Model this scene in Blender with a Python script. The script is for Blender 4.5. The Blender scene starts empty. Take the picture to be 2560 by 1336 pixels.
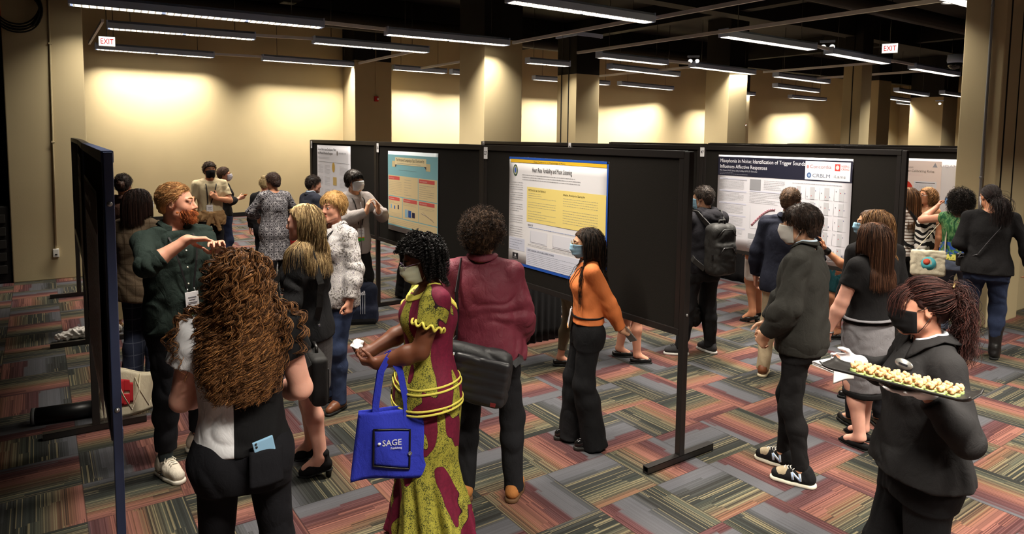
import bpy, bmesh, math, random
import numpy as np
import openvdb as vdb
from mathutils import Vector, Matrix
random.seed(7)
RNG = np.random.default_rng(11)
scene = bpy.context.scene
COL = scene.collection
R_ = math.radians

# ------------------------------------------------------------------ object helpers
def tag(o, label=None, cat=None, group=None, kind=None):
    if label: o['label'] = label
    if cat: o['category'] = cat
    if group: o['group'] = group
    if kind: o['kind'] = kind
    return o

def empty(name, loc=(0, 0, 0), rz=0.0, label=None, cat=None, group=None):
    o = bpy.data.objects.new(name, None)
    COL.objects.link(o)
    o.location = loc
    o.rotation_euler = (0, 0, rz)
    o.empty_display_size = 0.1
    return tag(o, label, cat, group)

def link(name, me, mat=None, parent=None, label=None):
    o = bpy.data.objects.new(name, me)
    COL.objects.link(o)
    if mat is not None:
        for m in (mat if isinstance(mat, (list, tuple)) else [mat]):
            me.materials.append(m)
    if parent is not None: o.parent = parent
    if label: o['label'] = label
    return o

def np_mesh(name, V, F, smooth=True):
    """V (n,3); F list of index arrays shaped (m,3) or (m,4)"""
    me = bpy.data.meshes.new(name)
    F = [np.asarray(f, np.int32) for f in F if len(f)]
    V = np.asarray(V, np.float32)
    me.vertices.add(len(V))
    me.vertices.foreach_set('co', V.ravel())
    nl = sum(f.size for f in F); npoly = sum(len(f) for f in F)
    me.loops.add(nl); me.polygons.add(npoly)
    me.loops.foreach_set('vertex_index', np.concatenate([f.ravel() for f in F]))
    tot = np.concatenate([np.full(len(f), f.shape[1], np.int32) for f in F])
    st = np.concatenate([[0], np.cumsum(tot)[:-1]]).astype(np.int32)
    me.polygons.foreach_set('loop_start', st)
    me.polygons.foreach_set('use_smooth', np.full(npoly, smooth, bool))
    me.update(calc_edges=True)
    me.validate()
    return me

class MB:
    """collects boxes, tubes, lathes, quads into one mesh"""
    def __init__(s): s.v = []; s.f = []; s.m = []; s.sm = []; s.cm = 0
    def add(s, vs, fs, smooth=False):
        b = len(s.v)
        s.v += [tuple(v) for v in vs]
        for f in fs: s.f.append([b + i for i in f]); s.m.append(s.cm); s.sm.append(smooth)
        return s
    def box(s, c, d, rz=0.0, M=None, bev=0.0):
        hx, hy, hz = d[0] / 2, d[1] / 2, d[2] / 2
        T = M if M is not None else Matrix.Rotation(rz, 4, 'Z')
        if bev > 0:
            bm = bmesh.new()
            bmesh.ops.create_cube(bm, size=1, matrix=Matrix.Diagonal((d[0], d[1], d[2], 1)))
            bmesh.ops.bevel(bm, geom=bm.edges[:], offset=min(bev, min(d) * .45), segments=2, affect='EDGES', profile=.6)
            bm.verts.index_update()
            vs = [Vector(c) + T.to_3x3() @ v.co for v in bm.verts]
            s.add(vs, [[v.index for v in f.verts] for f in bm.faces]); bm.free()
            return s
        vs = [Vector(c) + T.to_3x3() @ Vector((x, y, z)) for x in (-hx, hx) for y in (-hy, hy) for z in (-hz, hz)]
        return s.add(vs, [(0, 1, 3, 2), (4, 6, 7, 5), (0, 4, 5, 1), (2, 3, 7, 6), (0, 2, 6, 4), (1, 5, 7, 3)])
    def tube(s, pts, r, n=8, cap=True, smooth=True, flat=None, up=None):
        """tube along pts; r float or list; flat=(w,t): ribbon section"""
        P = [Vector(p) for p in pts]; m = len(P)
        rs = r if isinstance(r, (list, tuple)) else [r] * m
        vs = []; prev = None
        for i in range(m):
            t = (P[min(i + 1, m - 1)] - P[max(i - 1, 0)])
            t = t.normalized() if t.length > 1e-9 else Vector((0, 0, 1))
            if prev is None:
                a = Vector(up) if up is not None else (Vector((0, 0, 1)) if abs(t.z) < .9 else Vector((1, 0, 0)))
            else: a = prev
            u = a - t * a.dot(t)
            if u.length < 1e-6: u = Vector((1, 0, 0)) - t * t.x
            u.normalize(); prev = u; w = t.cross(u)
            for k in range(n):
                an = 2 * math.pi * k / n + (math.pi / n if flat else 0)
                if flat:
                    e = .5; cs, sn = math.cos(an), math.sin(an)
                    q = w * (flat[0] * .5 * math.copysign(abs(cs) ** e, cs)) + u * (flat[1] * .5 * math.copysign(abs(sn) ** e, sn))
                else: q = (u * math.cos(an) + w * math.sin(an)) * rs[i]
                vs.append(P[i] + q)
        fs = [(i * n + k, i * n + (k + 1) % n, (i + 1) * n + (k + 1) % n, (i + 1) * n + k) for i in range(m - 1) for k in range(n)]
        if cap: fs += [tuple(range(n))[::-1], tuple((m - 1) * n + k for k in range(n))]
        return s.add(vs, fs, smooth)
    def lathe(s, prof, c=(0, 0, 0), n=24, M=None, smooth=True):
        vs = []; T = M.to_3x3() if M is not None else Matrix.Identity(3)
        for (r, z) in prof:
            for k in range(n):
                a = 2 * math.pi * k / n
                vs.append(Vector(c) + T @ Vector((r * math.cos(a), r * math.sin(a), z)))
        m = len(prof)
        fs = [(i * n + k, i * n + (k + 1) % n, (i + 1) * n + (k + 1) % n, (i + 1) * n + k) for i in range(m - 1) for k in range(n)]
        fs += [tuple(range(n))[::-1], tuple((m - 1) * n + k for k in range(n))]
        return s.add(vs, fs, smooth)
    def grid(s, fn, nu, nv, thick=0.0, smooth=True):
        """sheet from fn(u,v)->point, u,v in 0..1, thickened along normals"""
        P = [[Vector(fn(i / nu, j / nv)) for j in range(nv + 1)] for i in range(nu + 1)]
        vs = [p for row in P for p in row]; W = nv + 1
        fs = [(i * W + j, (i + 1) * W + j, (i + 1) * W + j + 1, i * W + j + 1) for i in range(nu) for j in range(nv)]
        if thick:
            N = []
            for i in range(nu + 1):
                for j in range(nv + 1):
                    a = P[min(i + 1, nu)][j] - P[max(i - 1, 0)][j]; b = P[i][min(j + 1, nv)] - P[i][max(j - 1, 0)]
                    q = a.cross(b); N.append(q.normalized() if q.length > 1e-12 else Vector((0, 0, 1)))
            o = len(vs)
            vs2 = [vs[k] - N[k] * thick for k in range(o)]
            fs2 = [tuple(o + q for q in f[::-1]) for f in fs]
            rim = [(i, 0) for i in range(nu + 1)] + [(nu, j) for j in range(1, nv + 1)] + [(i, nv) for i in range(nu - 1, -1, -1)] + [(0, j) for j in range(nv - 1, 0, -1)]
            ids = [i * W + j for i, j in rim]
            fs3 = [(ids[(k + 1) % len(ids)], ids[k], o + ids[k], o + ids[(k + 1) % len(ids)]) for k in range(len(ids))]
            vs = vs + vs2; fs = fs + fs2 + fs3
        return s.add(vs, fs, smooth)
    def build(s, name, mat=None, parent=None, label=None):
        me = bpy.data.meshes.new(name)
        me.from_pydata(s.v, [], s.f)
        me.polygons.foreach_set('use_smooth', s.sm)
        me.polygons.foreach_set('material_index', s.m)
        me.update()
        bm = bmesh.new(); bm.from_mesh(me); bmesh.ops.recalc_face_normals(bm, faces=bm.faces[:]); bm.to_mesh(me); bm.free()
        return link(name, me, mat, parent, label)

# ------------------------------------------------------------------ numpy value noise
_T = np.random.default_rng(3).random((64, 64, 64)).astype(np.float32)
def vnoise(P, seed=0):
    P = np.asarray(P, np.float32) + seed * 7.31
    i = np.floor(P).astype(np.int32); f = P - i; f = f * f * (3 - 2 * f)
    i &= 63; j = (i + 1) & 63
    x, y, z = f[:, 0], f[:, 1], f[:, 2]
    def c(a, b, d): return _T[a, b, d]
    c00 = c(i[:, 0], i[:, 1], i[:, 2]) * (1 - x) + c(j[:, 0], i[:, 1], i[:, 2]) * x
    c10 = c(i[:, 0], j[:, 1], i[:, 2]) * (1 - x) + c(j[:, 0], j[:, 1], i[:, 2]) * x
    c01 = c(i[:, 0], i[:, 1], j[:, 2]) * (1 - x) + c(j[:, 0], i[:, 1], j[:, 2]) * x
    c11 = c(i[:, 0], j[:, 1], j[:, 2]) * (1 - x) + c(j[:, 0], j[:, 1], j[:, 2]) * x
    return ((c00 * (1 - y) + c10 * y) * (1 - z) + (c01 * (1 - y) + c11 * y) * z) * 2 - 1

# ------------------------------------------------------------------ signed distance bodies
def V3(p): return np.array(p, np.float32)
class SD:
    """smoothly blended solid, meshed as ONE continuous surface"""
    def __init__(s, vox): s.vox = vox; s.p = []; s.cuts = []
    def _add(s, fn, lo, hi, op, k): s.p.append((fn, np.minimum(lo, hi), np.maximum(lo, hi), op, k)); return s
    def cone(s, a, b, ra, rb, k=.02, op='u', flat=False, sq=None):
        """tapered limb; flat: cut square at b; sq=(dir, factor): squash across dir"""
        a = V3(a); b = V3(b); ab = b - a; L2 = max(float(ab @ ab), 1e-9); L = math.sqrt(L2)
        if sq is not None:
            sd = V3(sq[0]); sd = sd / np.linalg.norm(sd); sf = sq[1]
        def fn(P):
            q = P - a; t = np.clip(q @ ab / L2, 0, 1)
            w = q - t[..., None] * ab
            if sq is not None:
                c = w @ sd; w = w + (c * (1 / sf - 1))[..., None] * sd
            d = np.sqrt((w * w).sum(-1)) - (ra + (rb - ra) * t)
            if sq is not None: d = d * (sf if sf < 1 else 1)
            if flat: d = np.maximum(d, (q @ ab) / L - L)
            return d
        r = max(ra, rb) * (max(1, sq[1]) if sq else 1)
        return s._add(fn, np.minimum(a, b) - r, np.maximum(a, b) + r, op, k)
    def chain(s, pts, rs, k=.02, **kw):
        for i in range(len(pts) - 1): s.cone(pts[i], pts[i + 1], rs[i], rs[i + 1], k, **kw)
        return s
    def ell(s, c, r, k=.02, op='u', M=None):
        c = V3(c); r = V3(r)
        def fn(P):
            q = P - c
            if M is not None: q = q @ M
            q1 = q / r; k0 = np.sqrt((q1 * q1).sum(-1)) + 1e-9
            q2 = q1 / r; k1 = np.sqrt((q2 * q2).sum(-1)) + 1e-9
            return k0 * (k0 - 1) / k1
        R = float(r.max()) if M is not None else r
        return s._add(fn, c - R, c + R, op, k)
    def box(s, c, h, rd=.01, k=.01, op='u', M=None):
        c = V3(c); h = V3(h)
        def fn(P):
            q = P - c
            if M is not None: q = q @ M
            q = np.abs(q) - (h - rd)
            return np.sqrt((np.maximum(q, 0) ** 2).sum(-1)) + np.minimum(q.max(-1), 0) - rd
        R = float(np.linalg.norm(h)) if M is not None else h
        return s._add(fn, c - R, c + R, op, k)
    def loft(s, zs, ax, by, cx=0, cy=0, tw=None, ex=2.3, k=.03, op='u', off=0, rip=None):
        """upright body of elliptical sections: half widths ax, half depths by, centres cx, cy at heights zs.
        tw: twist (radians) per height, rip=(amp per height, count, phase): radial folds"""
        zs = np.asarray(zs, np.float32); o = np.argsort(zs); zs = zs[o]
        full = lambda a: (np.full(len(zs), a, np.float32) if np.isscalar(a) else np.asarray(a, np.float32)[o])
        ax = full(ax) + off; by = full(by) + off; cx = full(cx); cy = full(cy); tw = full(0.0 if tw is None else tw)
        rp = None if rip is None else full(rip[0])
        zf = np.linspace(zs[0], zs[-1], 160)
        def sm(a):
            f = np.interp(zf, zs, a); n = max(3, int(160 * .05 / max(zs[-1] - zs[0], .05)) | 1); n = min(n, 41)
            g = np.pad(f, n // 2, mode='edge'); return np.convolve(g, np.ones(n) / n, 'valid').astype(np.float32)
        A, B, CX, CY, TW = sm(ax), sm(by), sm(cx), sm(cy), sm(tw)
        RP = None if rp is None else sm(rp)
        def fn(P):
            z = P[..., 2]; ii = np.clip((z - zs[0]) / (zs[-1] - zs[0]) * 159, 0, 158.999); i0 = ii.astype(np.int32); f = ii - i0
            g = lambda T: T[i0] * (1 - f) + T[i0 + 1] * f
            x = P[..., 0] - g(CX); y = P[..., 1] - g(CY)
            if np.abs(TW).max() > 1e-4:
                t = g(TW); c, sn = np.cos(t), np.sin(t); x, y = x * c + y * sn, -x * sn + y * c
            a, b = g(A), g(B)
            if RP is not None:
                th = np.arctan2(y / b, x / a)
                q = 1 + g(RP) * (np.sin(th * rip[1] + rip[2] + 1.3 * np.sin(2 * th + z * 3)) + .5 * np.sin(th * (rip[1] * 2 + 1) + z * 4))
                a = a * q; b = b * q
            r = (np.abs(x / a) ** ex + np.abs(y / b) ** ex) ** (1 / ex)
            d = (r - 1) * np.minimum(a, b)
            return np.maximum(d, np.maximum(zs[0] - z, z - zs[-1]))
        mx = float(np.hypot(ax.max(), by.max())) * 1.12
        lo = V3((cx.min() - mx, cy.min() - mx, zs[0])); hi = V3((cx.max() + mx, cy.max() + mx, zs[-1]))
        return s._add(fn, lo, hi, op, k)
    def cut(s, fn): s.cuts.append(fn); return s          # keep where fn(P) < 0
    def mesh(s, name, disp=None, smooth_it=1, adapt=0.0):
        v = s.vox; pad = 4 * v
        U = [q for q in s.p if q[3] == 'u']
        lo = np.min([q[1] for q in U], 0) - pad; hi = np.max([q[2] for q in U], 0) + pad
        n = np.ceil((hi - lo) / v).astype(int) + 1
        BIG = .08
        F = np.full(n, BIG, np.float32)
        ax = [lo[i] + np.arange(n[i], dtype=np.float32) * v for i in range(3)]
        for fn, a, b, op, k in s.p:
            m = max(k, 2 * v) + 2 * v
            i0 = np.maximum(np.floor((a - m - lo) / v).astype(int), 0); i1 = np.minimum(np.ceil((b + m - lo) / v).astype(int) + 1, n)
            if (i1 <= i0).any(): continue
            sl = tuple(slice(i0[i], i1[i]) for i in range(3))
            P = np.stack(np.meshgrid(*[ax[i][sl[i]] for i in range(3)], indexing='ij'), -1)
            d = fn(P).astype(np.float32); f = F[sl]
            if op == 'u':
                h = np.maximum(k - np.abs(f - d), 0) / k if k > 0 else 0
                F[sl] = np.minimum(f, d) - h * h * k * .25
            else:
                d = -d; h = np.maximum(k - np.abs(f - d), 0) / k if k > 0 else 0
                F[sl] = np.maximum(f, d) + h * h * k * .25
        if s.cuts:
            P = np.stack(np.meshgrid(*ax, indexing='ij'), -1)
            for c in s.cuts: F = np.maximum(F, c(P).astype(np.float32))
        F = np.clip(F, -BIG, BIG)
        F[0] = F[-1] = BIG; F[:, 0] = F[:, -1] = BIG; F[:, :, 0] = F[:, :, -1] = BIG
        g = vdb.FloatGrid(BIG); g.copyFromArray(F)
        if adapt > 0: pts, tri, quad = g.convertToPolygons(0.0, adapt)
        else:
            pts, quad = g.convertToQuads(0.0); tri = np.zeros((0, 3), np.int32)
        W = pts.astype(np.float32) * v + lo.astype(np.float32)
        tri = tri.astype(np.int64)[:, ::-1]; quad = quad.astype(np.int64)[:, ::-1]
        if smooth_it and len(quad):
            for _ in range(smooth_it):
                acc = np.zeros_like(W); cnt = np.zeros(len(W), np.float32)
                for f in (quad, tri):
                    for e in range(f.shape[1] if len(f) else 0):
                        a_, b_ = f[:, e], f[:, (e + 1) % f.shape[1]]
                        np.add.at(acc, a_, W[b_]); np.add.at(cnt, a_, 1); np.add.at(acc, b_, W[a_]); np.add.at(cnt, b_, 1)
                W = W * .5 + acc / np.maximum(cnt, 1)[:, None] * .5
        if disp is not None:
            fn_ = np.zeros_like(W)
            for f in (quad, tri):
                if not len(f): continue
                a_ = W[f[:, 2]] - W[f[:, 0]]; b_ = W[f[:, -1]] - W[f[:, 1]]
                nn = np.cross(a_, b_)
                for e in range(f.shape[1]): np.add.at(fn_, f[:, e], nn)
            fn_ /= (np.linalg.norm(fn_, axis=1, keepdims=True) + 1e-12)
            W = W + fn_ * disp(W).astype(np.float32)[:, None]
        return np_mesh(name, W, [quad, tri])
    def build(s, name, mat, parent=None, label=None, **kw): return link(name, s.mesh(name, **kw), mat, parent, label)

def folds(amp, fxy=14, fz=9, seed=0, fine=.25):
    """cloth folds as a displacement"""
    def d(W):
        q = W * V3((fxy, fxy, fz)); w = vnoise(W * 5, seed + 3)
        q = q + w[:, None] * 1.5
        a = 1 - np.abs(vnoise(q, seed)) * 2
        b = vnoise(W * V3((fxy * 2.7, fxy * 2.7, fz * 2.2)), seed + 5)
        return amp * (a * .8 + fine * b) - amp * .2
    return d

# ------------------------------------------------------------------ materials
_M = {}
def s2l(c):
    f = lambda u: u / 12.92 if u <= .04045 else ((u + .055) / 1.055) ** 2.4
    return tuple(f(x / 255.) for x in c[:3]) + (1,)
class NT:
    def __init__(s, name):
        s.mat = bpy.data.materials.new(name); s.mat.use_nodes = True
        s.t = s.mat.node_tree; s.b = s.t.nodes['Principled BSDF']; s.out = s.t.nodes['Material Output']
    def n(s, typ, ins=None, **at):
        q = s.t.nodes.new(typ)
        for a, v in at.items(): setattr(q, a, v)
        for k, v in (ins or {}).items(): s.set(q.inputs[k], v)
        return q
    def set(s, sock, v):
        if isinstance(v, bpy.types.NodeSocket): s.t.links.new(v, sock)
        elif isinstance(v, bpy.types.Node): s.t.links.new(v.outputs[0], sock)
        else: sock.default_value = v
    def m(s, op, a, b=None, c=None):
        q = s.t.nodes.new('ShaderNodeMath'); q.operation = op
        s.set(q.inputs[0], a)
        if b is not None: s.set(q.inputs[1], b)
        if c is not None: s.set(q.inputs[2], c)
        return q.outputs[0]
    def mix(s, f, a, b):
        q = s.t.nodes.new('ShaderNodeMix'); q.data_type = 'RGBA'
        s.set(q.inputs[0], f); s.set(q.inputs[6], a); s.set(q.inputs[7], b); return q.outputs[2]
    def ramp(s, f, stops, interp='LINEAR'):
        q = s.t.nodes.new('ShaderNodeValToRGB'); q.color_ramp.interpolation = interp; s.set(q.inputs[0], f)
        e = q.color_ramp.elements
        while len(e) < len(stops): e.new(.5)
        for i, (p, c) in enumerate(stops): e[i].position = p; e[i].color = c
        return q.outputs[0]
    def co(s, kind='Object'): return s.n('ShaderNodeTexCoord').outputs[kind]
    def xyz(s, v): q = s.n('ShaderNodeSeparateXYZ', {0: v}); return q.outputs[0], q.outputs[1], q.outputs[2]
    def comb(s, x, y, z): return s.n('ShaderNodeCombineXYZ', {0: x, 1: y, 2: z}).outputs[0]
    def mapv(s, v, sc=(1, 1, 1), lo=(0, 0, 0), ro=(0, 0, 0)): return s.n('ShaderNodeMapping', {0: v, 1: lo, 2: ro, 3: sc}).outputs[0]
    def noise(s, v, sc, det=2, rough=.5, dist=0): return s.n('ShaderNodeTexNoise', {'Vector': v, 'Scale': sc, 'Detail': det, 'Roughness': rough, 'Distortion': dist}).outputs[0]
    def bump(s, h, st=.2, dist=.01): s.set(s.b.inputs['Normal'], s.n('ShaderNodeBump', {'Height': h, 'Strength': st, 'Distance': dist}).outputs[0])
    def fin(s, col=None, rough=.8, spec=.3, **kw):
        if col is not None: s.set(s.b.inputs['Base Color'], col)
        s.set(s.b.inputs['Roughness'], rough); s.set(s.b.inputs['Specular IOR Level'], spec)
        for k, v in kw.items(): s.set(s.b.inputs[k.replace('_', ' ')], v)
        return s.mat

def plain(name, rgb, rough=.6, spec=.3, metal=0., **kw):
    key = (name, rgb, rough, metal)
    if key not in _M:
        t = NT(name); _M[key] = t.fin(s2l(rgb), rough, spec, Metallic=metal, **kw)
    return _M[key]

def fabric(name, rgb, rough=.9, weave=500, var=.12, wr=.25, spec=.15, sheen=.0):
    """woven cloth with slight colour variation and fine wrinkles"""
    key = ('fab', name, rgb)
    if key in _M: return _M[key]
    t = NT(name); c = t.co(); n1 = t.noise(c, 9, 4, .6); n2 = t.noise(t.mapv(c, (1, 1, .8)), weave, 1)
    a = s2l(tuple(x * (1 - var) for x in rgb)); b = s2l(tuple(min(255, x * (1 + var)) for x in rgb))
    col = t.mix(t.m('MULTIPLY_ADD', n2, .4, t.m('MULTIPLY', n1, .6)), a, b)
    h = t.m('MULTIPLY_ADD', n2, .15, t.noise(t.mapv(c, (1, 1, .6)), 22, 3, .55, 1.2))
    t.bump(h, wr, .02)
    _M[key] = t.fin(col, rough, spec, Sheen_Weight=sheen); return _M[key]

def skinmat(name, rgb, rough=.5):
    key = ('skin', name)
    if key in _M: return _M[key]
    t = NT(name); c = t.co(); n1 = t.noise(c, 14, 3, .6); n2 = t.noise(c, 260, 2)
    r, g, b = rgb
    col = t.mix(n1, s2l((r * .93, g * .88, b * .86)), s2l((min(255, r * 1.05), min(255, g * 1.04), min(255, b * 1.03))))
    t.bump(n2, .08, .004)
    _M[key] = t.fin(col, rough, .35, Subsurface_Weight=.08, Subsurface_Scale=.02); return _M[key]

def hairmat(name, rgb, rgb2=None, rough=.45, streak=0., sc=60):
    key = ('hair', name)
    if key in _M: return _M[key]
    t = NT(name); c = t.co(); g = t.n('ShaderNodeNewGeometry').outputs['Random Per Island']
    n1 = t.noise(t.mapv(c, (1, 1, .12)), sc, 3, .7)
    f = t.m('ADD', t.m('MULTIPLY', g, .6), t.m('MULTIPLY', n1, .4))
    rgb2 = rgb2 or tuple(min(255, x * 1.35) for x in rgb)
    col = t.ramp(f, [(.25, s2l(tuple(x * .7 for x in rgb))), (.5, s2l(rgb)), (.75, s2l(rgb2))])
    t.bump(n1, .3, .003)
    _M[key] = t.fin(col, rough + .1, .22); return _M[key]

def emit(name, rgb, st):
    t = NT(name); return t.fin((0, 0, 0, 1), .5, .1, Emission_Color=s2l(rgb), Emission_Strength=st)

_font = None
def text_mesh(txt, size, align='LEFT', ext=0.0002, bold=0.0):
    cu = bpy.data.curves.new('lettering', 'FONT'); cu.body = txt; cu.size = size; cu.align_x = align; cu.extrude = ext; cu.offset = bold; cu.resolution_u = 2
    ob = bpy.data.objects.new('lettering', cu); COL.objects.link(ob)
    dg = bpy.context.evaluated_depsgraph_get()
    me = bpy.data.meshes.new_from_object(ob.evaluated_get(dg))
    bpy.data.objects.remove(ob); bpy.data.curves.remove(cu)
    me.materials.clear()
    return me
def text(name, txt, size, mat, parent, M, align='LEFT', bold=0.0, width=None):
    """lettering as a thin raised part; M places its local xy plane"""
    me = text_mesh(txt, size, align, bold=bold)
    if width:
        xs = [v.co.x for v in me.vertices]; w = max(xs) - min(xs)
        if w > 0: M = M @ Matrix.Diagonal((width / w, 1, 1, 1))
    me.transform(M)
    return link(name, me, mat, parent)
# ------------------------------------------------------------------ camera
cam_d = bpy.data.cameras.new('camera'); cam = bpy.data.objects.new('camera', cam_d); COL.objects.link(cam)
F_, W_, H_ = 1700.0, 2560, 1336
YAW, PITCH, ROLL = R_(34.9), math.atan(139.5 / F_), 0.012
f0 = Vector((math.sin(YAW), math.cos(YAW), 0)); r0 = Vector((math.cos(YAW), -math.sin(YAW), 0)); u0 = Vector((0, 0, 1))
fw = f0 * math.cos(PITCH) - u0 * math.sin(PITCH); up = u0 * math.cos(PITCH) + f0 * math.sin(PITCH)
rt = r0 * math.cos(ROLL) + up * math.sin(ROLL); up = up * math.cos(ROLL) - r0 * math.sin(ROLL)
m3 = Matrix((rt, up, -fw)).transposed()
cam.matrix_world = Matrix.Translation((0, 0, 2.15)) @ m3.to_4x4()
cam_d.sensor_width = 36; cam_d.lens = 36 * F_ / W_
cam_d.shift_y = -(668 - 482.5) / W_
cam_d.clip_end = 200
scene.camera = cam

# ------------------------------------------------------------------ carpet
def carpet():
    t = NT('carpet_tiles'); x, y, _ = t.xyz(t.co('Object')); T = .49
    X = t.m('DIVIDE', t.m('SUBTRACT', x, .15), T); Y = t.m('DIVIDE', t.m('SUBTRACT', y, 2.81), T)
    ix = t.m('FLOOR', X); iy = t.m('FLOOR', Y); fx = t.m('SUBTRACT', X, ix); fy = t.m('SUBTRACT', Y, iy)
    par = t.m('FLOORED_MODULO', t.m('ADD', ix, iy), 2.0)
    ac = t.m('ADD', t.m('MULTIPLY', fy, par), t.m('MULTIPLY', fx, t.m('SUBTRACT', 1.0, par)))
    al = t.m('ADD', t.m('MULTIPLY', fx, par), t.m('MULTIPLY', fy, t.m('SUBTRACT', 1.0, par)))
    wn = lambda a, b, c, o=0: t.n('ShaderNodeTexWhiteNoise', {'Vector': t.comb(a, b, c)}, noise_dimensions='3D').outputs[o]
    r1 = wn(ix, iy, 3.3); r2 = wn(ix, iy, 9.1)
    flip = t.m('GREATER_THAN', r2, .5)
    ac2 = t.m('ABSOLUTE', t.m('SUBTRACT', ac, flip))
    grp = t.m('FLOOR', t.m('MULTIPLY', ac2, 9))
    brk = t.m('FLOOR', t.m('ADD', al, t.m('MULTIPLY', wn(grp, t.m('ADD', ix, t.m('MULTIPLY', iy, 17)), 1.0), 1.0)))
    s0 = t.m('ADD', t.m('MULTIPLY', ac2, .66), t.m('ADD', r1, t.m('MULTIPLY', brk, .035)))
    s = t.m('FRACT', s0)
    base = t.ramp(s, [(0, s2l((100, 101, 108))), (.17, s2l((104, 104, 110))), (.2, s2l((100, 62, 66))), (.30, s2l((106, 66, 66))), (.33, s2l((146, 90, 78))),
                      (.44, s2l((150, 96, 82))), (.50, s2l((136, 92, 66))), (.60, s2l((104, 94, 74))), (.67, s2l((86, 88, 74))), (.73, s2l((52, 58, 54))),
                      (.90, s2l((64, 66, 64))), (.97, s2l((84, 86, 90)))])
    # fine yarn stripes running along each tile
    idn = t.m('FLOOR', t.m('MULTIPLY', ac2, 96)); key = t.m('ADD', t.m('MULTIPLY', ix, 13.7), t.m('MULTIPLY', iy, 5.3))
    w1 = wn(idn, key, brk); w2 = wn(idn, key, t.m('ADD', brk, 7.0))
    zone_y = t.ramp(s, [(.0, (0, 0, 0, 1)), (.46, (0, 0, 0, 1)), (.52, (1, 1, 1, 1)), (.93, (1, 1, 1, 1)), (.97, (0, 0, 0, 1))])
    zone_r = t.ramp(s, [(.17, (0, 0, 0, 1)), (.2, (1, 1, 1, 1)), (.36, (1, 1, 1, 1)), (.42, (0, 0, 0, 1))])
    grey = t.ramp(s, [(.0, (.25,) * 3 + (1,)), (.17, (.25,) * 3 + (1,)), (.2, (1, 1, 1, 1)), (.95, (1, 1, 1, 1)), (1., (.25,) * 3 + (1,))])
    k = t.m('MULTIPLY_ADD', t.m('SUBTRACT', w1, .5), t.m('MULTIPLY', grey, .75), 1.0)
    col = t.n('ShaderNodeVectorMath', {0: base, 1: t.comb(k, k, k)}, operation='MULTIPLY').outputs[0]
    ylw = t.m('MULTIPLY', t.m('GREATER_THAN', w2, .84), zone_y)
    col = t.mix(t.m('MULTIPLY', ylw, .85), col, s2l((150, 138, 104)))
    drk = t.m('MULTIPLY', t.m('GREATER_THAN', w2, .7), zone_r)
    col = t.mix(t.m('MULTIPLY', drk, .8), col, s2l((78, 38, 40)))
    dk2 = t.m('MULTIPLY', t.m('LESS_THAN', w2, .2), zone_y)
    col = t.mix(t.m('MULTIPLY', dk2, .7), col, s2l((38, 38, 36)))
    g = t.noise(t.co('Object'), 260, 2); col = t.mix(t.m('MULTIPLY', g, .35), col, s2l((60, 52, 48)))
    e = t.m('MINIMUM', t.m('MINIMUM', fx, t.m('SUBTRACT', 1.0, fx)), t.m('MINIMUM', fy, t.m('SUBTRACT', 1.0, fy)))
    col = t.mix(t.m('MULTIPLY', t.m('LESS_THAN', e, .006), .5), col, s2l((40, 34, 32)))
    t.bump(t.m('ADD', g, t.m('MULTIPLY', w1, .6)), .35, .006)
    col = t.n('ShaderNodeHueSaturation', {'Saturation': .92, 'Value': .64, 'Color': col}).outputs[0]
    return t.fin(col, .95, .12)

def wallmat(name, rgb, v=.04):
    t = NT(name); c = t.co(); n = t.noise(c, 1.3, 3, .5); n2 = t.noise(c, 90, 2)
    a = tuple(x * (1 - v) for x in rgb); b = tuple(min(255, x * (1 + v)) for x in rgb)
    t.bump(n2, .12, .004)
    return t.fin(t.mix(n, s2l(a), s2l(b)), .75, .25)

M_wall = wallmat('cream_painted_wall', (206, 188, 148))
M_colm = wallmat('beige_painted_column', (186, 170, 134))
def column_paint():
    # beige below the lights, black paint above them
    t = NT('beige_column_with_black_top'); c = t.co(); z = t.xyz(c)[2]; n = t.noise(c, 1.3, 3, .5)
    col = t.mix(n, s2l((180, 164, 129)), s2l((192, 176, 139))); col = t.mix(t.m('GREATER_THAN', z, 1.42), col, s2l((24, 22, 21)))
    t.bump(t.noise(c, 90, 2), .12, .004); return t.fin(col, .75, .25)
M_black = wallmat('black_ceiling_paint', (20, 19, 18), .2)
M_dark = plain('dark_partition', (22, 20, 19), .8)
M_base = plain('black_rubber_base', (18, 17, 17), .5)
M_metal = plain('black_powder_coated_steel', (32, 29, 28), .38, .4)
M_metalblue = plain('blue_black_powder_coated_steel', (62, 74, 108), .4, .4)
M_hous = plain('blue_grey_fixture_steel', (196, 216, 255), .5, .4)
M_cond = plain('painted_conduit', (232, 232, 238), .5, .4)
M_white = plain('white_plastic', (225, 222, 215), .5)
M_galv = plain('galvanised_pipe', (150, 150, 152), .35, .5, .6)
M_bolt = plain('steel_bolt', (190, 190, 192), .3, .5, .8)

def struct(name, c, d, mat, bev=0):
    b = MB(); b.box((0, 0, 0), d, bev=bev); o = b.build(name, mat); o.location = c; o['kind'] = 'structure'; return o
fl = struct('floor', (17, 5, -.05), (46, 29, .1), carpet())
for v in fl.data.vertices: v.co.z -= 0
fl.data.transform(Matrix.Translation((17, 5, -.05))); fl.location = (0, 0, 0)
struct('ceiling', (17, 5, 5.55), (46, 29, .1), M_black)
struct('wall_back', (17, 18.6, 2.75), (46, .2, 5.5), M_wall)
struct('wall_right', (38.6, 5, 2.75), (.2, 27.2, 5.5), M_wall)
struct('wall_left', (-5.9, 4.9, 2.75), (.2, 27.2, 5.5), M_dark)
struct('wall_front', (17, -9.4, 2.75), (46, .2, 5.5), M_dark)
struct('baseboard_back', (7.4, 18.485, .055), (22.0, .03, .11), M_base)
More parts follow.
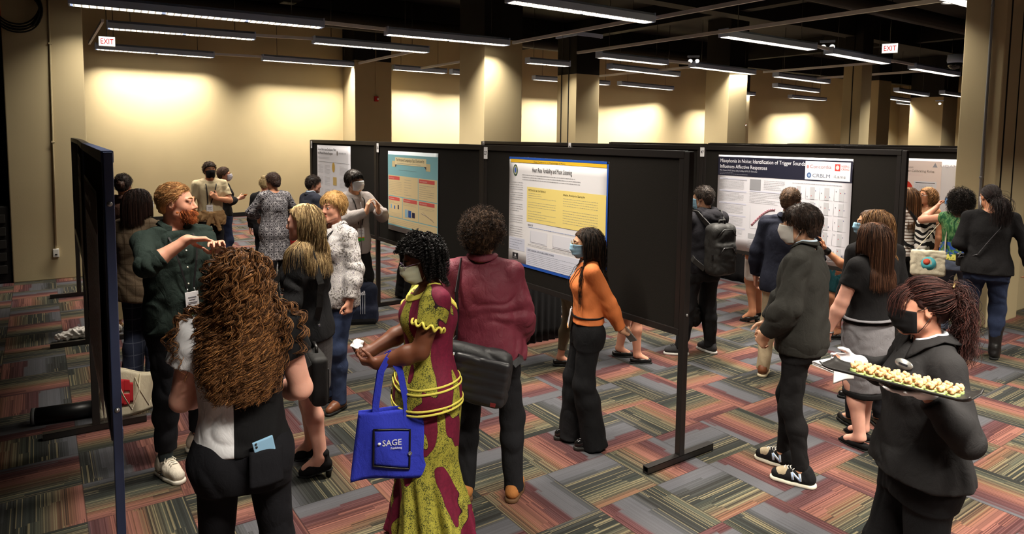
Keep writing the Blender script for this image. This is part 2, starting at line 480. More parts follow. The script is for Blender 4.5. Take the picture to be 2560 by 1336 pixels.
# alcove of the dark side of the room: partition beside the left column
struct('wall_side', (-2.2, 12.5, 2.75), (3.7, .12, 5.5), M_dark)

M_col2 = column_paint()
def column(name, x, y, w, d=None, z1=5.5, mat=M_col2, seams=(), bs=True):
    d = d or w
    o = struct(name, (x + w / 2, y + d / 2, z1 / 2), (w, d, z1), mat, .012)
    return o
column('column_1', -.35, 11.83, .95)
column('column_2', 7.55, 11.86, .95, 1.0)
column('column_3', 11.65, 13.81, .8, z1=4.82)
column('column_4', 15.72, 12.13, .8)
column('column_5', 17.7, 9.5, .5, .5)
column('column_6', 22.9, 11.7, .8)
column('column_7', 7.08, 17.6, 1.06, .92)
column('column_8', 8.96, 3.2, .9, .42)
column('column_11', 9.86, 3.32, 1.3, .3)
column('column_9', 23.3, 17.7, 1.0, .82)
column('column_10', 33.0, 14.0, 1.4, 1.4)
# cap of the movable wall column and its seams, seams of the other columns
def trimbox(i, c, d, mat): o = struct('trim_%d' % i, c, d, mat); return o
trimbox(1, (12.05, 14.21, 4.86), (.9, .9, .1), M_hous)
trimbox(2, (11.645, 14.12, 2.4), (.02, .03, 4.8), M_dark)
trimbox(3, (11.645, 14.42, 2.4), (.02, .03, 4.8), M_dark)
trimbox(4, (9.08, 3.197, 2.75), (.02, .012, 5.5), M_dark)
trimbox(5, (9.42, 3.197, 2.75), (.012, .012, 5.5), M_dark)
trimbox(6, (8.17, 18.1, 2.75), (.05, .8, 5.5), M_colm)
trimbox(7, (17.695, 9.74, 2.75), (.012, .02, 5.5), M_dark)

# ceiling beams, ducts: dark shapes overhead
for i, (c, d) in enumerate([((17, 15.9, 5.15), (44, .35, .7)), ((17, 9.9, 5.2), (44, .35, .6)), ((17, 5.9, 5.2), (44, .35, .6)), ((4.6, 8, 5.25), (.3, 22, .5)), ((13, 8, 5.25), (.3, 22, .5)), ((21, 8, 5.25), (.3, 22, .5)), ((29, 8, 5.25), (.3, 22, .5))]):
    trimbox(10 + i, c, d, M_black)
for i, (y, z, r) in enumerate([(7.0, 4.75, .16), (15.1, 4.75, .2)]):
    b = MB(); b.tube([(-5, y, z), (8, y, z), (20, y, z)], r, 14)
    tag(b.build('air_duct', plain('dull_duct_paint', (38, 34, 30), .7)), ['dark round air duct running under the ceiling beyond the first light rows', 'dark round air duct running under the ceiling near the back wall'][i], 'duct', 'air ducts under the ceiling')

# ------------------------------------------------------------------ light fixtures
M_lens = None
def lensmat():
    t = NT('fluorescent_louvre'); x, y, z = t.xyz(t.co('Object'))
    f = t.m('FRACT', t.m('MULTIPLY', x, 11.0)); st = t.m('MULTIPLY_ADD', t.m('GREATER_THAN', f, .22), .75, .25)
    return t.fin((.1, .1, .1, 1), .5, .2, Emission_Color=s2l((255, 244, 224)), Emission_Strength=t.m('MULTIPLY', st, LENS_ST))
LENS_ST = 2.2
M_lens = lensmat()
LAMP_W = 118.0
def fixture(x0, y0, x1, y1, h, label, n=2, power=1.0, tag_end=False):
    L = math.hypot(x1 - x0, y1 - y0); a = math.atan2(y1 - y0, x1 - x0)
    t = empty('ceiling_light', ((x0 + x1) / 2, (y0 + y1) / 2, h), a, label, 'ceiling light', 'linear fluorescent lights')
    b = MB()
    sec = [(-.11, .0), (-.105, .10), (-.06, .145), (.06, .145), (.105, .10), (.11, .0), (.095, .0), (.085, .085), (-.085, .085), (-.095, .0)]
    vs = [(sx * L / 2, p[0], p[1]) for sx in (-1, 1) for p in sec]; m = len(sec)
    b.add(vs, [(k, (k + 1) % m, m + (k + 1) % m, m + k) for k in range(m)])
    for e in (0, m):
        for q in ((0, 1, 8, 9), (1, 2, 7, 8) if 0 else (1, 2, 3, 8), (3, 4, 7, 8), (4, 5, 6, 7)): b.add([vs[e + j] for j in q], [(0, 1, 2, 3)])
    b.build('housing', M_hous, t)
    seg = L / n
    for k in range(n):
        c = -L / 2 + seg * (k + .5)
        q = MB(); q.box((0, 0, 0), (seg - .06, .17, .05)); o = q.build('lens', M_lens, t); o.location = (c, 0, .018)
    for sx in (-1, 1):
        q = MB(); q.box((sx * (L / 2 + .012), 0, .07), (.026, .215, .15), bev=.01); q.build('end_cap', M_hous, t)
        q = MB(); q.tube([(sx * L * .36, 0, .14), (sx * L * .36, 0, 5.5 - h)], .006, 6); q.build('hanger_rod', M_metal, t)
    li = bpy.data.lights.new('fluorescent_tube', 'AREA'); li.shape = 'RECTANGLE'; li.size = L - .1; li.size_y = .14
    li.energy = LAMP_W * power * L / 2.44; li.color = (1.0, .92, .79); li.spread = R_(112)
    lo = bpy.data.objects.new('fluorescent_tube', li); COL.objects.link(lo); lo.parent = t; lo.location = (0, 0, -.03)
    return t
FX = [ # visible lights: ends, height, label
 (.445, 11.36, 3.90, 11.1, 3.9, 'long ceiling light directly above the beige column at far left', 3, .6),
 (1.12, 14.3, 3.57, 14.05, 4.0, 'ceiling light just behind the longest light, over the left exit sign', 2, 1.0),
 (1.16, 18.02, 3.6, 18.02, 4.0, 'ceiling light close to the back wall behind the left exit sign', 2, 1.0),
 (5.35, 11.75, 7.89, 11.56, 4.0, 'ceiling light ending against the wide central column', 2, 1),
 (4.68, 13.78, 7.19, 13.69, 4.0, 'ceiling light between the wall with the red alarm and the first row', 2, 1.0),
 (4.73, 17.78, 7.2, 17.75, 4.0, 'ceiling light in front of the back wall left of the red alarm', 2, 1.0),
 (5.4, 7.84, 8.11, 7.83, 4.0, 'large ceiling light nearest overhead in the middle of the frame', 2, 1),
 (10.23, 8.05, 13.07, 8.08, 4.0, 'ceiling light left of the twin spotlights, beyond the long cross bar', 2, 1),
 (13.9, 8.2, 16.7, 8.4, 4.0, 'ceiling light with twin spotlights on its near end', 2, 1),
 (10.15, 13.92, 11.4, 13.88, 4.0, 'upper light half hidden behind the grey partition column', 2, .6),
 (10.15, 17.75, 12.4, 17.75, 4.0, 'lower light half hidden behind the grey partition column', 2, 1.4),
 (10.69, 11.88, 12.95, 11.95, 4.0, 'ceiling light starting at the right edge of the partition column', 2, .8),
 (12.61, 13.58, 15.6, 13.9, 4.0, 'ceiling light right of the partition column, second from the top', 2, 1.0),
 (13.9, 11.89, 16.7, 12.1, 4.0, 'ceiling light just left of the pale square column, with a spotlight end', 2, .65),
 (16.73, 17.5, 19.8, 17.9, 4.0, 'ceiling light washing the wall scallops right of the partition column', 2, 1.7),
 (13.2, 17.75, 15.6, 17.75, 4.0, 'light along the back wall just right of the partition column', 2, 1.5),  # extra fixture, added to brighten the back wall
 (18.28, 8.53, 21.2, 8.7, 4.0, 'ceiling light nearest the big right column', 2, 1),
 (17.78, 12.08, 21.0, 12.4, 4.0, 'ceiling light right of the pale square column, upper of a pair', 2, 1),
 (21.22, 14.43, 24.6, 14.9, 4.0, 'ceiling light right of the pale square column, lower of a pair', 2, 1.0),
 (8.3, 17.8, 9.95, 17.8, 4.0, 'light along the back wall showing left of the wide central column', 2, 1.4),
 (21.6, 17.6, 24.6, 17.75, 4.0, 'ceiling light washing the far wall beside the small red alarm', 2, 1.8),
 (26.11, 12.7, 29.6, 13.2, 4.0, 'far ceiling light below the right exit sign', 2, 1),
 (30.22, 15.1, 33.6, 15.6, 4.0, 'farthest small ceiling light below the right exit sign', 2, 1),
 (28.6, 12.2, 32.6, 12.6, 4.0, 'far ceiling light beside the big right column, lower one', 2, 1),
 (27.0, 17.6, 30.0, 17.8, 4.0, 'ceiling light at the far end of the back wall', 2, 1.8),
 (15.6, 17.75, 16.4, 17.75, 4.0, 'short ceiling light in front of the pale square column', 1, 1.2),
 (34.4, 16.6, 37.3, 16.9, 4.0, 'ceiling light in the far right corner', 2, 1)]
for a in FX: fixture(a[0], a[1], a[2], a[3], a[4], a[5], a[6], a[7])
# the same rows continue nearer, above the top of the frame
for x, y, p in [(5.6, 4.0, 1.25), (9.6, 4.15, .7), (13.3, 4.1, 1), (16.9, 4.1, 1), (2.7, 7.9, .75), (1.9, 4.0, .75), (5.5, .3, 1.3), (9.2, .3, 1), (1.8, .2, 1.5), (2.6, -2.6, 1.4), (6.2, -2.8, 1.0), (20.5, 4.1, 1)]:
    fixture(x - 1.22, y, x + 1.22, y, 4.0, 'ceiling light in the nearer rows above the posters', 2, p * 1.25)

def bar(pts, label, w=.05, hgt=.07):
    b = MB(); b.tube(pts, .03, 4, flat=(w, hgt), smooth=False)
    return tag(b.build('lighting_conduit', M_cond), label, 'conduit', 'lighting conduits')
for p, l in [([(3.90, 11.1, 3.99), (5.35, 11.72, 4.09)], 'conduit joining the longest light to the one before the central column'),
             ([(3.57, 14.06, 4.09), (4.68, 13.8, 4.09)], 'conduit joining the lights of the second left row'),
             ([(3.6, 18.0, 4.09), (4.73, 17.8, 4.09)], 'conduit joining the two wall washing lights on the left'),
             ([(8.0, 11.5, 4.06), (8.02, 7.9, 4.06)], 'conduit slanting over the central column to the nearest light'),
             ([(8.2, 7.8, 4.08), (8.15, 3.6, 4.08)], 'conduit rising from the right end of the nearest light'),
             ([(10.05, 11.9, 4.06), (10.05, 3.4, 4.06)], 'long cross conduit from the partition column towards the big right column'),
             ([(7.19, 13.7, 4.09), (7.2, 17.7, 4.09)], 'conduit in front of the wall with the red alarm'),
             ([(9.1, 13.9, 4.09), (9.12, 17.8, 4.09)], 'conduit left of the central column near the back wall'),
             ([(1.03, 18.0, 4.12), (1.03, 14.2, 4.12)], 'pale conduit slanting beside the left exit sign'),
             ([(13.1, 8.1, 4.1), (13.9, 8.2, 4.1)], 'conduit before the twin spotlights'),
             ([(16.7, 8.4, 4.1), (18.3, 8.5, 4.1)], 'conduit under the right exit sign'),
             ([(17.2, 12.1, 4.1), (17.2, 8.4, 4.1)], 'conduit under the right exit sign crossing between rows'),
             ([(12.95, 11.93, 4.1), (13.9, 11.9, 4.1)], 'conduit left of the pale square column'),
             ([(14.6, 17.6, 4.1), (14.6, 12.0, 4.1)], 'conduit meeting the pale square column from the left'),
             ([(20.1, 12.3, 4.1), (20.1, 8.6, 4.1)], 'conduit beside the far thin column')]: bar(p, l)

# ------------------------------------------------------------------ exit signs and small wall fittings
M_exitbox = plain('exit_sign_case', (205, 205, 200), .5)
M_exitlit = emit('lit_exit_face', (255, 250, 240), 1.6)
M_exitred = emit('lit_exit_letters', (225, 60, 60), .9)
def exit_sign(loc, rz, label):
    t = empty('exit_sign', loc, rz, label, 'exit sign', 'hanging exit signs')
    b = MB(); b.box((0, 0, 0), (.32, .05, .22), bev=.006); b.build('case', M_exitbox, t)
    b = MB(); b.box((0, -.028, 0), (.30, .006, .195)); b.build('lit_face', M_exitlit, t)
    text('lettering', 'EXIT', .16, M_exitred, t, Matrix.Translation((0, -.033, -.055)) @ Matrix.Rotation(R_(90), 4, 'X'), 'CENTER', .002, .24)
    b = MB(); b.tube([(0, 0, .11), (0, 0, 5.5 - loc[2])], .008, 6); b.build('stem', M_metal, t)
exit_sign((1.32, 17.3, 4.11), R_(-4), 'lit exit sign beside the left column')
exit_sign((15.5, 7.73, 4.2), R_(-62), 'lit exit sign hanging in the dark ceiling at right')

def alarm(loc, label, s=1.0, cond=True, rz=0):
    t = empty('fire_alarm', loc, rz, label, 'fire alarm')
    b = MB(); b.box((0, -.03, 0), (.11 * s, .06, .14 * s), bev=.012); b.build('case', plain('red_alarm_plastic', (190, 34, 30), .4), t)
    b = MB(); b.box((.025 * s, -.075, 0), (.05 * s, .04, .06 * s), bev=.015); b.build('strobe', plain('clear_strobe', (225, 220, 215), .2), t)
    if cond:
        b = MB(); b.tube([(0, -.012, .07), (0, -.012, 5.3 - loc[2])], .009, 6); b.build('conduit', M_colm, t)
alarm((7.68, 17.6, 3.15), 'red fire alarm on the beige pilaster')
alarm((24.0, 17.7, 2.75), 'small red fire alarm on the distant wall', 1.0, False)
def pipe_outlet(pts, r, box, label, boxn, M=None):
    t = empty('wall_pipe', (0, 0, 0), 0, label, 'pipe')
    b = MB(); b.tube(pts, r, 8); b.build('pipe', M or M_galv, t)
    for p in pts[1:-1]:
        q = MB(); q.box(p, (.045, .03, .025), bev=.004); q.build('clip', M or M_galv, t)
    if box is not None:
        q = MB(); q.box(box, (.075, .05, .12), bev=.006); q.build('outlet_box', M_white, t)
        q = MB(); q.box((box[0], box[1] - .026, box[2] - .02), (.03, .004, .02)); q.build('socket', M_dark, t)
pipe_outlet([(.203, 11.815, 5.4), (.2, 11.815, 3.4), (.185, 11.815, 2.0), (.165, 11.815, .45)], .013, (.165, 11.81, .39), 'thin painted pipe ending in a white outlet on the left column', 1, M_colm)
pipe_outlet([(8.94, 3.34, 5.4), (8.94, 3.34, 3.7), (8.94, 3.34, 1.75), (8.94, 3.33, .4)], .016, None, 'grey pipe running up the big right column', 0)
# coil of cable on the left column
t = empty('cable_coil', (-.17, 11.78, 3.9), 0, 'black coil of cable hung high on the left column', 'cable coil')
b = MB()
for i in range(7):
    r = .26 + .02 * (i % 3); oy = -.02 - .012 * i; ph = RNG.random() * 6
    b.tube([((r + .01 * math.sin(3 * a + ph)) * math.cos(a), oy + .01 * math.sin(2 * a + ph), (r * 1.05) * math.sin(a) - .015 * i) for a in np.linspace(0, 2 * math.pi, 40)], .011, 6, cap=False)
b.build('cable', M_dark, t)
b = MB(); b.tube([(0, .04, .28), (0, -.14, .27), (0, -.16, .33)], .01, 6); b.build('hook', M_metal, t)
# little spotlights, camera dome
def spots(loc, rz, label, n=2):
    t = empty('twin_spotlight', loc, rz, label, 'spotlight')
    for k in range(n):
        x = (k - (n - 1) / 2) * .17
        b = MB(); b.lathe([(.02, .0), (.035, .02), (.058, .12), (.062, .13), (.052, .125)], (x, 0, 0), 16, Matrix.Rotation(R_(115), 4, 'X')); b.build('head', M_hous, t)
        b = MB(); b.lathe([(.0, .128), (.050, .1285), (.0, .131)], (x, 0, 0), 16, Matrix.Rotation(R_(115), 4, 'X')); b.build('bulb', emit('spot_bulb', (255, 240, 215), 2.0), t)
    b = MB(); b.box((0, .0, .08), (.3, .06, .05), bev=.01); b.build('bracket', M_hous, t)
spots((14.0, 8.3, 4.2), R_(-55), 'pair of bright little spotlights on the end of a light row')
spots((13.95, 11.9, 4.2), R_(-45), 'small bright spotlights left of the pale square column', 2)
spots((31.0, 13.3, 3.8), R_(-60), 'tiny bright spotlights on a far light', 1)
t = empty('security_camera', (17.2, 7.1, 3.95), 0, 'dome camera hanging beside the big right column', 'camera')
b = MB(); b.lathe([(.0, .2), (.16, .19), (.17, .05), (.15, 0)], n=20); b.build('mount', M_hous, t)
b = MB(); b.lathe([(.15, 0), (.14, -.07), (.09, -.13), (0, -.15)], n=20); b.build('dome', plain('smoked_dome', (30, 30, 34), .1, .6), t)
t = empty('hanging_lamp', (10.05, 4.2, 4.02), 0, 'single lamp head at the top left edge of the big right column', 'lamp')
b = MB(); b.lathe([(.05, .2), (.07, .12), (.15, .0), (.16, -.02), (.14, -.01)], n=20); b.build('shade', M_hous, t)
b = MB(); b.lathe([(0, -.012), (.14, -.01), (0, -.0)], n=20); b.build('bulb', M_lens, t)
t = empty('red_sign', (-.55, 11.9, 3.75), R_(20), 'red lit sign in the dark at the far left edge', 'sign')
b = MB(); b.box((0, 0, 0), (.4, .05, .24), bev=.01); b.build('case', M_dark, t)
text('lettering', 'EXIT', .2, emit('red_led', (255, 70, 30), 1.2), t, Matrix.Translation((0, -.03, -.07)) @ Matrix.Rotation(R_(90), 4, 'X'), 'CENTER', .002, .3)
# dark gear at the foot of the left partition
t = empty('equipment_rack', (-.62, 12.0, 0), 0, 'dark equipment rack in the gloom behind the left column', 'equipment rack')
b = MB(); b.box((0, .1, .55), (.5, .5, 1.1), bev=.02); b.build('case', M_dark, t)
b = MB()
for k in range(5): b.box((0, -.155, .2 + k * .18), (.42, .02, .12), bev=.005)
b.build('front_panel', plain('worn_rack_front', (45, 44, 42), .5), t)
# ------------------------------------------------------------------ poster boards
def fabric_board():
    t = NT('black_board_cloth'); c = t.co(); n = t.noise(c, 260, 2, .6); t.bump(n, .25, .004)
    return t.fin(t.mix(n, s2l((24, 22, 20)), s2l((36, 33, 30))), .95, .1)
M_cloth = fabric_board()
def board(A, B, label, last=False, met=M_metal, blue=False):
    """board from A (near) to B (far); its face looks towards -x"""
    A = Vector((A[0], A[1], 0)); B = Vector((B[0], B[1], 0)); L = (B - A).length; e = (B - A).normalized()
    rz = math.atan2(e.y, e.x) - math.pi / 2
    t = empty('poster_board', A, rz, label, 'poster board', 'black poster boards in rows')
    # local: y along the board, x its normal (face at -x)
    b = MB(); b.box((0, L / 2, 1.465), (.022, L - .08, 1.15)); b.build('panel', M_cloth, t)
    b = MB(); b.box((0, L / 2, 2.05), (.045, L - .05, .05), bev=.004); b.build('top_rail', met, t)
    b = MB(); b.box((0, L / 2, .875), (.045, L - .05, .045), bev=.004); b.build('bottom_rail', met, t)
    for y in ((.045, L - .045)):
        b = MB(); b.box((0, y, 1.46), (.04, .04, 1.14), bev=.003); b.build('side_rail', met, t)
    ys = [0.0] + ([L] if last else [])
    for y in ys:
        pw = .034 if blue else .048; b = MB(); b.box((0, y, 1.055), (pw, .044, 2.03), bev=.004); b.build('post', met, t)
        f = MB()   # open square tube foot
        f.box((0, y, .047), (.64, .046, .005)); f.box((0, y, .006), (.64, .046, .005)); f.box((0, y - .0205, .0265), (.64, .005, .042)); f.box((0, y + .0205, .0265), (.64, .005, .042))
        f.box((0, y, .0265), (.56, .036, .038))
        f.build('foot', met, t)
        for z in ((1.0, 1.86) if blue else (1.0,)):
            q = MB(); q.lathe([(0, .005), (.009, .004), (.011, 0), (0, 0)], (0, y - .0235, z), 12, Matrix.Rotation(R_(90), 4, 'X')); q.build('bolt', M_bolt, t)
    return t
LB = [(.232, 3.2), (.275, 5.61), (.35, 8.015), (.38, 10.47)]
for i in range(3): board(LB[i], LB[i + 1], ['nearest black poster board of the left row, seen edge on with a blue-black post', 'black poster board in the middle of the left row', 'far black poster board of the left row in front of the beige column'][i], i == 2, M_metalblue if i == 0 else M_metal, i == 0)
rowy = [2.95, 5.4, 7.86, 10.32]
names = {3.45: ['black board holding the blue edged heart rate poster', 'black board holding the cream and teal poster', 'black board holding the white poster with tan shapes, farthest of its row'],
         6.55: ['black board holding the poster with the dark title band', 'black board behind the heart rate board with its tag showing', 'black board end showing left of the grey partition column'],
         9.65: ['black board holding the pale pink poster beside the big right column', 'black board top behind the dark titled poster', 'black board top standing just right of the partition column'],
         12.75: ['black board top seen past the pale square column', 'middle black board of the fourth row, mostly hidden', 'far black board of the fourth row, left end'],
         15.85: ['black board top below the far thin column', 'middle black board of the last row, mostly hidden', 'far black board of the last row, left end']}
for x, nm in names.items():
    for k in range(3):
        ya, yb = rowy[k], rowy[k + 1]
        if x == 6.55 and k == 0: ya = 3.07
        if x == 9.65 and k == 0: ya = 4.5 - .75
        board((x, ya), (x, yb), nm[k], k == 2)

# number cards clipped on the boards
M_card = plain('white_card', (226, 224, 226), .6)
M_ink = plain('dark_print', (52, 52, 58), .7); M_ink2 = plain('grey_print', (120, 120, 130), .7)
def card(x, y, z, label, txt='', w=.06, h=.11):
    t = empty('number_card', (x, y, z), 0, label, 'number card', 'number cards on the poster boards')
    b = MB(); b.box((0, 0, 0), (.002, w, h)); b.build('card', M_card, t)
    if txt: text('number', txt, .045, M_ink, t, Matrix.Translation((-.0016, 0, -.015)) @ Matrix(((0, 0, -1, 0), (-1, 0, 0, 0), (0, 1, 0, 0), (0, 0, 0, 1))), 'CENTER', .001)
card(3.424, 5.345, 2.0, 'number card at the top left of the heart rate board', '27')
card(3.424, 7.80, 2.0, 'number card between the white poster and the cream poster boards', '26')
card(3.424, 10.26, 2.0, 'number card at the far end of the nearest right row', '25')
card(6.524, 5.385, 2.0, 'number card left of the dark titled poster', '47')
card(6.524, 7.86, 2.02, 'small number card peeking over the heart rate board', '46')
card(6.524, 10.26, 2.02, 'small number card left of the partition column', '45')
card(.36, 7.95, 1.98, 'number card on the left row, seen edge on', '12')

# ------------------------------------------------------------------ posters
PM = Matrix(((0, 0, -1, 0), (-1, 0, 0, 0), (0, 1, 0, 0), (0, 0, 0, 1)))   # local x -> -Y, y -> Z, z -> -X
def poster(loc, w, h, label, paper=(228, 226, 232), rot=None):
    """empty at the poster's lower left corner; local x right, y up, z towards the viewer"""
    t = empty('poster', (0, 0, 0), 0, label, 'poster', 'research posters on the boards')
    t.matrix_world = Matrix.Translation(loc) @ (rot or PM)
    def sh(u, v): return (u * w, v * h, .0022 + .0012 * math.sin(u * 7) * math.sin(v * 3 + 1))
    b = MB(); b.grid(sh, 12, 8, .0012); b.build('sheet', plain('poster_paper_%d_%d_%d' % paper, paper, .45, .4), t)
    return t
ZP = .0038
class Pst:
    def __init__(s, t): s.t = t; s.n = 0
    def rect(s, x, y, w, h, rgb, name='colour_block', lev=0):
        b = MB(); b.box((x + w / 2, y + h / 2, ZP + lev * .0004), (w, h, .0004)); return b.build(name, plain('print_%d_%d_%d' % tuple(rgb), tuple(rgb), .5), s.t)
    def lines(s, x, y, w, h, n, rgb=(120, 120, 130), fill=.9, name='text_block', lev=1, thick=.2):
        """block of small print: word shaped bars"""
        rgb = tuple(int(c * .62 + 214 * .38) for c in rgb) if sum(rgb) < 560 else rgb
        b = MB(); dh = h / n
        for i in range(n):
            yy = y + h - (i + .5) * dh; xx = x; ww = w * (fill if RNG.random() > .25 else fill * (.45 + .5 * RNG.random()))
            while xx < x + ww:
                l = (.006 + .022 * RNG.random()); l = min(l, x + ww - xx)
                b.box((xx + l / 2, yy, ZP + lev * .0004), (l, dh * thick, .0003)); xx += l + .005
        return b.build(name, plain('print_%d_%d_%d' % tuple(rgb), tuple(rgb), .6), s.t)
    def txt(s, tx, x, y, size, rgb=(40, 40, 44), width=None, align='LEFT', lev=2, bold=0.0, name='title'):
        return text(name, tx, size, plain('print_%d_%d_%d' % tuple(rgb), tuple(rgb), .6), s.t, Matrix.Translation((x, y, ZP + lev * .0004)), align, bold, width)
    def disc(s, x, y, rx, ry, rgb, name='emblem', lev=1, n=28):
        b = MB(); b.add([(x + rx * math.cos(2 * math.pi * k / n), y + ry * math.sin(2 * math.pi * k / n), ZP + lev * .0004) for k in range(n)], [tuple(range(n))])
        return b.build(name, plain('print_%d_%d_%d' % tuple(rgb), tuple(rgb), .5), s.t)
    def path(s, pts, r, rgb, name='plot_line', lev=2):
        b = MB(); b.tube([(p[0], p[1], ZP + lev * .0004) for p in pts], r, 5, flat=(r * 2, .0003)); return b.build(name, plain('print_%d_%d_%d' % tuple(rgb), tuple(rgb), .6), s.t)
# --- heart rate poster (1.28 x .95)
w, h = 1.28, .95
t = poster((3.436, 4.965, 1.028), w, h, 'white poster with blue border and yellow panel about heart rate and music', (232, 230, 234)); p = Pst(t)
B_ = (38, 84, 176)
p.rect(0, h - .018, w, .018, B_, 'border_strip', 1); p.rect(0, 0, w, .022, B_, 'border_strip', 1); p.rect(w - .016, 0, .016, h, B_, 'border_strip', 1)
p.rect(.02, h - .046, w - .04, .026, (236, 190, 52), 'yellow_band', 1)
p.txt('25th Conference on Psychology of Music', .36, h - .042, .018, (60, 50, 30), .42, lev=2, name='band_lettering')
p.txt('Heart Rate Variability and Music Listening', .34, h - .12, .055, (44, 42, 46), .52)
p.lines(.2, h - .2, .85, .06, 3, (110, 110, 116)); 
p.disc(.095, h - .115, .034, .05, (60, 84, 70), 'crest', 1); p.disc(.095, h - .115, .024, .038, (176, 178, 150), 'crest', 2); p.disc(.095, h - .115, .014, .024, (70, 100, 190), 'crest', 3)
p.rect(.27, .40, .99, .30, (238, 216, 132), 'yellow_panel', 0)
p.txt('METHODS & MATERIALS', .29, .665, .022, (60, 54, 40), .24, name='heading')
p.lines(.29, .60, .42, .055, 3, (146, 132, 84)); p.lines(.29, .52, .42, .06, 3, (146, 132, 84)); p.lines(.29, .42, .42, .085, 4, (146, 132, 84))
p.txt('Data Analysis Sample', .76, .66, .022, (60, 54, 40), .26, name='heading')
p.lines(.76, .57, .46, .075, 4, (146, 132, 84)); p.lines(.76, .43, .46, .12, 6, (146, 132, 84))
for yy in (.66, .57, .47, .37): p.lines(.02, yy, .21, .08, 4, (150, 148, 158))
p.lines(.02, .25, .21, .10, 5, (150, 148, 158))
p.rect(.01, .13, .235, .11, (205, 208, 226), 'blue_panel', 0); p.lines(.02, .14, .21, .09, 4, (112, 116, 142))
p.txt('RESULTS', .29, .368, .02, (60, 60, 70), .07, name='heading'); p.lines(.29, .345, .93, .02, 1, (90, 120, 190))
for k in range(3):
    p.rect(.32 + k * .31, .22, .24, .11, (222, 222, 232), 'plot_panel', 0); p.path([(.33 + k * .31, .23), (.33 + k * .31, .32)], .001, (140, 140, 150)); p.path([(.33 + k * .31, .23), (.54 + k * .31, .23)], .001, (140, 140, 150))
p.lines(.29, .19, .95, .022, 2, (110, 110, 120))
p.rect(.27, .025, .99, .15, (212, 214, 230), 'blue_panel', 0); p.txt('DISCUSSION & FUTURE DIRECTIONS', .29, .15, .02, (60, 66, 90), .36, name='heading'); p.lines(.29, .035, .93, .105, 7, (120, 124, 148))
p.rect(.065, .05, .085, .055, (40, 38, 42), 'logo_block', 1); p.disc(.107, .083, .01, .012, (220, 220, 224), 'logo_mark', 2); p.lines(.08, .056, .06, .014, 2, (200, 200, 204), lev=2)
# --- misophonia poster (1.6 x 1.07)
w, h = 1.6, 1.08
t = poster((6.53, 5.145, .895), w, h, 'white poster with a dark navy title band about sounds', (222, 220, 228)); p = Pst(t)
p.rect(0, h - .235, w, .215, (34, 34, 50), 'title_band', 0)
p.txt('Misophonia in Noise: Identification of Trigger Sounds', .025, h - .085, .06, (224, 224, 230), 1.07)
p.txt('Influences Affective Responses', .025, h - .15, .06, (224, 224, 230), .62)
p.txt('M.A. Savard, A.G. Sares, E.B.J. Coffey, & M.L.D. Deroche', .025, h - .185, .025, (190, 190, 200), .5, name='author_line'); p.lines(.025, h - .225, .42, .03, 2, (130, 130, 145), lev=2)
p.rect(1.1, h - .225, .48, .19, (226, 224, 230), 'logo_panel', 1)
p.txt('Concordia', 1.15, h - .105, .05, (170, 110, 116), .23, lev=3, name='logo'); p.disc(1.128, h - .093, .014, .018, (190, 140, 140), 'logo_mark', 2)
p.rect(1.42, h - .125, .055, .07, (196, 70, 66), 'logo_mark', 2); p.disc(1.447, h - .09, .018, .022, (226, 200, 200), 'logo_mark', 3); p.txt('NSERC', 1.485, h - .085, .028, (196, 70, 66), .08, lev=3, name='logo'); p.txt('CRSNG', 1.485, h - .115, .028, (196, 70, 66), .08, lev=3, name='logo')
p.disc(1.145, h - .18, .024, .028, (64, 92, 140), 'logo_mark', 2); p.disc(1.145, h - .18, .013, .016, (150, 170, 200), 'logo_mark', 3); p.txt('CRBLM', 1.18, h - .197, .05, (96, 106, 128), .19, lev=3, name='logo'); p.txt('iLams', 1.41, h - .195, .045, (140, 140, 150), .12, lev=3, name='logo')
for i, yy in enumerate((.70, .56, .42, .28, .14)):
    p.rect(.03, yy + .1, .37, .016, (206, 206, 224), 'heading_strip', 0); p.lines(.03, yy + .1, .12, .016, 1, (70, 70, 84)); p.lines(.03, yy - .005, .37, .095, 7, (142, 142, 152))
p.rect(.44, .70, .14, .12, (150, 150, 156), 'grey_panel', 0); p.lines(.62, .71, .28, .11, 6, (130, 130, 140)); p.lines(.44, .55, .48, .12, 7, (142, 142, 152)); p.rect(.44, .68, .48, .014, (206, 206, 224), 'heading_strip', 0)
p.path([(.50 + .22 * math.sin(a) ** 1 * .6, .31 + .2 * (1 - math.cos(a))) if 0 else (.48 + .24 * a, .30 + .2 * math.sin(a * 1.35)) for a in np.linspace(0, 1.2, 14)], .014, (214, 168, 180), 'plot_band', 1)
for a in np.linspace(0, 1.2, 13): p.disc(.48 + .24 * a, .31 + .2 * math.sin(a * 1.35), .006, .006, (150, 70, 90), 'plot_dot', 3)
p.path([(.46, .27), (.46, .52)], .0012, (120, 120, 130)); p.path([(.46, .27), (.8, .27)], .0012, (120, 120, 130))
p.rect(.44, .15, .46, .06, (176, 176, 182), 'grey_panel', 0); p.lines(.44, .04, .46, .1, 6, (142, 142, 152))
for r in range(5):
    for c in range(4):
        x0, y0 = .96 + c * .155, .655 - r * .15
        p.rect(x0 + .05, y0, .05, .125, (190, 190, 196), 'plot_band', 0)
        p.path([(x0, y0), (x0 + .14, y0)], .0009, (150, 150, 160)); p.path([(x0, y0), (x0, y0 + .125)], .0009, (150, 150, 160))
        for k in range(3): p.disc(x0 + .02 + .045 * k, y0 + .02 + .09 * RNG.random(), .004, .005, [(70, 70, 80), (190, 60, 60), (70, 80, 130)][k], 'plot_dot', 2)
p.lines(.96, .80, .6, .02, 1, (120, 120, 130)); p.lines(.96, .03, .6, .02, 1, (120, 120, 130))
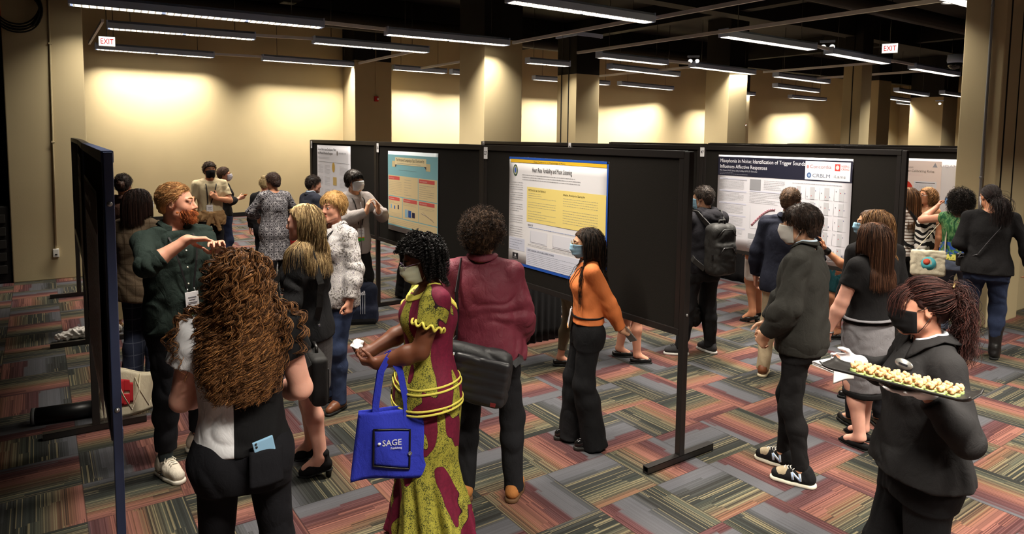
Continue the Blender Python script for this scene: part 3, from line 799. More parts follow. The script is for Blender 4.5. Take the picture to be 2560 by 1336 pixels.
# --- cream and teal poster (1.24 x .93)
w, h = 1.24, .94
t = poster((3.436, 7.52, 1.03), w, h, 'cream poster with teal header, ribbon title and red section strips', (214, 224, 230)); p = Pst(t)
TE = (134, 186, 196); CR = (226, 204, 158); RD = (214, 92, 88)
p.rect(0, .06, w, h - .10, TE, 'teal_ground', 0)
p.rect(.2, h - .155, .78, .085, (230, 214, 172), 'ribbon', 2); p.rect(.12, h - .185, .09, .07, (216, 196, 150), 'ribbon_tail', 1); p.rect(.97, h - .2, .1, .08, (216, 196, 150), 'ribbon_tail', 1)
for x0, d in ((.2, 1), (.98, -1)):
    b = MB(); b.add([(x0, h - .155, ZP + .0010), (x0 + .05 * d, h - .155, ZP + .0010), (x0, h - .19, ZP + .0010)], [(0, 1, 2)]); b.build('ribbon_fold', plain('print_80_80_90', (80, 80, 90), .6), t)
p.txt('The Perceived Complexity of Jazz Chords and its', .23, h - .115, .05, (74, 62, 50), .7, lev=3); p.lines(.25, h - .15, .66, .022, 1, (130, 112, 86), lev=3); p.lines(.3, h - .225, .5, .02, 1, (70, 120, 130), lev=2)
for (x, y, ww, hh) in [(.012, .415, .77, .24), (.795, .415, .43, .24), (.012, .165, .375, .24), (.4, .165, .39, .24), (.8, .165, .425, .24), (.012, .075, 1.213, .08)]:
    p.rect(x, y, ww, hh, CR, 'cream_panel', 1)
for (x, y, ww) in [(.02, .605, .3), (.81, .605, .36), (.02, .36, .3), (.42, .36, .34), (.81, .36, .36)]:
    p.rect(x, y, ww, .04, RD, 'red_strip', 2); p.txt('Introduction', x + .02, y + .011, .024, (240, 200, 190), ww * .45, lev=4, name='strip_lettering')
p.lines(.03, .43, .38, .16, 8, (176, 152, 112), lev=2); p.lines(.44, .43, .3, .2, 7, (176, 152, 112), fill=.6, lev=2); p.lines(.82, .43, .38, .16, 7, (150, 130, 100), lev=2)
p.lines(.03, .32, .33, .03, 2, (150, 130, 100), lev=2); p.lines(.42, .32, .35, .03, 2, (150, 130, 100), lev=2); p.lines(.82, .31, .38, .03, 2, (150, 130, 100), lev=2); p.lines(.03, .085, 1.1, .06, 3, (176, 152, 112), lev=2); p.lines(.03, .17, .33, .05, 3, (180, 158, 118), lev=2)
for (x, y, ww, hh, c) in [(.46, .19, .07, .09, (150, 190, 214)), (.545, .195, .075, .08, (44, 88, 160)), (.64, .2, .07, .06, (44, 42, 70)), (.08, .26, .03, .05, (150, 190, 214)), (.17, .26, .03, .04, (60, 110, 180)), (.27, .265, .03, .05, (44, 42, 70))]: p.rect(x, y, ww, hh, c, 'bar', 3)
p.path([(.86, .27), (1.0, .25), (1.16, .2)], .0016, (90, 100, 150), lev=3); p.path([(.9, .29), (1.02, .24), (1.14, .22)], .0012, (140, 120, 110), lev=3)
# --- white poster with tan shapes (1.3 x .95)
w, h = 1.32, .96
t = poster((3.436, 10.03, 1.04), w, h, 'white poster with a tan head outline and tan squares, behind the man in grey', (224, 222, 230)); p = Pst(t)
p.txt('Tone and Pitch in Later Development: Effects', .03, h - .075, .05, (64, 62, 66), .76); p.txt('of a Musical Practice Program', .03, h - .13, .05, (64, 62, 66), .62); p.lines(.03, h - .2, .55, .035, 2, (150, 150, 158))
p.disc(.83, h - .105, .02, .035, (120, 110, 104), 'crest', 1); p.txt('UNIVERSITY', .87, h - .115, .035, (160, 160, 166), .3, name='logo')
p.path([(.03, h - .24), (1.28, h - .24)], .002, (150, 150, 158), 'rule')
for x in (.03, .32, .92):
    for y in (.55, .38, .2, .05): p.lines(x, y, .24 if x < .9 else .34, .13, 7, (168, 168, 176))
for y, r in ((.60, 1), (.42, 0), (.05, 0)):
    if r: p.disc(.68, y + .05, .055, .07, (196, 158, 76), 'head_outline', 1)
    else: p.rect(.66, y - .02, .14, .115, (198, 168, 104), 'tan_square', 1)
# --- pale pink poster at the right (1.4 x .95)
w, h = 1.5, .96
t = poster((9.622, 5.30, .97), w, h, 'pale pink poster with a red disc near the woman photographing it', (214, 210, 216)); p = Pst(t)
p.rect(.0, .02, 1.25, h - .05, (226, 208, 204), 'pink_ground', 0)
p.txt('Joint Improvisation:', .55, h - .13, .04, (110, 100, 90), .36); p.txt('Prosody, Vocal Range and Gender Calibrating Roles', .3, h - .18, .045, (110, 100, 90), .86); p.lines(.4, h - .23, .7, .03, 2, (214, 170, 164))
b = MB(); b.add([(1.14, h - .11, ZP + .001), (1.2, h - .11, ZP + .001), (1.17, h - .05, ZP + .001)], [(0, 1, 2)]); b.build('logo_mark', plain('print_150_150_160', (150, 150, 160), .6), t); p.txt('UQAM', 1.23, h - .1, .04, (190, 186, 196), .2, name='logo')
p.disc(.78, h - .42, .13, .13, (196, 58, 44), 'red_disc', 2); p.disc(.64, h - .42, .13, .13, (120, 116, 116), 'grey_disc', 1)
p.rect(.92, .36, .28, .3, (214, 212, 220), 'text_panel', 1); p.lines(.94, .37, .24, .25, 14, (120, 120, 130), lev=2); p.path([(.94, .64), (1.18, .64)], .004, (70, 70, 76), 'rule', 2); p.rect(.92, .03, .28, .29, (214, 212, 220), 'text_panel', 1); p.lines(.94, .04, .24, .24, 12, (120, 120, 130), lev=2)
p.rect(.04, .04, .5, .6, (222, 220, 226), 'text_panel', 1); p.lines(.06, .06, .46, .55, 20, (150, 150, 160), lev=2)
# --- posters on the left row, seen almost edge on
LM = lambda A, B: Matrix.Rotation(math.atan2(B[1] - A[1], B[0] - A[0]) - math.pi / 2, 4, 'Z') @ PM
for i, (f, ww, z0, hh, l) in enumerate([(.78, 1.5, .8, 1.08, 'white poster on the nearest left board, seen edge on'), (.8, 1.3, 1.0, .95, 'pale poster curling off the middle left board')]):
    A, B = Vector((*LB[i], 0)), Vector((*LB[i + 1], 0)); e = (B - A).normalized(); nrm = Vector((-e.y, e.x, 0))
    o = A + e * 2.44 * f + nrm * .027 + Vector((0, 0, z0))
    t = poster(o, ww, hh, l, (226, 222, 222), LM(LB[i], LB[i + 1])); p = Pst(t)
    p.rect(0, hh - .2, ww, .18, (96, 84, 84), 'title_band', 0); p.txt('Sensorimotor Timing', .1, hh - .13, .07, (214, 210, 210), .8); p.lines(.05, .05, ww - .1, hh - .3, 24, (176, 160, 160))
# ------------------------------------------------------------------ people
ZL = np.array([.76, .86, .94, 1.02, 1.10, 1.20, 1.30, 1.38, 1.44, 1.485])
SHAPE = {False: (np.array([.15, .172, .172, .160, .153, .162, .176, .172, .130, .07]), np.array([.105, .120, .118, .108, .106, .112, .120, .108, .085, .055])),
         True: (np.array([.15, .178, .182, .160, .138, .142, .154, .150, .112, .06]), np.array([.108, .124, .120, .102, .093, .102, .122, .105, .08, .05]))}
def nrm(v): v = np.asarray(v, float); return v / (np.linalg.norm(v) + 1e-9)
def ik(A, C, l1, l2, pole):
    A = np.asarray(A, float); C = np.asarray(C, float); d = C - A; L = np.linalg.norm(d)
    if L > (l1 + l2) * .999: q = L / ((l1 + l2) * .999); l1 *= q; l2 *= q
    L = max(L, abs(l1 - l2) + 1e-3); u = d / L
    x = (l1 * l1 - l2 * l2 + L * L) / (2 * L); h = math.sqrt(max(l1 * l1 - x * x, 0))
    p = np.asarray(pole, float); p = p - u * (p @ u); return A + u * x + nrm(p) * h

def tubes_np(paths, rad, n=3):
    """(N,m,3) strand paths -> vertices, quads"""
    N, m, _ = paths.shape
    T = np.gradient(paths, axis=1); T /= (np.linalg.norm(T, axis=2, keepdims=True) + 1e-9)
    ref = RNG.normal(size=(N, 1, 3)); U = ref - T * (T * ref).sum(2, keepdims=True); U /= (np.linalg.norm(U, axis=2, keepdims=True) + 1e-9)
    Wv = np.cross(T, U)
    an = np.arange(n) * 2 * np.pi / n
    V = paths[:, :, None, :] + rad[:, :, None, None] * (U[:, :, None, :] * np.cos(an)[None, None, :, None] + Wv[:, :, None, :] * np.sin(an)[None, None, :, None])
    idx = np.arange(N * m * n).reshape(N, m, n)
    a = idx[:, :-1, :]; b = np.roll(idx, -1, 2)[:, :-1, :]; c = np.roll(idx, -1, 2)[:, 1:, :]; d = idx[:, 1:, :]
    return V.reshape(-1, 3), np.stack([a, b, c, d], -1).reshape(-1, 4)

class Person:
    def __init__(s, label, loc, a, h, fem=False, skin=None, vox=.007, lean=0, tw=0, side=0, head=(0, 0, 0), feet=None, arms=None, fa=1.0, fb=1.0, limb=1.0, leg=1.0, sw=None, heel=0.0, hipx=0.0, bust=None, group=None, hs=1.0, knee=0.0):
        s.S = S = h / 1.75; s.fem = fem; s.vox = vox * (1.1 if vox < .0065 else 1.25); s.heel = heel; s.skin = skin
        s.loc = loc; bear = math.atan2(loc[0], loc[1]); s.rz = -(bear + R_(a))
        s.root = empty('person', (loc[0], loc[1], 0), s.rz, label, 'person', group)
        s.z0 = heel
        s.A = SHAPE[fem][0] * S; s.B = SHAPE[fem][1] * S
        fa = np.interp(ZL, [.8, 1.05, 1.3], fa) if np.iterable(fa) else fa; fb = np.interp(ZL, [.8, 1.05, 1.3], fb) if np.iterable(fb) else fb
        s.A = s.A * fa; s.B = s.B * fb
        s.Z = ZL * S + heel
        s.lean = math.tan(R_(lean)); s.side = math.tan(R_(side)); s.twr = R_(tw); s.hipx = hipx * S
        s.limb = limb * (.88 if fem else 1.0) * S; s.legk = leg * (.98 if fem else 1.0) * S
        sw = (sw or (.165 if fem else .188)) * S
        zs = 1.425 * S + heel
        s.sh = {k: s.pt((k * sw / S, -.005, 1.425)) for k in (1, -1)}
        s.hip = {k: np.array([k * .088 * S + s.hipx, 0, .92 * S + heel]) for k in (1, -1)}
        feet = feet or {}
        s.foot = {}; s.ank = {}; s.kn = {}
        for k in (1, -1):
            f = feet.get(k, (k * .11, 0, -k * 10)); yw = R_(f[2]); fd = np.array([-math.sin(yw), math.cos(yw), 0])
            s.foot[k] = (np.array([f[0] * S, f[1] * S, f[3] if len(f) > 3 else 0.0]), fd)
            A = np.array([f[0] * S, f[1] * S, .085 * S + heel + (f[3] if len(f) > 3 else 0)]); s.ank[k] = A
            s.kn[k] = ik(s.hip[k], A, .43 * S, .415 * S, fd + np.array([k * .12, 0, 0]) + V3((0, knee, 0)))
        arms = arms or {}; s.el = {}; s.wr = {}; s.hd = {}; s.hn = {}; s.ha = {}
        for k in (1, -1):
            q = dict(w=(k * .245, .03, .905), e=(k * .35, -1, 0), d=(0, .12, -1), n=(-k, .15, 0), curl=.35, spread=0.0, th=0.0); q.update(arms.get(k, {}))
            W = s.pt(q['w']) if not q.get('raw') else np.array(q['w'], float)
            s.wr[k] = W; s.el[k] = ik(s.sh[k], W, .285 * S, .25 * S, s.rot(q['e']))
            d_ = s.wr[k] - s.sh[k]
            if np.linalg.norm(W - s.el[k]) > .27 * S: s.wr[k] = s.el[k] + nrm(W - s.el[k]) * .26 * S
            s.hd[k] = nrm(s.rot(q['d'])); n_ = s.rot(q['n']); n_ = n_ - s.hd[k] * (n_ @ s.hd[k]); s.hn[k] = nrm(n_); s.ha[k] = q
        yaw, pitch, roll = [R_(v) for v in head]
        nb = s.pt((0, -.008, 1.50)); s.neck = nb
        Hm = Matrix.Rotation(s.twr + yaw, 3, 'Z') @ Matrix.Rotation(pitch, 3, 'X') @ Matrix.Rotation(roll, 3, 'Y')
        s.H = np.array(Hm, float); s.hs = S * (.97 if fem else 1.0) * hs
        s.hc = nb + s.H @ np.array([0, .028, .133]) * S
        s.bust = bust if bust is not None else (.5 if fem else 0)
    # frames
    def axis(s, z):
        u = np.maximum(z - s.z0 - .95 * s.S, 0)
        return s.side * u + s.hipx * np.clip(1 - u / (.45 * s.S), 0, 1), s.lean * u
    def twz(s, z): return s.twr * np.clip((z - s.z0 - .95 * s.S) / (.35 * s.S), 0, 1)
    def pt(s, p):
        x, y, z = [v * s.S for v in p]; z += s.z0; t = float(s.twz(z)); c, n = math.cos(t), math.sin(t); ox, oy = s.axis(z)
        return np.array([x * c - y * n + ox, x * n + y * c + oy, z], float)
    def rot(s, v):
        x, y, z = v; c, n = math.cos(s.twr), math.sin(s.twr); return np.array([x * c - y * n, x * n + y * c, z], float)
    def hp(s, p): return s.hc + s.H @ (np.asarray(p, float) * s.hs)
    def sec(s, z): return np.interp(z, s.Z, s.A), np.interp(z, s.Z, s.B)
    def world(s, p): return Matrix.Translation((s.loc[0], s.loc[1], 0)) @ Matrix.Rotation(s.rz, 4, 'Z') @ Vector(p)
    def torso(s, sd, z0, z1, off=0.0, flare=None, k=.05, rip=None, ex=2.25, aw=1.0, fine=None):
        """torso-shaped loft from z0 to z1 (1.75 m units)"""
        S = s.S; zz = np.linspace(z0, z1, 15) * S + s.z0
        A, B = np.interp(zz, s.Z, s.A), np.interp(zz, s.Z, s.B)
        o = np.interp(zz / S - s.z0 / S, *zip(*off)) if np.iterable(off) else off
        cx, cy = s.axis(zz)
        r = None
        if rip is not None: r = (np.interp((zz - s.z0) / S, *zip(*rip[0])), rip[1], rip[2])
        sd.loft(zz, (A + o) * aw, B + o, cx, cy, s.twz(zz), ex, k, rip=r)
    def shoulders(s, sd, off=0.0, k=.06):
        S = s.S
        for q in (1, -1):
            sd.cone(s.pt((q * .045, -.012, 1.478)), s.sh[q] + np.array([0, 0, -.004]) * S, (.032) * S + off, .044 * min(s.limb, 1.05 * S) + off, k)
            if s.bust: pass
    def breasts(s, sd, off=0.0):
        if s.bust:
            for q in (1, -1): sd.ell(s.pt((q * .07, .07, 1.285)), np.array([.066, .07, .068]) * s.S * (.75 + .4 * s.bust) + off, .05 * s.S)
    def armc(s, sd, k, off=(.0, .0, .0), t1=1.0, flat=True, kk=.03, puff=0.0):
        """arm or sleeve; t1: 0..1 upper arm, 1..2 forearm; off at shoulder, elbow, wrist"""
        L = s.limb; rs = [.050 * L + off[0], .042 * L + off[1], .0275 * L + off[2]]
        a, e, w = s.sh[k], s.el[k], s.wr[k]
        mid = a + (e - a) * .4
        if t1 <= 1:
            b = a + (e - a) * t1; sd.cone(a, b, rs[0], rs[0] + (rs[1] - rs[0]) * t1 + puff, kk, flat=flat)
        else:
            sd.cone(a, e, rs[0], rs[1], kk)
            m = e + (w - e) * .3; f = t1 - 1
            r3 = rs[1] + .003 * L
            if f <= .3: sd.cone(e, e + (w - e) * f, rs[1], rs[1], kk, flat=flat)
            else:
                sd.cone(e, m, rs[1], r3, kk); sd.cone(m, e + (w - e) * f, r3, r3 + (rs[2] - r3) * (f - .3) / .7, kk, flat=flat)
    def legc(s, sd, k, r, hem=.085, kk=.03, off=0.0):
        """r: radii (hip, knee, calf, ankle)"""
        L = s.legk; h, n, a = s.hip[k], s.kn[k], s.ank[k]
        top = h + np.array([0, 0, .02]) * s.S
        sd.cone(top, n, r[0] * L + off, r[1] * L + off, kk)
        b = n + (a - n) * .33; b = b - s.foot[k][1] * .012 * s.S
        sd.cone(n, b, r[1] * L + off, r[2] * L + off, kk)
        u = a - n; f = (n[2] - (hem * s.S + s.z0 * (1 if hem > .08 else 0))) / max(n[2] - a[2], 1e-6); e = n + u * f
        sd.cone(b, e, r[2] * L + off, r[3] * L + off, kk, flat=True)
    # ------------------------------------------------ skin
    def body(s, face=True, torso=True):
        sd = SD(s.vox); S = s.S
        if torso:
            s.torso(sd, .80, 1.475, off=-.012 * S); s.shoulders(sd, -.012 * S); s.breasts(sd, -.014 * S)
            for k in (1, -1):
                s.legc(sd, k, (.076, .050, .052, .034), .075)
        for k in (1, -1):
            s.armc(sd, k, t1=2.0, flat=False, kk=.02); s.hand(sd, k)
            f, fd = s.foot[k]; A = s.ank[k]
            sd.cone(A, A + fd * .1 * S - np.array([0, 0, .045 * S + s.heel * .8]), .033 * s.legk, .028 * s.legk, .03)
        sd.cone(s.neck - np.array([0, 0, .05 * S]), s.hp((0, -.02, -.03)), .056 * S * (.88 if s.fem else 1.03), .054 * s.hs * (.9 if s.fem else 1), .025)
        s.head(sd, face)
        o = sd.build('body', s.skin, s.root); return o
    def hand(s, sd, k):
        W, d, n, q = s.wr[k], s.hd[k], s.hn[k], s.ha[k]; z = s.S * (.92 if s.fem else 1.0)
        t = np.cross(d, n) * k; c = q['curl']; sp = q['spread']
        M = np.stack([t, d, n], 1).astype(np.float32)
        sd.cone(W - d * .01, W + d * .03 * z, .026 * s.limb, .026 * z, .02, sq=(n, .72))
        sd.box(W + d * .055 * z, np.array([.040, .046, .0135]) * z, .0125 * z, .012, M=M)
        for i, (o, l, r) in enumerate(((.030, .073, .0090), (.0105, .081, .0092), (-.0105, .074, .0088), (-.030, .057, .0078))):
            cu = c[i] if np.iterable(c) else c * (1 + .08 * (i - 1))
            b = W + (d * .094 + t * o) * z; st = sp * (1.5 - i) * .28; an = 0; p = b - d * .01 * z; rr = r * z
            for j, (f, w) in enumerate(((.46, 70), (.31, 85), (.23, 50))):
                an += R_(w) * cu; dr = nrm(d * math.cos(an) + n * math.sin(an) + t * st * (1 if j == 0 else .7))
                e = p + dr * (l * f + (.01 if j == 0 else 0)) * z; sd.cone(p, e, rr, rr * .88, .004 if j else .009); p = e; rr *= .88
            if not hasattr(s, 'tips'): s.tips = {}
            s.tips[(k, i)] = p
        th = q['th']; b = W + (d * .022 + t * .026 + n * .006) * z
        v1 = nrm(d * .62 + t * (.72 - .5 * th) + n * (.3 + .5 * th)); p = b + v1 * .042 * z; sd.cone(b, p, .0145 * z, .0115 * z, .014)
        v2 = nrm(d * .88 + t * (.38 - .5 * th) + n * (.25 + .5 * th)); e = p + v2 * .034 * z; sd.cone(p, e, .0112 * z, .0098 * z, .005)
        v3 = nrm(d * .95 + t * (.18 - .4 * th) + n * (.25 + .4 * th)); g = e + v3 * .024 * z; sd.cone(e, g, .0098 * z, .0075 * z, .004); s.tips[(k, 4)] = g
    def head(s, sd, face=True):
        hs = s.hs; H = s.H.astype(np.float32); P = s.hp
        E = lambda c, r, k=.02, op='u': sd.ell(P(c), np.array(r) * hs, k * hs, op, M=H)
        E((0, -.014, .03), (.076, .096, .087)); E((0, .022, -.025), (.062, .070, .092), .03)
        sd.cone(P((-.045, .015, -.07)), P((-.012, .072, -.1)), .022 * hs, .018 * hs, .03 * hs); sd.cone(P((.045, .015, -.07)), P((.012, .072, -.1)), .022 * hs, .018 * hs, .03 * hs)
        E((0, .074, -.098), (.022, .018, .016), .02)
        if face:
            for k in (1, -1):
                E((k * .032, .055, -.028), (.025, .021, .022), .03)
                E((k * .032, .101, .004), (.020, .016, .013), .012, 's')
                E((k * .031, .076, .003), (.0155, .0145, .0135), .004)
                E((k * .031, .0785, .0125), (.0165, .0122, .0075), .003)
                sd.cone(P((k * .012, .089, .022)), P((k * .048, .074, .022)), .009 * hs, .007 * hs, .014 * hs)
                E((k * .012, .096, -.037), (.0085, .009, .007), .008)
            sd.cone(P((0, .086, .012)), P((0, .109, -.03)), .008 * hs, .0115 * hs, .012 * hs)
            E((0, .09, -.060), (.022, .010, .006), .006); E((0, .087, -.071), (.02, .010, .0065), .006)
            E((0, .1, -.0655), (.024, .008, .0018), .004, 's')
        for k in (1, -1):
            eM = (s.H @ np.array(Matrix.Rotation(R_(-k * 18), 3, 'Z'))).astype(np.float32)
            sd.ell(P((k * .077, -.012, -.006)), np.array((.0075, .019, .031)) * hs, .006 * hs, M=eM)
            sd.ell(P((k * .085, -.009, -.002)), np.array((.006, .010, .017)) * hs, .006 * hs, 's', M=eM)
    def eyes(s, iris=(70, 50, 36), brow=(60, 44, 34), bw=.0045, white=(228, 222, 216), closed=False):
        hs = s.hs
        for k in (1, -1):
            b = MB(); b.lathe([(0, -.0112 * hs)] + [(.0112 * hs * math.sin(a), -.0112 * hs * math.cos(a)) for a in np.linspace(.3, 2.84, 9)] + [(0, .0112 * hs)], s.hp((k * .031, .0795, .002)), 14)
            e = b.build('eye', plain('eye_white', white, .25, .5), s.root)
            q = MB(); M = Matrix([list(r) for r in s.H]).to_4x4() @ Matrix.Rotation(R_(-90), 4, 'X')
            q.lathe([(0, .0117 * hs), (.0035 * hs, .0115 * hs), (.0062 * hs, .0102 * hs), (.0, .0095 * hs)], s.hp((k * .031, .0795, .002)), 14, M)
            q.build('iris', plain('iris_%d_%d_%d' % iris, iris, .15, .6), e)
            q = MB(); pts = [s.hp((k * (.013 + .037 * t), .0925 - .016 * t * t + .002, .0235 + .007 * math.sin(t * 2.6))) for t in np.linspace(0, 1, 8)]
            q.tube(pts, [bw * hs * w for w in (.7, 1, 1, 1, .9, .8, .6, .3)], 6); q.build('eyebrow', hairmat('brow_%d_%d_%d' % brow, brow), s.root)
    # ------------------------------------------------ clothes
    def top(s, name, mat, hem=.92, off=.014, sleeve=2.0, soff=(.012, .014, .012), neck=.068, nz=1.462, vneck=0, flare=None, fold=(.006, 12, 8), rip=None, vox=None, sh=1.0, puff=0.0, zt=1.49, bust=True, cuts=(), label=None, kshould=.05, armk=.035, seed=0):
        sd = SD(vox or s.vox); S = s.S
        of = off if np.iterable(off) else [(.5, off), (1.6, off)]
        of = [(z, o * S) for z, o in of]
        o3 = np.interp(1.4, *zip(*of))
        if flare: of = [(z, o + np.interp(z, *zip(*flare)) * S) for z, o in [(q, np.interp(q, *zip(*of))) for q in np.linspace(.3, 1.55, 26)]]
        s.torso(sd, hem, zt - .015, off=of, rip=rip); s.shoulders(sd, o3 * sh, kshould)
        if bust: s.breasts(sd, o3 * .6)
        if sleeve > 0:
            for k in (1, -1): s.armc(sd, k, [v * S for v in soff], sleeve, puff=puff, kk=armk)
        if neck: sd.cone(s.pt((0, -.004, nz)), s.pt((0, .004, nz + .12)), neck * S, neck * 1.25 * S, .01, 's')
        if vneck:
            sd.cone(s.pt((0, .12, nz + .03)), s.pt((0, .17, nz - vneck)), .06 * S, .008 * S, .01, 's')
        for c in cuts: sd.cut(c)
        return sd.build(name, mat, s.root, label, disp=folds(fold[0] * S, fold[1] / S, fold[2] / S, seed) if fold else None)
    def trousers(s, name, mat, waist=1.03, hem=.07, r=(.086, .062, .056, .05), off=.008, fold=(.006, 9, 11), vox=None, label=None, glute=1.0, seed=1):
        sd = SD(vox or s.vox); S = s.S
        s.torso(sd, .80, waist, off=[(.8, off * S), (.9, off * S * .6), (1.05, -.006 * S)])
        for k in (1, -1):
            s.legc(sd, k, r, hem, .04)
            if glute: sd.ell(s.hip[k] + np.array([0, -.047 * S, -.015 * S]), np.array([.08, .066, .085]) * S * glute + off * S * .6, .05 * S)
        return sd.build(name, mat, s.root, label, disp=folds(fold[0] * S, fold[1] / S, fold[2] / S, seed) if fold else None)
    def skirt(s, name, mat, zs, aw, bw, cy=0, rip=None, fold=(.004, 10, 4), label=None, ex=2.2, vox=None, cuts=()):
        sd = SD(vox or s.vox); S = s.S; z = np.array(zs) * S + s.z0; cx, oy = s.axis(z)
        r = None if rip is None else (np.array(rip[0]), rip[1], rip[2])
        sd.loft(z, np.array(aw) * S, np.array(bw) * S, cx, oy + np.array(cy) * S, s.twz(z), ex, .02, rip=r)
        for c in cuts: sd.cut(c)
        return sd.build(name, mat, s.root, label, disp=folds(fold[0] * S, fold[1], fold[2]) if fold else None)
    def collar(s, mat, r0=.066, r1=.085, z0=1.488, z1=1.455, gap=40, dy=.0, name='collar', thick=.005, point=.03, stand=.02):
        """turned-down shirt collar, open at the front by gap degrees"""
        S = s.S; dz0 = z0 - 1.49; wd = r1 - r0
        def fn(u, v):
            a = R_(90 + gap / 2 + (360 - gap) * u); e = abs(u - .5) * 2; sn = math.sin(a)
            zt = 1.524 + dz0 * .5 - .034 * max(0, sn)
            if v < .35: r = r0 + .002; z = zt - stand * (1 - v / .35)
            else:
                f = (v - .35) / .65; r = r0 + .004 + wd * f; z = zt + .004 * math.sin(f * 3.14) - (.010 + .030 * abs(sn)) * f * min(1, wd / .02) - point * f * max(0, e - .75) / .25
            return s.pt((r * math.cos(a), r * sn * .95 + dy - .004, z))
        b = MB(); b.grid(fn, 40, 8, thick * S); return b.build(name, mat, s.root)
    def shoe(s, k, kind='sneaker', mat=None, sole=None, names=('shoe', 'sole'), toe=.165, w=.038, top=.1, laces=None, soleh=.026, vox=None):
        f, fd = s.foot[k]; S = s.S * (.93 if s.fem else 1.0); A = np.array([f[0], f[1], f[2]]); sd_ = np.array([fd[1], -fd[0], 0]); hh = s.heel
        def Q(x, y, z):
            # ground rises under the heel for heeled shoes
            return A + sd_ * x * S + fd * y * S + np.array([0, 0, z * S + hh * np.clip((.09 - y) / .13, 0, 1)])
        vx = vox or min(s.vox, .006)
        b = SD(vx); zz = soleh if kind != 'heel' else .008
        zb = zz + .028
        b.cone(Q(0, -.045, zb), Q(0, .06, zb), w * S, (w + .003) * S, .02); b.cone(Q(0, .06, zb), Q(0, toe - .03, zz + .017), (w + .003) * S, (w - .006) * S, .02)
        if kind == 'pointed': b.cone(Q(0, toe - .05, zz + .012), Q(0, toe + .02, zz + .004), .024 * S, .008 * S, .02)
        if kind in ('sneaker', 'oxford', 'boot', 'tallboot', 'platform'):
            b.cone(Q(0, -.018, zb), Q(0, -.022, top), (w + .001) * S, (w + .002) * S, .03)
            b.cone(Q(0, .02, top - .012), Q(0, .11, zz + .03), .026 * S, .022 * S, .03)
        if kind == 'tallboot':
            n, a = s.kn[k], s.ank[k]; e = n + (a - n) * .18; m_ = n + (a - n) * .4
            b.cone(a, m_, .050 * s.legk, .066 * s.legk, .04); b.cone(m_, e, .066 * s.legk, .068 * s.legk, .03, flat=True)
        if kind in ('flat', 'pointed', 'heel', 'strap'):
            b.cone(Q(0, -.03, zb + .035), Q(0, .055, zb + .030), (w - .008) * S, (w - .007) * S, .012, 's')
        if kind in ('flat', 'pointed', 'heel', 'strap'): b.cut(lambda P: P[..., 2] - (zb * S + .016 * S + hh))
        b.cut(lambda P, h=f[2]: (zz * S * .6 + h if hh == 0 else h + .002) - P[..., 2])
        o = b.build(names[0], mat, s.root, disp=folds(.0015, 40, 30, 2))
        q = SD(vx)
        for (x0, y0, r0, x1, y1, r1) in ((0, -.045, w + .005, 0, .07, w + .007), (0, .07, w + .007, 0, toe - .025, w - .002)):
            q.cone(Q(x0, y0, zz * .45), Q(x1, y1, zz * .45), r0 * S, r1 * S, .01)
        if kind == 'pointed': q.cone(Q(0, toe - .05, .004), Q(0, toe + .02, .003), .022 * S, .008 * S, .01)
        h0 = zz * S
        def slab(P):
            y = (P[..., 0] - A[0]) * fd[0] + (P[..., 1] - A[1]) * fd[1]; base = hh * np.clip((.09 - y / S) / .13, 0, 1) + A[2]
            return np.maximum(P[..., 2] - base - h0, base - P[..., 2] + (0 if hh == 0 else -.0))
        q.cut(slab); so = q.build(names[1], sole, o, smooth_it=0 if hh else 1)
        if hh > .015 and kind != 'platform':
            hb = MB(); c = Q(0, -.055, 0); hb.tube([(c[0], c[1], A[2]), (c[0], c[1], A[2] + hh + .01)], [.017 * S, .026 * S], 12); hb.build('heel', sole, o)
        if laces is not None:
            lb = MB()
            for i in range(5):
                y = .03 + i * .017; z = top - .005 - i * (top - zz - .05) / 5.2 + .024
                lb.tube([Q(-.022, y - .004, z - .008), Q(-.008, y + .004, z + .003), Q(.008, y - .002, z + .003), Q(.022, y + .006, z - .008)], .0032 * S, 6)
            for g in (1, -1):
                lb.tube([Q(0, .03, top + .01), Q(g * .02, .035, top + .02), Q(g * .035, .05, top + .004), Q(g * .022, .045, top - .012), Q(0, .034, top + .006)], .003 * S, 6)
                lb.tube([Q(0, .03, top + .01), Q(g * .018, .06, top - .005), Q(g * .03, .075, top - .035)], .0028 * S, 6)
            lb.build('laces', laces, o)
        return o, Q
    # ------------------------------------------------ hair
    def scalp(s, N, top=0.0, front=.068, temple=.004, nape=-.078, seed=0, lim=None):
        """points on the scalp, head coordinates (metres / hs)"""
        g = np.random.default_rng(100 + seed); out = []
        while sum(len(o) for o in out) < N:
            d = g.normal(size=(N * 3, 3)); d /= np.linalg.norm(d, axis=1, keepdims=True)
            p = d * np.array([.0765, .0965, .0875]) + np.array([0, -.014, .03])
            ph = np.degrees(np.abs(np.arctan2(p[:, 0], p[:, 1] + .014)))
            zmin = np.interp(ph, [0, 34, 50, 72, 84, 105, 130, 180], [front, front - .006, front - .028, temple + .01, temple - .03, .012, nape + .015, nape])
            out.append(p[p[:, 2] > zmin])
        return np.concatenate(out)[:N]
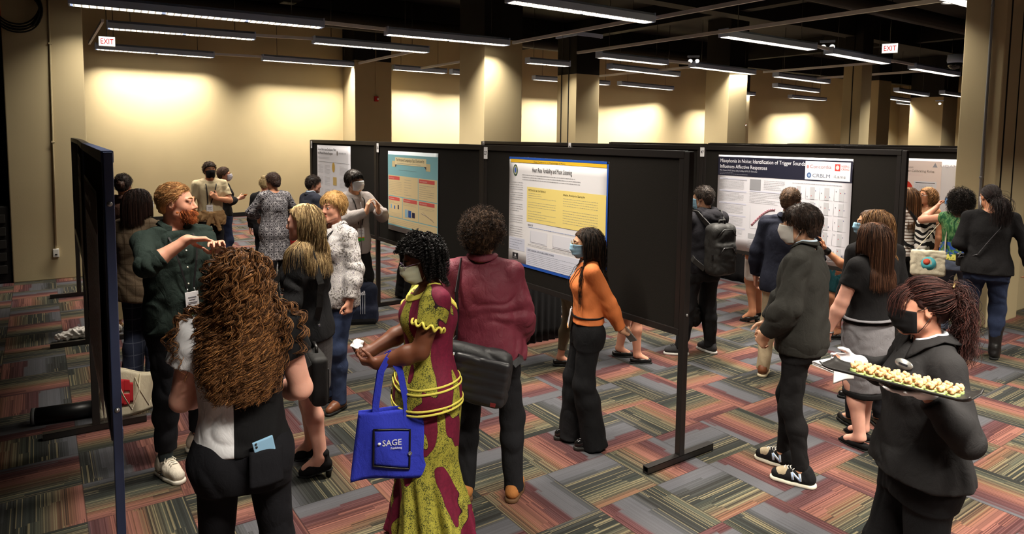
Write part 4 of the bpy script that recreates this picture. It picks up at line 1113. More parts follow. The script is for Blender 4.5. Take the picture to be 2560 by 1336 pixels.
    def hairbase(s, sd, grow=.008, front=.066, temple=.004, nape=-.07, sides=1.0):
        hs = s.hs; H = s.H.astype(np.float32)
        sd.ell(s.hp((0, -.015, .031)), (np.array([.0765, .0965, .088]) + grow * np.array([sides, 1, 1])) * hs, .01, M=H)
        sd.ell(s.hp((0, -.045, -.02)), (np.array([.060, .060, .056]) + grow * .6) * hs, .03, M=H)
        hc = s.hc.astype(np.float32)
        def cutf(P):
            q = (P - hc) @ H / hs; ph = np.degrees(np.abs(np.arctan2(q[..., 0], q[..., 1] + .014)))
            zmin = np.interp(ph, [0, 34, 50, 72, 84, 105, 130, 180], [front, front - .006, front - .028, temple + .01, temple - .03, .012, nape + .015, nape])
            return ((zmin - q[..., 2]) * hs * .8).astype(np.float32)
        sd.cut(cutf)
    def grow(s, roots, L, m, dir0, grav=.25, marg=.01, hairv=None, colr=True, drag=0.0, torso=.012, curl=None, seed=0, taper=.35, pull=None, fc=None, hug=0.0, stop=False):
        """grow strands with gravity, kept outside head, torso and shoulders. roots in head coords"""
        g = np.random.default_rng(500 + seed); N = len(roots); hs = s.hs
        P = s.hc + (roots @ s.H.T) * hs; Vd = dir0 / (np.linalg.norm(dir0, axis=1, keepdims=True) + 1e-9)
        L = np.full(N, L) if np.isscalar(L) else L; st = (L / (m - 1))[:, None]
        mg = np.full(N, marg) if np.isscalar(marg) else marg
        ec = s.hp((0, -.014, .03)); ec2 = s.hp((0, -.02, -.045)); mg0 = mg
        out = [P.copy()]
        for i in range(1, m):
            rm = min(1, i / (m * .34)); mg = mg0 * rm * rm * (3 - 2 * rm)
            er = (np.array([.0765, .0965, .0875])[None] * hs + mg[:, None]); er2 = (np.array([.062, .06, .075])[None] * hs + mg[:, None])
            P = P + Vd * st; old = P.copy()
            for c, r in ((ec, er), (ec2, er2)):
                q = (P - c) @ s.H; k = np.sqrt(((q / r) ** 2).sum(1)); b = k < 1
                q[b] /= k[b][:, None]; P = np.where(b[:, None], c + q @ s.H.T, P)
            if hug:
                q = (P - ec) @ s.H; k = np.sqrt(((q / er) ** 2).sum(1)); b = (k > 1) & (q[:, 2] > -.055 * hs)
                f_ = np.where(b, (1 + (k - 1) * (1 - hug)) / k, 1); P = np.where(b[:, None], ec + (q * f_[:, None]) @ s.H.T, P)
            if colr:
                z = P[:, 2]; A, B = np.interp(z, s.Z, s.A) + torso + mg * .6, np.interp(z, s.Z, s.B) + torso + mg * .6
                ox, oy = s.axis(z); t = s.twz(z); x, y = P[:, 0] - ox, P[:, 1] - oy
                xr, yr = x * np.cos(t) + y * np.sin(t), -x * np.sin(t) + y * np.cos(t)
                k = np.sqrt((xr / A) ** 2 + (yr / B) ** 2); b = (k < 1) & (z < s.Z[-1]) & (z > s.Z[0])
                st = np.where((b & (k < .82))[:, None], 0, st); f = np.where(b, 1 / np.maximum(k, .05), 1); P[:, 0] = ox + x * f; P[:, 1] = oy + y * f
                for kk in (1, -1):
                    for a, e, r0, r1 in ((s.pt((kk * .045, -.012, 1.478)), s.sh[kk], .045 * s.S, .052 * s.limb), (s.sh[kk], s.el[kk], .054 * s.limb, .043 * s.limb)):
                        ab = e - a; tt = np.clip((P - a) @ ab / (ab @ ab), 0, 1); w = P - (a + tt[:, None] * ab); dd = np.linalg.norm(w, axis=1); r = r0 + (r1 - r0) * tt + torso + mg * .4
                        b = dd < r; st = np.where(((dd < r - .022) | ((dd < r) & (w[:, 2] > .3 * dd) if stop else False))[:, None], 0, st); P = np.where(b[:, None], a + tt[:, None] * ab + w * (r / np.maximum(dd, 1e-4))[:, None], P)
            if fc is not None:
                q = (P - s.hc) @ s.H / hs; lim = fc + .055 * np.clip((q[:, 2] - .03) / .05, 0, 1) + .10 * np.clip((-.10 - q[:, 2]) / .06, 0, 1)
                b = (q[:, 1] > lim) & (q[:, 2] < .085); q[:, 1] = np.where(b, lim, q[:, 1]); P = np.where(b[:, None], s.hc + q @ s.H.T * hs, P)
            nv = P - out[-1]; nv /= (np.linalg.norm(nv, axis=1, keepdims=True) + 1e-9)
            P = out[-1] + nv * st
            Vd = nv * (1 - grav) + np.array([0, 0, -1.0]) * grav
            if pull is not None: Vd = Vd + pull(P, i / (m - 1))
            if drag: Vd = Vd + g.normal(size=(N, 3)) * drag
            Vd /= (np.linalg.norm(Vd, axis=1, keepdims=True) + 1e-9)
            out.append(P.copy())
        W = np.stack(out, 1)
        if curl is not None:
            amp, turns, rnd = curl
            T = np.gradient(W, axis=1); T /= (np.linalg.norm(T, axis=2, keepdims=True) + 1e-9)
            ref = g.normal(size=(N, 1, 3)); U = ref - T * (T * ref).sum(2, keepdims=True); U /= (np.linalg.norm(U, axis=2, keepdims=True) + 1e-9); X = np.cross(T, U)
            t = np.linspace(0, 1, m)[None]; tn = np.atleast_1d(turns); ph = g.random((N, 1)) * 6.28 + t * 6.28 * (tn[:, None] if tn.size > 1 else tn[0]) * (1 + rnd * g.normal(size=(N, 1)) * .3)
            am = amp * np.clip(t * 5, 0, 1) * (1 + .35 * g.normal(size=(N, 1)))
            W = W + (U * np.cos(ph)[..., None] + X * np.sin(ph)[..., None]) * am[..., None]
        return W
    def hair(s, mat, W=None, r=.002, sd=None, name='hair', n=3, taper=.4, disp=None, parent=None):
        V, Q = [], []; off = 0
        if W is not None:
            for w, rr in (W if isinstance(W, list) else [(W, r)]):
                m = w.shape[1]; t = np.linspace(0, 1, m)
                rad = rr * (1 - (1 - taper) * t ** 2)[None] * (.7 + .6 * RNG.random((len(w), 1)))
                v, q = tubes_np(w, rad, n); V.append(v); Q.append(q + off); off += len(v)
        if sd is not None:
            me = sd.mesh('tmp', disp=disp); nv = len(me.vertices); co = np.empty(nv * 3, np.float32); me.vertices.foreach_get('co', co)
            li = np.empty(len(me.loops), np.int32); me.loops.foreach_get('vertex_index', li); V.append(co.reshape(-1, 3)); Q.append(li.reshape(-1, 4) + off); bpy.data.meshes.remove(me)
        return link(name, np_mesh(name, np.concatenate(V), [np.concatenate(Q)]), mat, parent or s.root)
    def short_hair(s, mat, L=.035, N=1400, r=.0014, grow=.010, comb=(0, -.6, .2), lift=.7, front=.066, temple=.004, nape=-.075, seed=0, name='hair', fringe=None, m=6, grav=.12, sides=.8, rnd=.25, sdisp=.004, topL=1.0, hug=.75):
        g = np.random.default_rng(seed + 40); R = s.scalp(N, front=front, temple=temple, nape=nape, seed=seed)
        c = np.array([0, -.014, .03]); nn = (R - c) / np.array([.0765, .0965, .0875]) ** 2; nn /= np.linalg.norm(nn, axis=1, keepdims=True)
        cb = np.array(comb, float)[None] + g.normal(size=(N, 3)) * rnd
        if fringe is not None: cb = np.where((R[:, 1] > fringe[0])[:, None], np.array(fringe[1])[None] + g.normal(size=(N, 3)) * rnd, cb)
        side = np.clip((.05 - R[:, 2]) / .08, 0, 1)[:, None]; cb = cb * (1 - side) + np.array([0, -.35, -1.0]) * side
        d = (nn * lift + cb) @ s.H.T
        LL = L * (1 - .45 * side[:, 0]) * (.75 + .5 * g.random(N)) * s.hs * (1 + (topL - 1) * np.clip((R[:, 2] - .06) / .05, 0, 1))
        W = s.grow(R, LL, m, d, grav, .003 + (grow + .004) * g.random(N), colr=False, seed=seed, hug=hug)
        sd = SD(.006); s.hairbase(sd, grow, front, temple, nape, sides)
        return s.hair(mat, W, r, sd, name, disp=folds(sdisp, 45, 45, seed))
    def long_hair(s, mat, L=.4, N=900, r=.0022, vol=.02, part=0.0, front_clear=48, wave=None, seed=0, m=22, grow=.009, back=.5, core=True, stop=True, grav=.38, jitter=.12, name='hair', fringe=0, Lvar=.15, nape=-.02, front=.07, blunt=False, torso=.014, temple=.02, pull=None, n=3, fc=.03):
        g = np.random.default_rng(seed + 70); R = s.scalp(N, front=front, temple=temple, nape=nape, seed=seed)
        c = np.array([0, -.014, .03]); nn = (R - c) / np.array([.0765, .0965, .0875]) ** 2; nn /= np.linalg.norm(nn, axis=1, keepdims=True)
        sx = np.sign(R[:, 0] - part); d = nn * .35 + np.stack([sx * np.interp(R[:, 1], [-.08, .0], [.15, .9]), np.where(R[:, 1] > .03, -.55, -.25) * back * 2, np.full(N, -.15)], 1) + g.normal(size=(N, 3)) * jitter
        lo = np.clip((.035 - R[:, 2]) / .07, 0, 1)[:, None]; d = d * (1 - lo) + (nn * .05 + np.array([0, -.05, -1.0])) * lo
        fr = (R[:, 1] > .045) & (np.abs(R[:, 0]) < .05) if fringe else np.zeros(N, bool)
        d = np.where(fr[:, None], np.array([0, .9, -.5])[None] + g.normal(size=(N, 3)) * .15, d) @ s.H.T
        if blunt: zr = (s.hc + (R @ s.H.T) * s.hs)[:, 2]; LL = L + (zr - s.hc[2]) * 1.0 + g.normal(size=N) * .01
        else: LL = L * (1 - Lvar * g.random(N)) + (R[:, 2] - .03)
        LL = np.where(fr, fringe if fringe else 0, LL)
        W = s.grow(R, LL, m, d, grav, grow * .4 + vol * g.random(N) ** .8, seed=seed, curl=wave, torso=torso, pull=pull, fc=fc, stop=stop)
        sd = None
        if core:
            sd = SD(.008); s.hairbase(sd, grow, front, temple, -.07)
        return s.hair(mat, W, r, sd, name, disp=folds(.003, 40, 20, seed) if sd else None, n=n)
    # ------------------------------------------------ worn things
    def ring(s, z, off, r, mat, name, n=48, wob=0, sq=None, parent=None, a0=0, a1=360, dz=None):
        A, B = s.sec(z * s.S + s.z0); pts = []
        for t in np.linspace(R_(a0), R_(a1), n + 1):
            c, q = math.cos(t), math.sin(t); e = 2 / 2.25
            x = (A + off) * math.copysign(abs(c) ** e, c) / s.S; y = (B + off) * math.copysign(abs(q) ** e, q) / s.S
            pts.append(s.pt((x, y, z + (wob * math.sin(t * 9) if wob else 0) + (dz(t) if dz else 0))))
        b = MB(); b.tube(pts, r, 6, cap=a1 - a0 < 360, flat=sq); return b.build(name, mat, parent or s.root)
    def thing(s, name, c, label, cat, group=None, rz=0.0):
        w = s.world(c); return empty(name, w, s.rz + rz, label, cat, group)
    def strap(s, pts, mat, parent, w=.035, t=.004, name='strap', c=None):
        b = MB(); o = np.array(c if c is not None else (0, 0, 0)); b.tube([np.array(q) - o for q in pts], w, 4, flat=(w, t), smooth=False, up=(1, 0, 0)); return b.build(name, mat, parent)
    def mask(s, mat, pleats=3, loops=None, kind='surgical', low=-.118, edge=.073):
        hs = s.hs
        def fn(u, v):
            a = (u - .5) * 2; c = 1 - abs(a) ** 3; z = .006 + (low - .006) * v + .012 * abs(a) ** 2 * (v - .5) * 2
            z = z if kind != 'cup' else z + (.004 if v < .3 else 0)
            y0 = .033 + .074 * c + .029 * c ** 6 * (1 - abs(v - .32) * 1.5 if v < .98 else 0)
            if v > .72: y0 -= (v - .72) * .085 * c
            x = edge * (1 - .18 * v ** 1.6) * (abs(a) ** .82) * (1 if a > 0 else -1)
            y0 += .0018 * math.sin(v * math.pi * 2 * pleats) * c if pleats else 0
            return s.hp((x, y0, z))
        b = MB(); b.grid(fn, 22, 18, .0022); o = b.build('face_mask', mat, s.root)
        b = MB()
        for k in (1, -1):
            for z, z2 in ((.0, .018), (-.1, -.03)):
                b.tube([s.hp((k * .0715 * (1 if z > -.05 else .85), .03, z)), s.hp((k * .079, .012, z * .6 + z2 * .4)), s.hp((k * .084, -.014, z2))], .0016 * hs, 5)
        b.build('ear_loop', loops or mat, o); return o
    def glasses(s, mat, r=.023, lens=True, w=.0016):
        b = MB(); hs = s.hs
        for k in (1, -1):
            c = (k * .032, .112, .002)
            b.tube([s.hp((c[0] + r * math.cos(a), c[1] - .008 * abs(math.cos(a)) * (1 if k * math.cos(a) > 0 else 0), c[2] + r * .85 * math.sin(a))) for a in np.linspace(0, 2 * math.pi, 25)], w * hs, 5, cap=False)
            b.tube([s.hp((k * (.032 + r), .105, .006)), s.hp((k * .078, .05, .008)), s.hp((k * .083, -.012, .006)), s.hp((k * .084, -.03, -.01))], w * hs, 5)
        b.tube([s.hp((-.010, .113, .004)), s.hp((0, .117, .007)), s.hp((.010, .113, .004))], w * hs, 5)
        o = b.build('glasses', mat, s.root)
        if lens:
            b = MB()
            for k in (1, -1): b.add([s.hp((k * .032 + r * math.cos(a), .1115, .002 + r * .85 * math.sin(a))) for a in np.linspace(0, 2 * math.pi, 20, endpoint=False)], [tuple(range(20))])
            b.build('lenses', glassmat(), o)
        return o
    def surf(s, x, z, off, side=1):
        """point on the front (side 1) or back (-1) of the torso plus off"""
        S = s.S; zz = z * S + s.z0; A, B = s.sec(zz); A += off; B += off
        y = B * max(1 - abs(x * S / A) ** 2.25, .02) ** (1 / 2.25) * side
        if s.bust and side > 0:
            for q in (1, -1):
                R = np.array([.066, .07, .068]) * S * (.75 + .4 * s.bust) + off; e = 1 - ((x * S - q * .07 * S) / R[0]) ** 2 - ((zz - s.z0 - 1.285 * S) / R[2]) ** 2
                if e > 0: y = max(y, .07 * S + R[1] * math.sqrt(e))
        return s.pt((x, y / S, z))
    def lanyard(s, mat, off=.03, zb=1.14, badge=True, bw=.088, bh=.12, xb=0.0, w=.014, strip=(70, 180, 60), name='lanyard', half=.085, top=1.485):
        """band round the neck down to a badge holder on the chest"""
        b = MB()
        for k in (1, -1):
            pts = [s.pt((k * .02, -.072, top + .012)), s.pt((k * .055, -.035, top + .016)), s.pt((k * .072, .02, top + .006))]
            for t in np.linspace(.12, 1, 8): x = k * (half * (1 - t) + .02 * t) + xb * t; pts.append(s.surf(x, 1.46 + (zb - 1.46) * t, off))
            b.tube(pts, w, 4, flat=(w, .0025), smooth=False)
        o = b.build(name, mat, s.root)
        if badge:
            b = MB()
            for k in (1, -1): b.tube([s.surf(xb + k * .02, zb, off + .004), s.surf(xb + k * .026, zb - .02, off + .006)], .004, 6)
            b.build('clip', M_bolt, o)
            y = [s.surf(xb, zb - .02, off + .008), s.surf(xb + .03, zb - .02, off + .008), s.surf(xb, zb - .02 - bh, off + .008)]
            c = [np.array(v) for v in y]; ex = nrm(c[1] - c[0]); ez = nrm(c[0] - c[2]); ey = np.cross(ez, ex)
            M = Matrix(np.stack([ex, -ey, ez], 1).tolist()).to_4x4(); M.translation = Vector(c[0])
            def slab(nm, x0, z0, x1, z1, yy, mt):
                q = MB(); q.box(((x0 + x1) / 2, yy, (z0 + z1) / 2), (x1 - x0, .003, z1 - z0)); q.v = [tuple(M @ Vector(v)) for v in q.v]; return q.build(nm, mt, bd)
            q = MB(); q.box((0, 0, -bh / 2), (bw, .005, bh), bev=.002); q.v = [tuple(M @ Vector(v)) for v in q.v]; bd = q.build('badge', plain('badge_paper', (224, 222, 226), .4), o)
            sg = 1 if ey[1] < 0 else 1
            for sg in (1, -1):
                slab('orange_strip', -bw / 2, -bh, bw / 2, -bh + .012, sg * .003, plain('badge_orange', (226, 150, 60), .5))
            if strip: 
                q = MB(); q.box((0, 0, -bh - .014), (bw * .9, .004, .034)); q.v = [tuple(M @ Vector(v)) for v in q.v]; q.build('ribbon', plain('badge_green_%d_%d_%d' % strip, strip, .5), bd)
            q = MB()
            for i, (w_, z_) in enumerate(((.6, -.035), (.45, -.05), (.7, -.066), (.6, -.074))): 
                for sg in (1, -1): q.box((0, sg * .0032, z_), (bw * w_, .001, .006 if i < 2 else .003))
            q.v = [tuple(M @ Vector(v)) for v in q.v]; q.build('print', M_ink2, bd)
        return o
def glassmat():
    if 'lens' not in _M:
        t = NT('clear_lens'); _M['lens'] = t.fin((1, 1, 1, 1), .02, .5, Transmission_Weight=1.0, IOR=1.02, Alpha=.25)
    return _M['lens']
SK_fair = skinmat('fair_skin', (214, 158, 134)); SK_pale = skinmat('pale_skin', (224, 172, 154)); SK_tan = skinmat('tan_skin', (196, 140, 108)); SK_brown = skinmat('brown_skin', (104, 62, 42)); SK_asian = skinmat('light_tan_skin', (214, 168, 138))
F_black = fabric('black_cloth', (26, 25, 26)); F_blackden = fabric('black_denim', (24, 24, 28), weave=700); F_blackshiny = fabric('black_satin', (18, 18, 20), .6, spec=.35)
L_black = plain('black_leather', (22, 20, 20), .35, .5); L_blacksole = plain('black_rubber', (20, 20, 20), .6); W_sole = plain('white_rubber', (224, 218, 204), .6)
F_lan = plain('black_ribbon', (24, 22, 24), .6)
M_gold = plain('gold_wire', (190, 160, 100), .3, .5, .8); M_blkframe = plain('black_frame', (26, 24, 26), .3, .5)
MK_blue = fabric('blue_mask_paper', (150, 190, 214), .8, 900, .03, .1); MK_white = fabric('white_mask_paper', (226, 228, 232), .8, 900, .03, .1); MK_black = fabric('black_mask_cloth', (22, 22, 24), .85, 900, .05, .1)

# ---- bearded man in dark green shirt
def beard_man():
    p = Person('bearded red haired man in dark green shirt gesturing beside the left poster board', (.69, 4.73), 148, 1.83, skin=SK_fair, vox=.0052, head=(48, 2, 0), tw=-6,
               feet={1: (.13, .06, -6), -1: (-.17, -.06, 22)}, fa=(1, 1.05, 1.0), fb=(1, 1.1, 1.0), sw=.186,
               arms={1: dict(w=(.07, .30, 1.45), e=(1, -.1, -.7), d=(-.85, .2, -.05), n=(-.05, .25, -1), curl=(.12, .2, .22, .28), spread=.35, th=.3),
                     -1: dict(w=(-.10, .34, 1.35), e=(-.3, -.4, -1), d=(.3, .3, .6), n=(.35, .75, -.5), curl=(.45, .5, .55, .6), spread=.5, th=0)})
    p.body(); p.eyes((90, 110, 120), (150, 100, 60))
    g = fabric('dark_green_linen', (36, 46, 42), .9, 420, .14, .4)
    p.top('shirt', g, hem=.87, off=[(.7, .028), (1.0, .022), (1.2, .016), (1.5, .009)], sleeve=1.28, soff=(.010, .018, .016), neck=.062, nz=1.485, vneck=.09, fold=(.010, 9, 8), seed=3)
    p.collar(g, .066, .088, 1.50, 1.462, 62)
    for z in (1.36, 1.26, 1.16, 1.06, .96, .86):
        b = MB(); c = p.surf(.0, z, .030 * p.S); b.lathe([(0, .006), (.0055, .004), (.006, 0), (0, -.004)], c, 10, Matrix.Rotation(R_(-90), 4, 'X')); b.build('shirt_button', plain('pearl_button', (206, 200, 184), .3), p.root)
    for k in (1, -1):
        c = SD(.0055); e, w = p.el[k], p.wr[k]; u = w - e; c.cone(e + u * .2, e + u * .36, .060, .056, .01, flat=True); c.build('rolled_cuff', g, p.root, disp=folds(.0012, 30, 30))
    p.trousers('trousers', F_blackden, waist=1.0, hem=.16, r=(.096, .072, .066, .062), fold=(.007, 8, 9))
    sk = fabric('grey_sock', (58, 66, 68))
    cream = fabric('cream_knit', (216, 206, 190), .8, 300)
    for k in (1, -1):
        c = SD(.006); c.cone(p.ank[k] + V3((0, 0, .12)), p.ank[k] - V3((0, 0, .03)), .043, .043, .01); c.build('sock', sk, p.root)
        o, Q = p.shoe(k, 'sneaker', cream, W_sole, toe=.175, w=.043, laces=plain('cream_lace', (226, 220, 206), .7))
        for sg in (1, -1):
            b = MB()   # slanting side stripes
            b.tube([Q(sg * .047, .0, .035), Q(sg * .043, .05, .06), Q(sg * .036, .075, .08)], .01, 4, flat=(.012, .004)); b.tube([Q(sg * .047, .03, .03), Q(sg * .045, .06, .045)], .01, 4, flat=(.011, .004))
            b.build('side_stripe', plain('blue_grey_stripe', (96, 104, 122), .5), o)
    hm = hairmat('strawberry_blond_hair', (150, 104, 62), (206, 156, 100), .5)
    R = p.short_hair(hm, .026, 3200, .0009, .004, comb=(.1, -.8, .0), lift=.22, front=.068, temple=.0, fringe=(.045, (.5, .35, .75)), seed=5, topL=1.9, rnd=.3, sides=.4, hug=.45)
    # beard
    g_ = np.random.default_rng(8); N = 1500
    th = g_.uniform(-1.5, 1.5, N); zz = g_.uniform(-.105, -.035, N)
    x = np.sin(th) * .062 * (1 - np.clip((-zz - .07) / .08, 0, 1)); y = .022 + np.cos(th) * .066
    ok = ~((np.abs(x) < .022) & (zz > -.076) & (zz < -.056)) & ~((np.abs(x) < .04) & (zz > -.045) & (zz > -.05))
    roots = np.stack([x, y, zz], 1)[ok]; roots = np.concatenate([roots, np.stack([g_.uniform(-.026, .026, 260), np.full(260, .092), g_.uniform(-.056, -.046, 260)], 1)])
    d = (np.stack([roots[:, 0] * 6, np.full(len(roots), .75), np.full(len(roots), -.75)], 1) + g_.normal(size=roots.shape) * .3) @ p.H.T
    W = p.grow(roots, .034 * (.6 + .6 * g_.random(len(roots))), 5, d, .25, -.03, colr=False)
    sd = SD(.005); sd.cone(p.hp((.05, .02, -.055)), p.hp((.02, .075, -.092)), .022, .026, .02); sd.cone(p.hp((-.05, .02, -.055)), p.hp((-.02, .075, -.092)), .022, .026, .02); sd.ell(p.hp((0, .082, -.105)), (.03, .026, .03), .02); sd.cone(p.hp((-.024, .088, -.052)), p.hp((.024, .088, -.052)), .009, .009, .01)
    sd.ell(p.hp((0, .105, -.066)), (.018, .016, .006), .004, 's')
    p.hair(hairmat('red_beard', (140, 72, 34), (190, 108, 56), .6), W, .0013, sd, 'beard', disp=folds(.003, 60, 60))
    p.lanyard(F_lan, .034, 1.13, xb=-.01)
    return p


# ---- woman with long curly hair, back to the camera
def curly_woman():
    p = Person('woman with very long curly brown hair and a white and black top, back turned', (.618, 2.72), 4, 1.71, True, SK_pale, .0055, head=(2, 4, 0), fa=(.95, 1.02, 1.04), fb=(.98, 1.1, 1.05), limb=1.2, tw=2, sw=.163,
               feet={1: (.13, 0, -8), -1: (-.1, .02, 10)},
               arms={1: dict(w=(.13, .25, 1.08), e=(.62, -1, -.3), d=(-.6, .6, .2), n=(0, -.3, 1), curl=.5), -1: dict(w=(-.12, .26, 1.10), e=(-.62, -1, -.3), d=(.6, .6, .2), n=(0, -.3, 1), curl=.5)})
    p.body()
    t = NT('white_and_black_top'); x, y, z = t.xyz(t.co()); f = t.m('GREATER_THAN', x, -.02); c = t.mix(f, s2l((226, 226, 230)), s2l((20, 20, 22)))
    h = t.noise(t.mapv(t.co(), (1, 1, .6)), 18, 3, .55, 1.); t.bump(h, .25, .02); mt = t.fin(c, .85, .2)
    p.top('top', mt, hem=.955, off=[(.9, .012), (1.1, .016), (1.5, .012)], sleeve=.42, soff=(.02, .028, .02), fold=(.006, 9, 6), seed=6, puff=.012)
    p.trousers('trousers', F_blackden, waist=1.0, hem=.07, r=(.094, .066, .06, .046), off=.01, fold=(.004, 8, 7), glute=1.2)
    # back pocket
    def pk(u, v): x = .035 + .12 * u; q = p.surf(x, .985 - .14 * v, .034 * p.S, -1); q[1] -= .022 * math.sin(max(0, min(1, (1.0 - .985 + .14 * v) * 5)) * 1.2); return q
    b = MB(); b.grid(pk, 10, 10, .003); b.build('back_pocket', F_blackden, p.root)
    for k in (1, -1): p.shoe(k, 'boot', L_black, L_blacksole, top=.14)
    c = p.surf(.095, .955, .024 * p.S, -1); t = p.thing('phone', c, 'pale blue phone sticking out of the back pocket of the black trousers', 'phone', rz=R_(14)); M = Matrix.Rotation(R_(-12), 4, 'Y') @ Matrix.Rotation(R_(8), 4, 'X')
    b = MB(); b.box((0, 0, 0), (.076, .010, .15), M=M, bev=.004); b.build('case', plain('pale_blue_phone_case', (150, 196, 230), .3, .5), t)
    for z in (.055, .068): b = MB(); b.lathe([(0, .003), (.004, .0025), (.0045, 0), (0, -.002)], M.to_3x3() @ Vector((-.026, -.005, z)), 10, M @ Matrix.Rotation(R_(90), 4, 'X')); b.build('camera_lens', L_black, t)
    hm = hairmat('long_curly_brown_hair', (92, 58, 32), (172, 120, 72), .5, sc=40)
    g = np.random.default_rng(5); R = p.scalp(1500, front=.06, temple=.01, nape=-.06, seed=11); R = R[(R[:, 1] < -.02) | (g.random(1500) < .4)][:780]; G = len(R)
    nn = R - np.array([0, -.014, .03]); nn /= np.linalg.norm(nn, axis=1, keepdims=True)
    sx = np.sign(R[:, 0] + .03); sd_ = sx * np.where(R[:, 1] > .02, .8, .12) * g.random(G) + .16 * g.normal(size=G); d = (nn * .12 + np.stack([sd_, np.full(G, -.6), np.full(G, -.3)], 1)) @ p.H.T
    zr = (p.hc + (R @ p.H.T) * p.hs)[:, 2]; L = zr - 1.25 + .01 + .12 * g.random(G)
    mg = .008 + .045 * g.random(G)
    C = p.grow(R, L, 84, d, .16, mg, drag=.035, torso=.014, curl=(.012, 8, 1.0), seed=4, pull=lambda P, t: np.stack([-P[:, 0] * .3, np.zeros(len(P)), np.zeros(len(P))], 1) * t)
    # every ringlet is a bundle of finer strands
    K = 7; W = np.repeat(C, K, 0); N = len(W); tt = np.linspace(0, 1, 84)[None, :, None]
    o1 = g.normal(size=(N, 1, 3)) * .0032; o2 = g.normal(size=(N, 1, 3)) * .0030; ph = g.random((N, 1, 1)) * 6.28
    W = W + (o1 * np.cos(tt * 22 + ph) + o2 * np.sin(tt * 31 + ph)) * np.minimum(tt * 6, 1) * (.6 + .8 * tt) + g.normal(size=(N, 1, 3)) * .0022 * np.minimum(tt * 4, 1)
    S = p.S
    core = SD(.01); zz = np.array([1.44, 1.5, 1.56, 1.62]) * S; core.loft(zz, np.array([.07, .085, .08, .07]) * S, np.array([.05, .07, .08, .08]) * S, 0, np.array([-.05, -.035, -.01, .0]) * S, ex=2.0)
    cf = p.hp((0, .12, -.04)); core.cone(cf, p.hp((0, .03, -.12)), .09, .09, .02, 's')
    core.ell(p.hp((0, -.014, .032)), np.array([.079, .099, .090]) * p.hs, .03, M=p.H.astype(np.float32))
    me = core.mesh('tmp', disp=folds(.010, 26, 12, 4))
    V, Q, off = [], [], 0
    for w, r in ((W, .0013),):
        t_ = np.linspace(0, 1, w.shape[1]); rad = r * (1 - .6 * t_ ** 3)[None] * (.6 + .8 * RNG.random((len(w), 1))); v, q = tubes_np(w, rad, 3); V.append(v); Q.append(q + off); off += len(v)
    link('hair', np_mesh('hair', np.concatenate(V), [np.concatenate(Q)]), hm, p.root); me.name = 'hair_base'; link('hair_base', me, hairmat('shadow_brown_hair', (44, 28, 16), (66, 42, 24), .8), p.root)  # base coloured darker than the hair, painting shadow into gaps between the curls
    return p

# ------------------------------------------------------------------ patterned cloths
def ankara():
    t = NT('wax_print_cloth'); c = t.co(); x, y, z = t.xyz(c)
    th = t.m('ARCTAN2', x, y); v = t.comb(t.m('MULTIPLY', th, .9), t.m('MULTIPLY', z, 2.6), 0.0)
    n = t.noise(t.mapv(v, (1.5, 1.25, 1)), 1.0, 1, .4, .6)
    f = t.m('GREATER_THAN', n, .49); ed = t.m('LESS_THAN', t.m('ABSOLUTE', t.m('SUBTRACT', n, .49)), .003)
    fi = t.noise(c, 210, 2, .6); big = t.noise(c, 26, 3, .6)
    cr = t.m('GREATER_THAN', t.m('ADD', fi, t.m('MULTIPLY', big, .5)), .80)
    ye = t.mix(cr, s2l((160, 154, 60)), s2l((64, 68, 28)))
    ma = t.mix(t.noise(c, 60, 3, .7), s2l((70, 14, 34)), s2l((128, 30, 60)))
    col = t.mix(f, ma, ye); col = t.mix(ed, col, s2l((40, 20, 26)))
    t.bump(t.noise(t.mapv(c, (1, 1, .5)), 16, 3), .2, .02)
    return t.fin(col, .75, .25)
def paisley():
    t = NT('paisley_shirt_cloth'); c = t.mapv(t.co(), (1, 1, .8)); w = t.noise(c, 9, 2, .5)
    v = t.n('ShaderNodeVectorMath', {0: c, 1: t.n('ShaderNodeTexNoise', {'Vector': c, 'Scale': 12.0, 'Detail': 2.0}).outputs[1]}, operation='ADD').outputs[0]
    a = t.noise(v, 11, 0); r = t.m('FRACT', t.m('MULTIPLY', a, 11.0)); a2 = t.noise(c, 34, 1); r2 = t.m('FRACT', t.m('MULTIPLY', a2, 4.0))
    k = t.m('LESS_THAN', t.m('ABSOLUTE', t.m('SUBTRACT', r, .5)), .2); k2 = t.m('MULTIPLY', t.m('LESS_THAN', t.m('ABSOLUTE', t.m('SUBTRACT', r2, .5)), .14), t.m('GREATER_THAN', w, .48))
    col = t.mix(k, s2l((218, 213, 208)), s2l((116, 110, 126))); col = t.mix(k2, col, s2l((110, 104, 100)))
    t.bump(t.noise(c, 18, 3), .2, .02); return t.fin(col, .8, .2)
def striped(name, a, b, n, axis=2, w=.3, warp=.0):
    t = NT(name); c = t.co(); X = t.xyz(c)[axis]
    if warp: X = t.m('ADD', X, t.m('MULTIPLY', t.noise(c, 6, 1), warp))
    f = t.m('LESS_THAN', t.m('FRACT', t.m('MULTIPLY', X, n)), w); t.bump(t.noise(c, 20, 3), .15, .02); return t.fin(t.mix(f, s2l(a), s2l(b)), .85, .2)
def tweed(name, a, b, chk=14, line=(70, 54, 40)):
    t = NT(name); c = t.co(); x, y, z = t.xyz(c); n = t.noise(c, 240, 2)
    lx = t.m('LESS_THAN', t.m('FRACT', t.m('MULTIPLY', t.m('ADD', x, y), chk)), .07); lz = t.m('LESS_THAN', t.m('FRACT', t.m('MULTIPLY', z, chk)), .07)
    col = t.mix(t.m('MULTIPLY', t.m('MAXIMUM', lx, lz), .7), t.mix(n, s2l(a), s2l(b)), s2l(line)); t.bump(n, .25, .006); return t.fin(col, .95, .1)
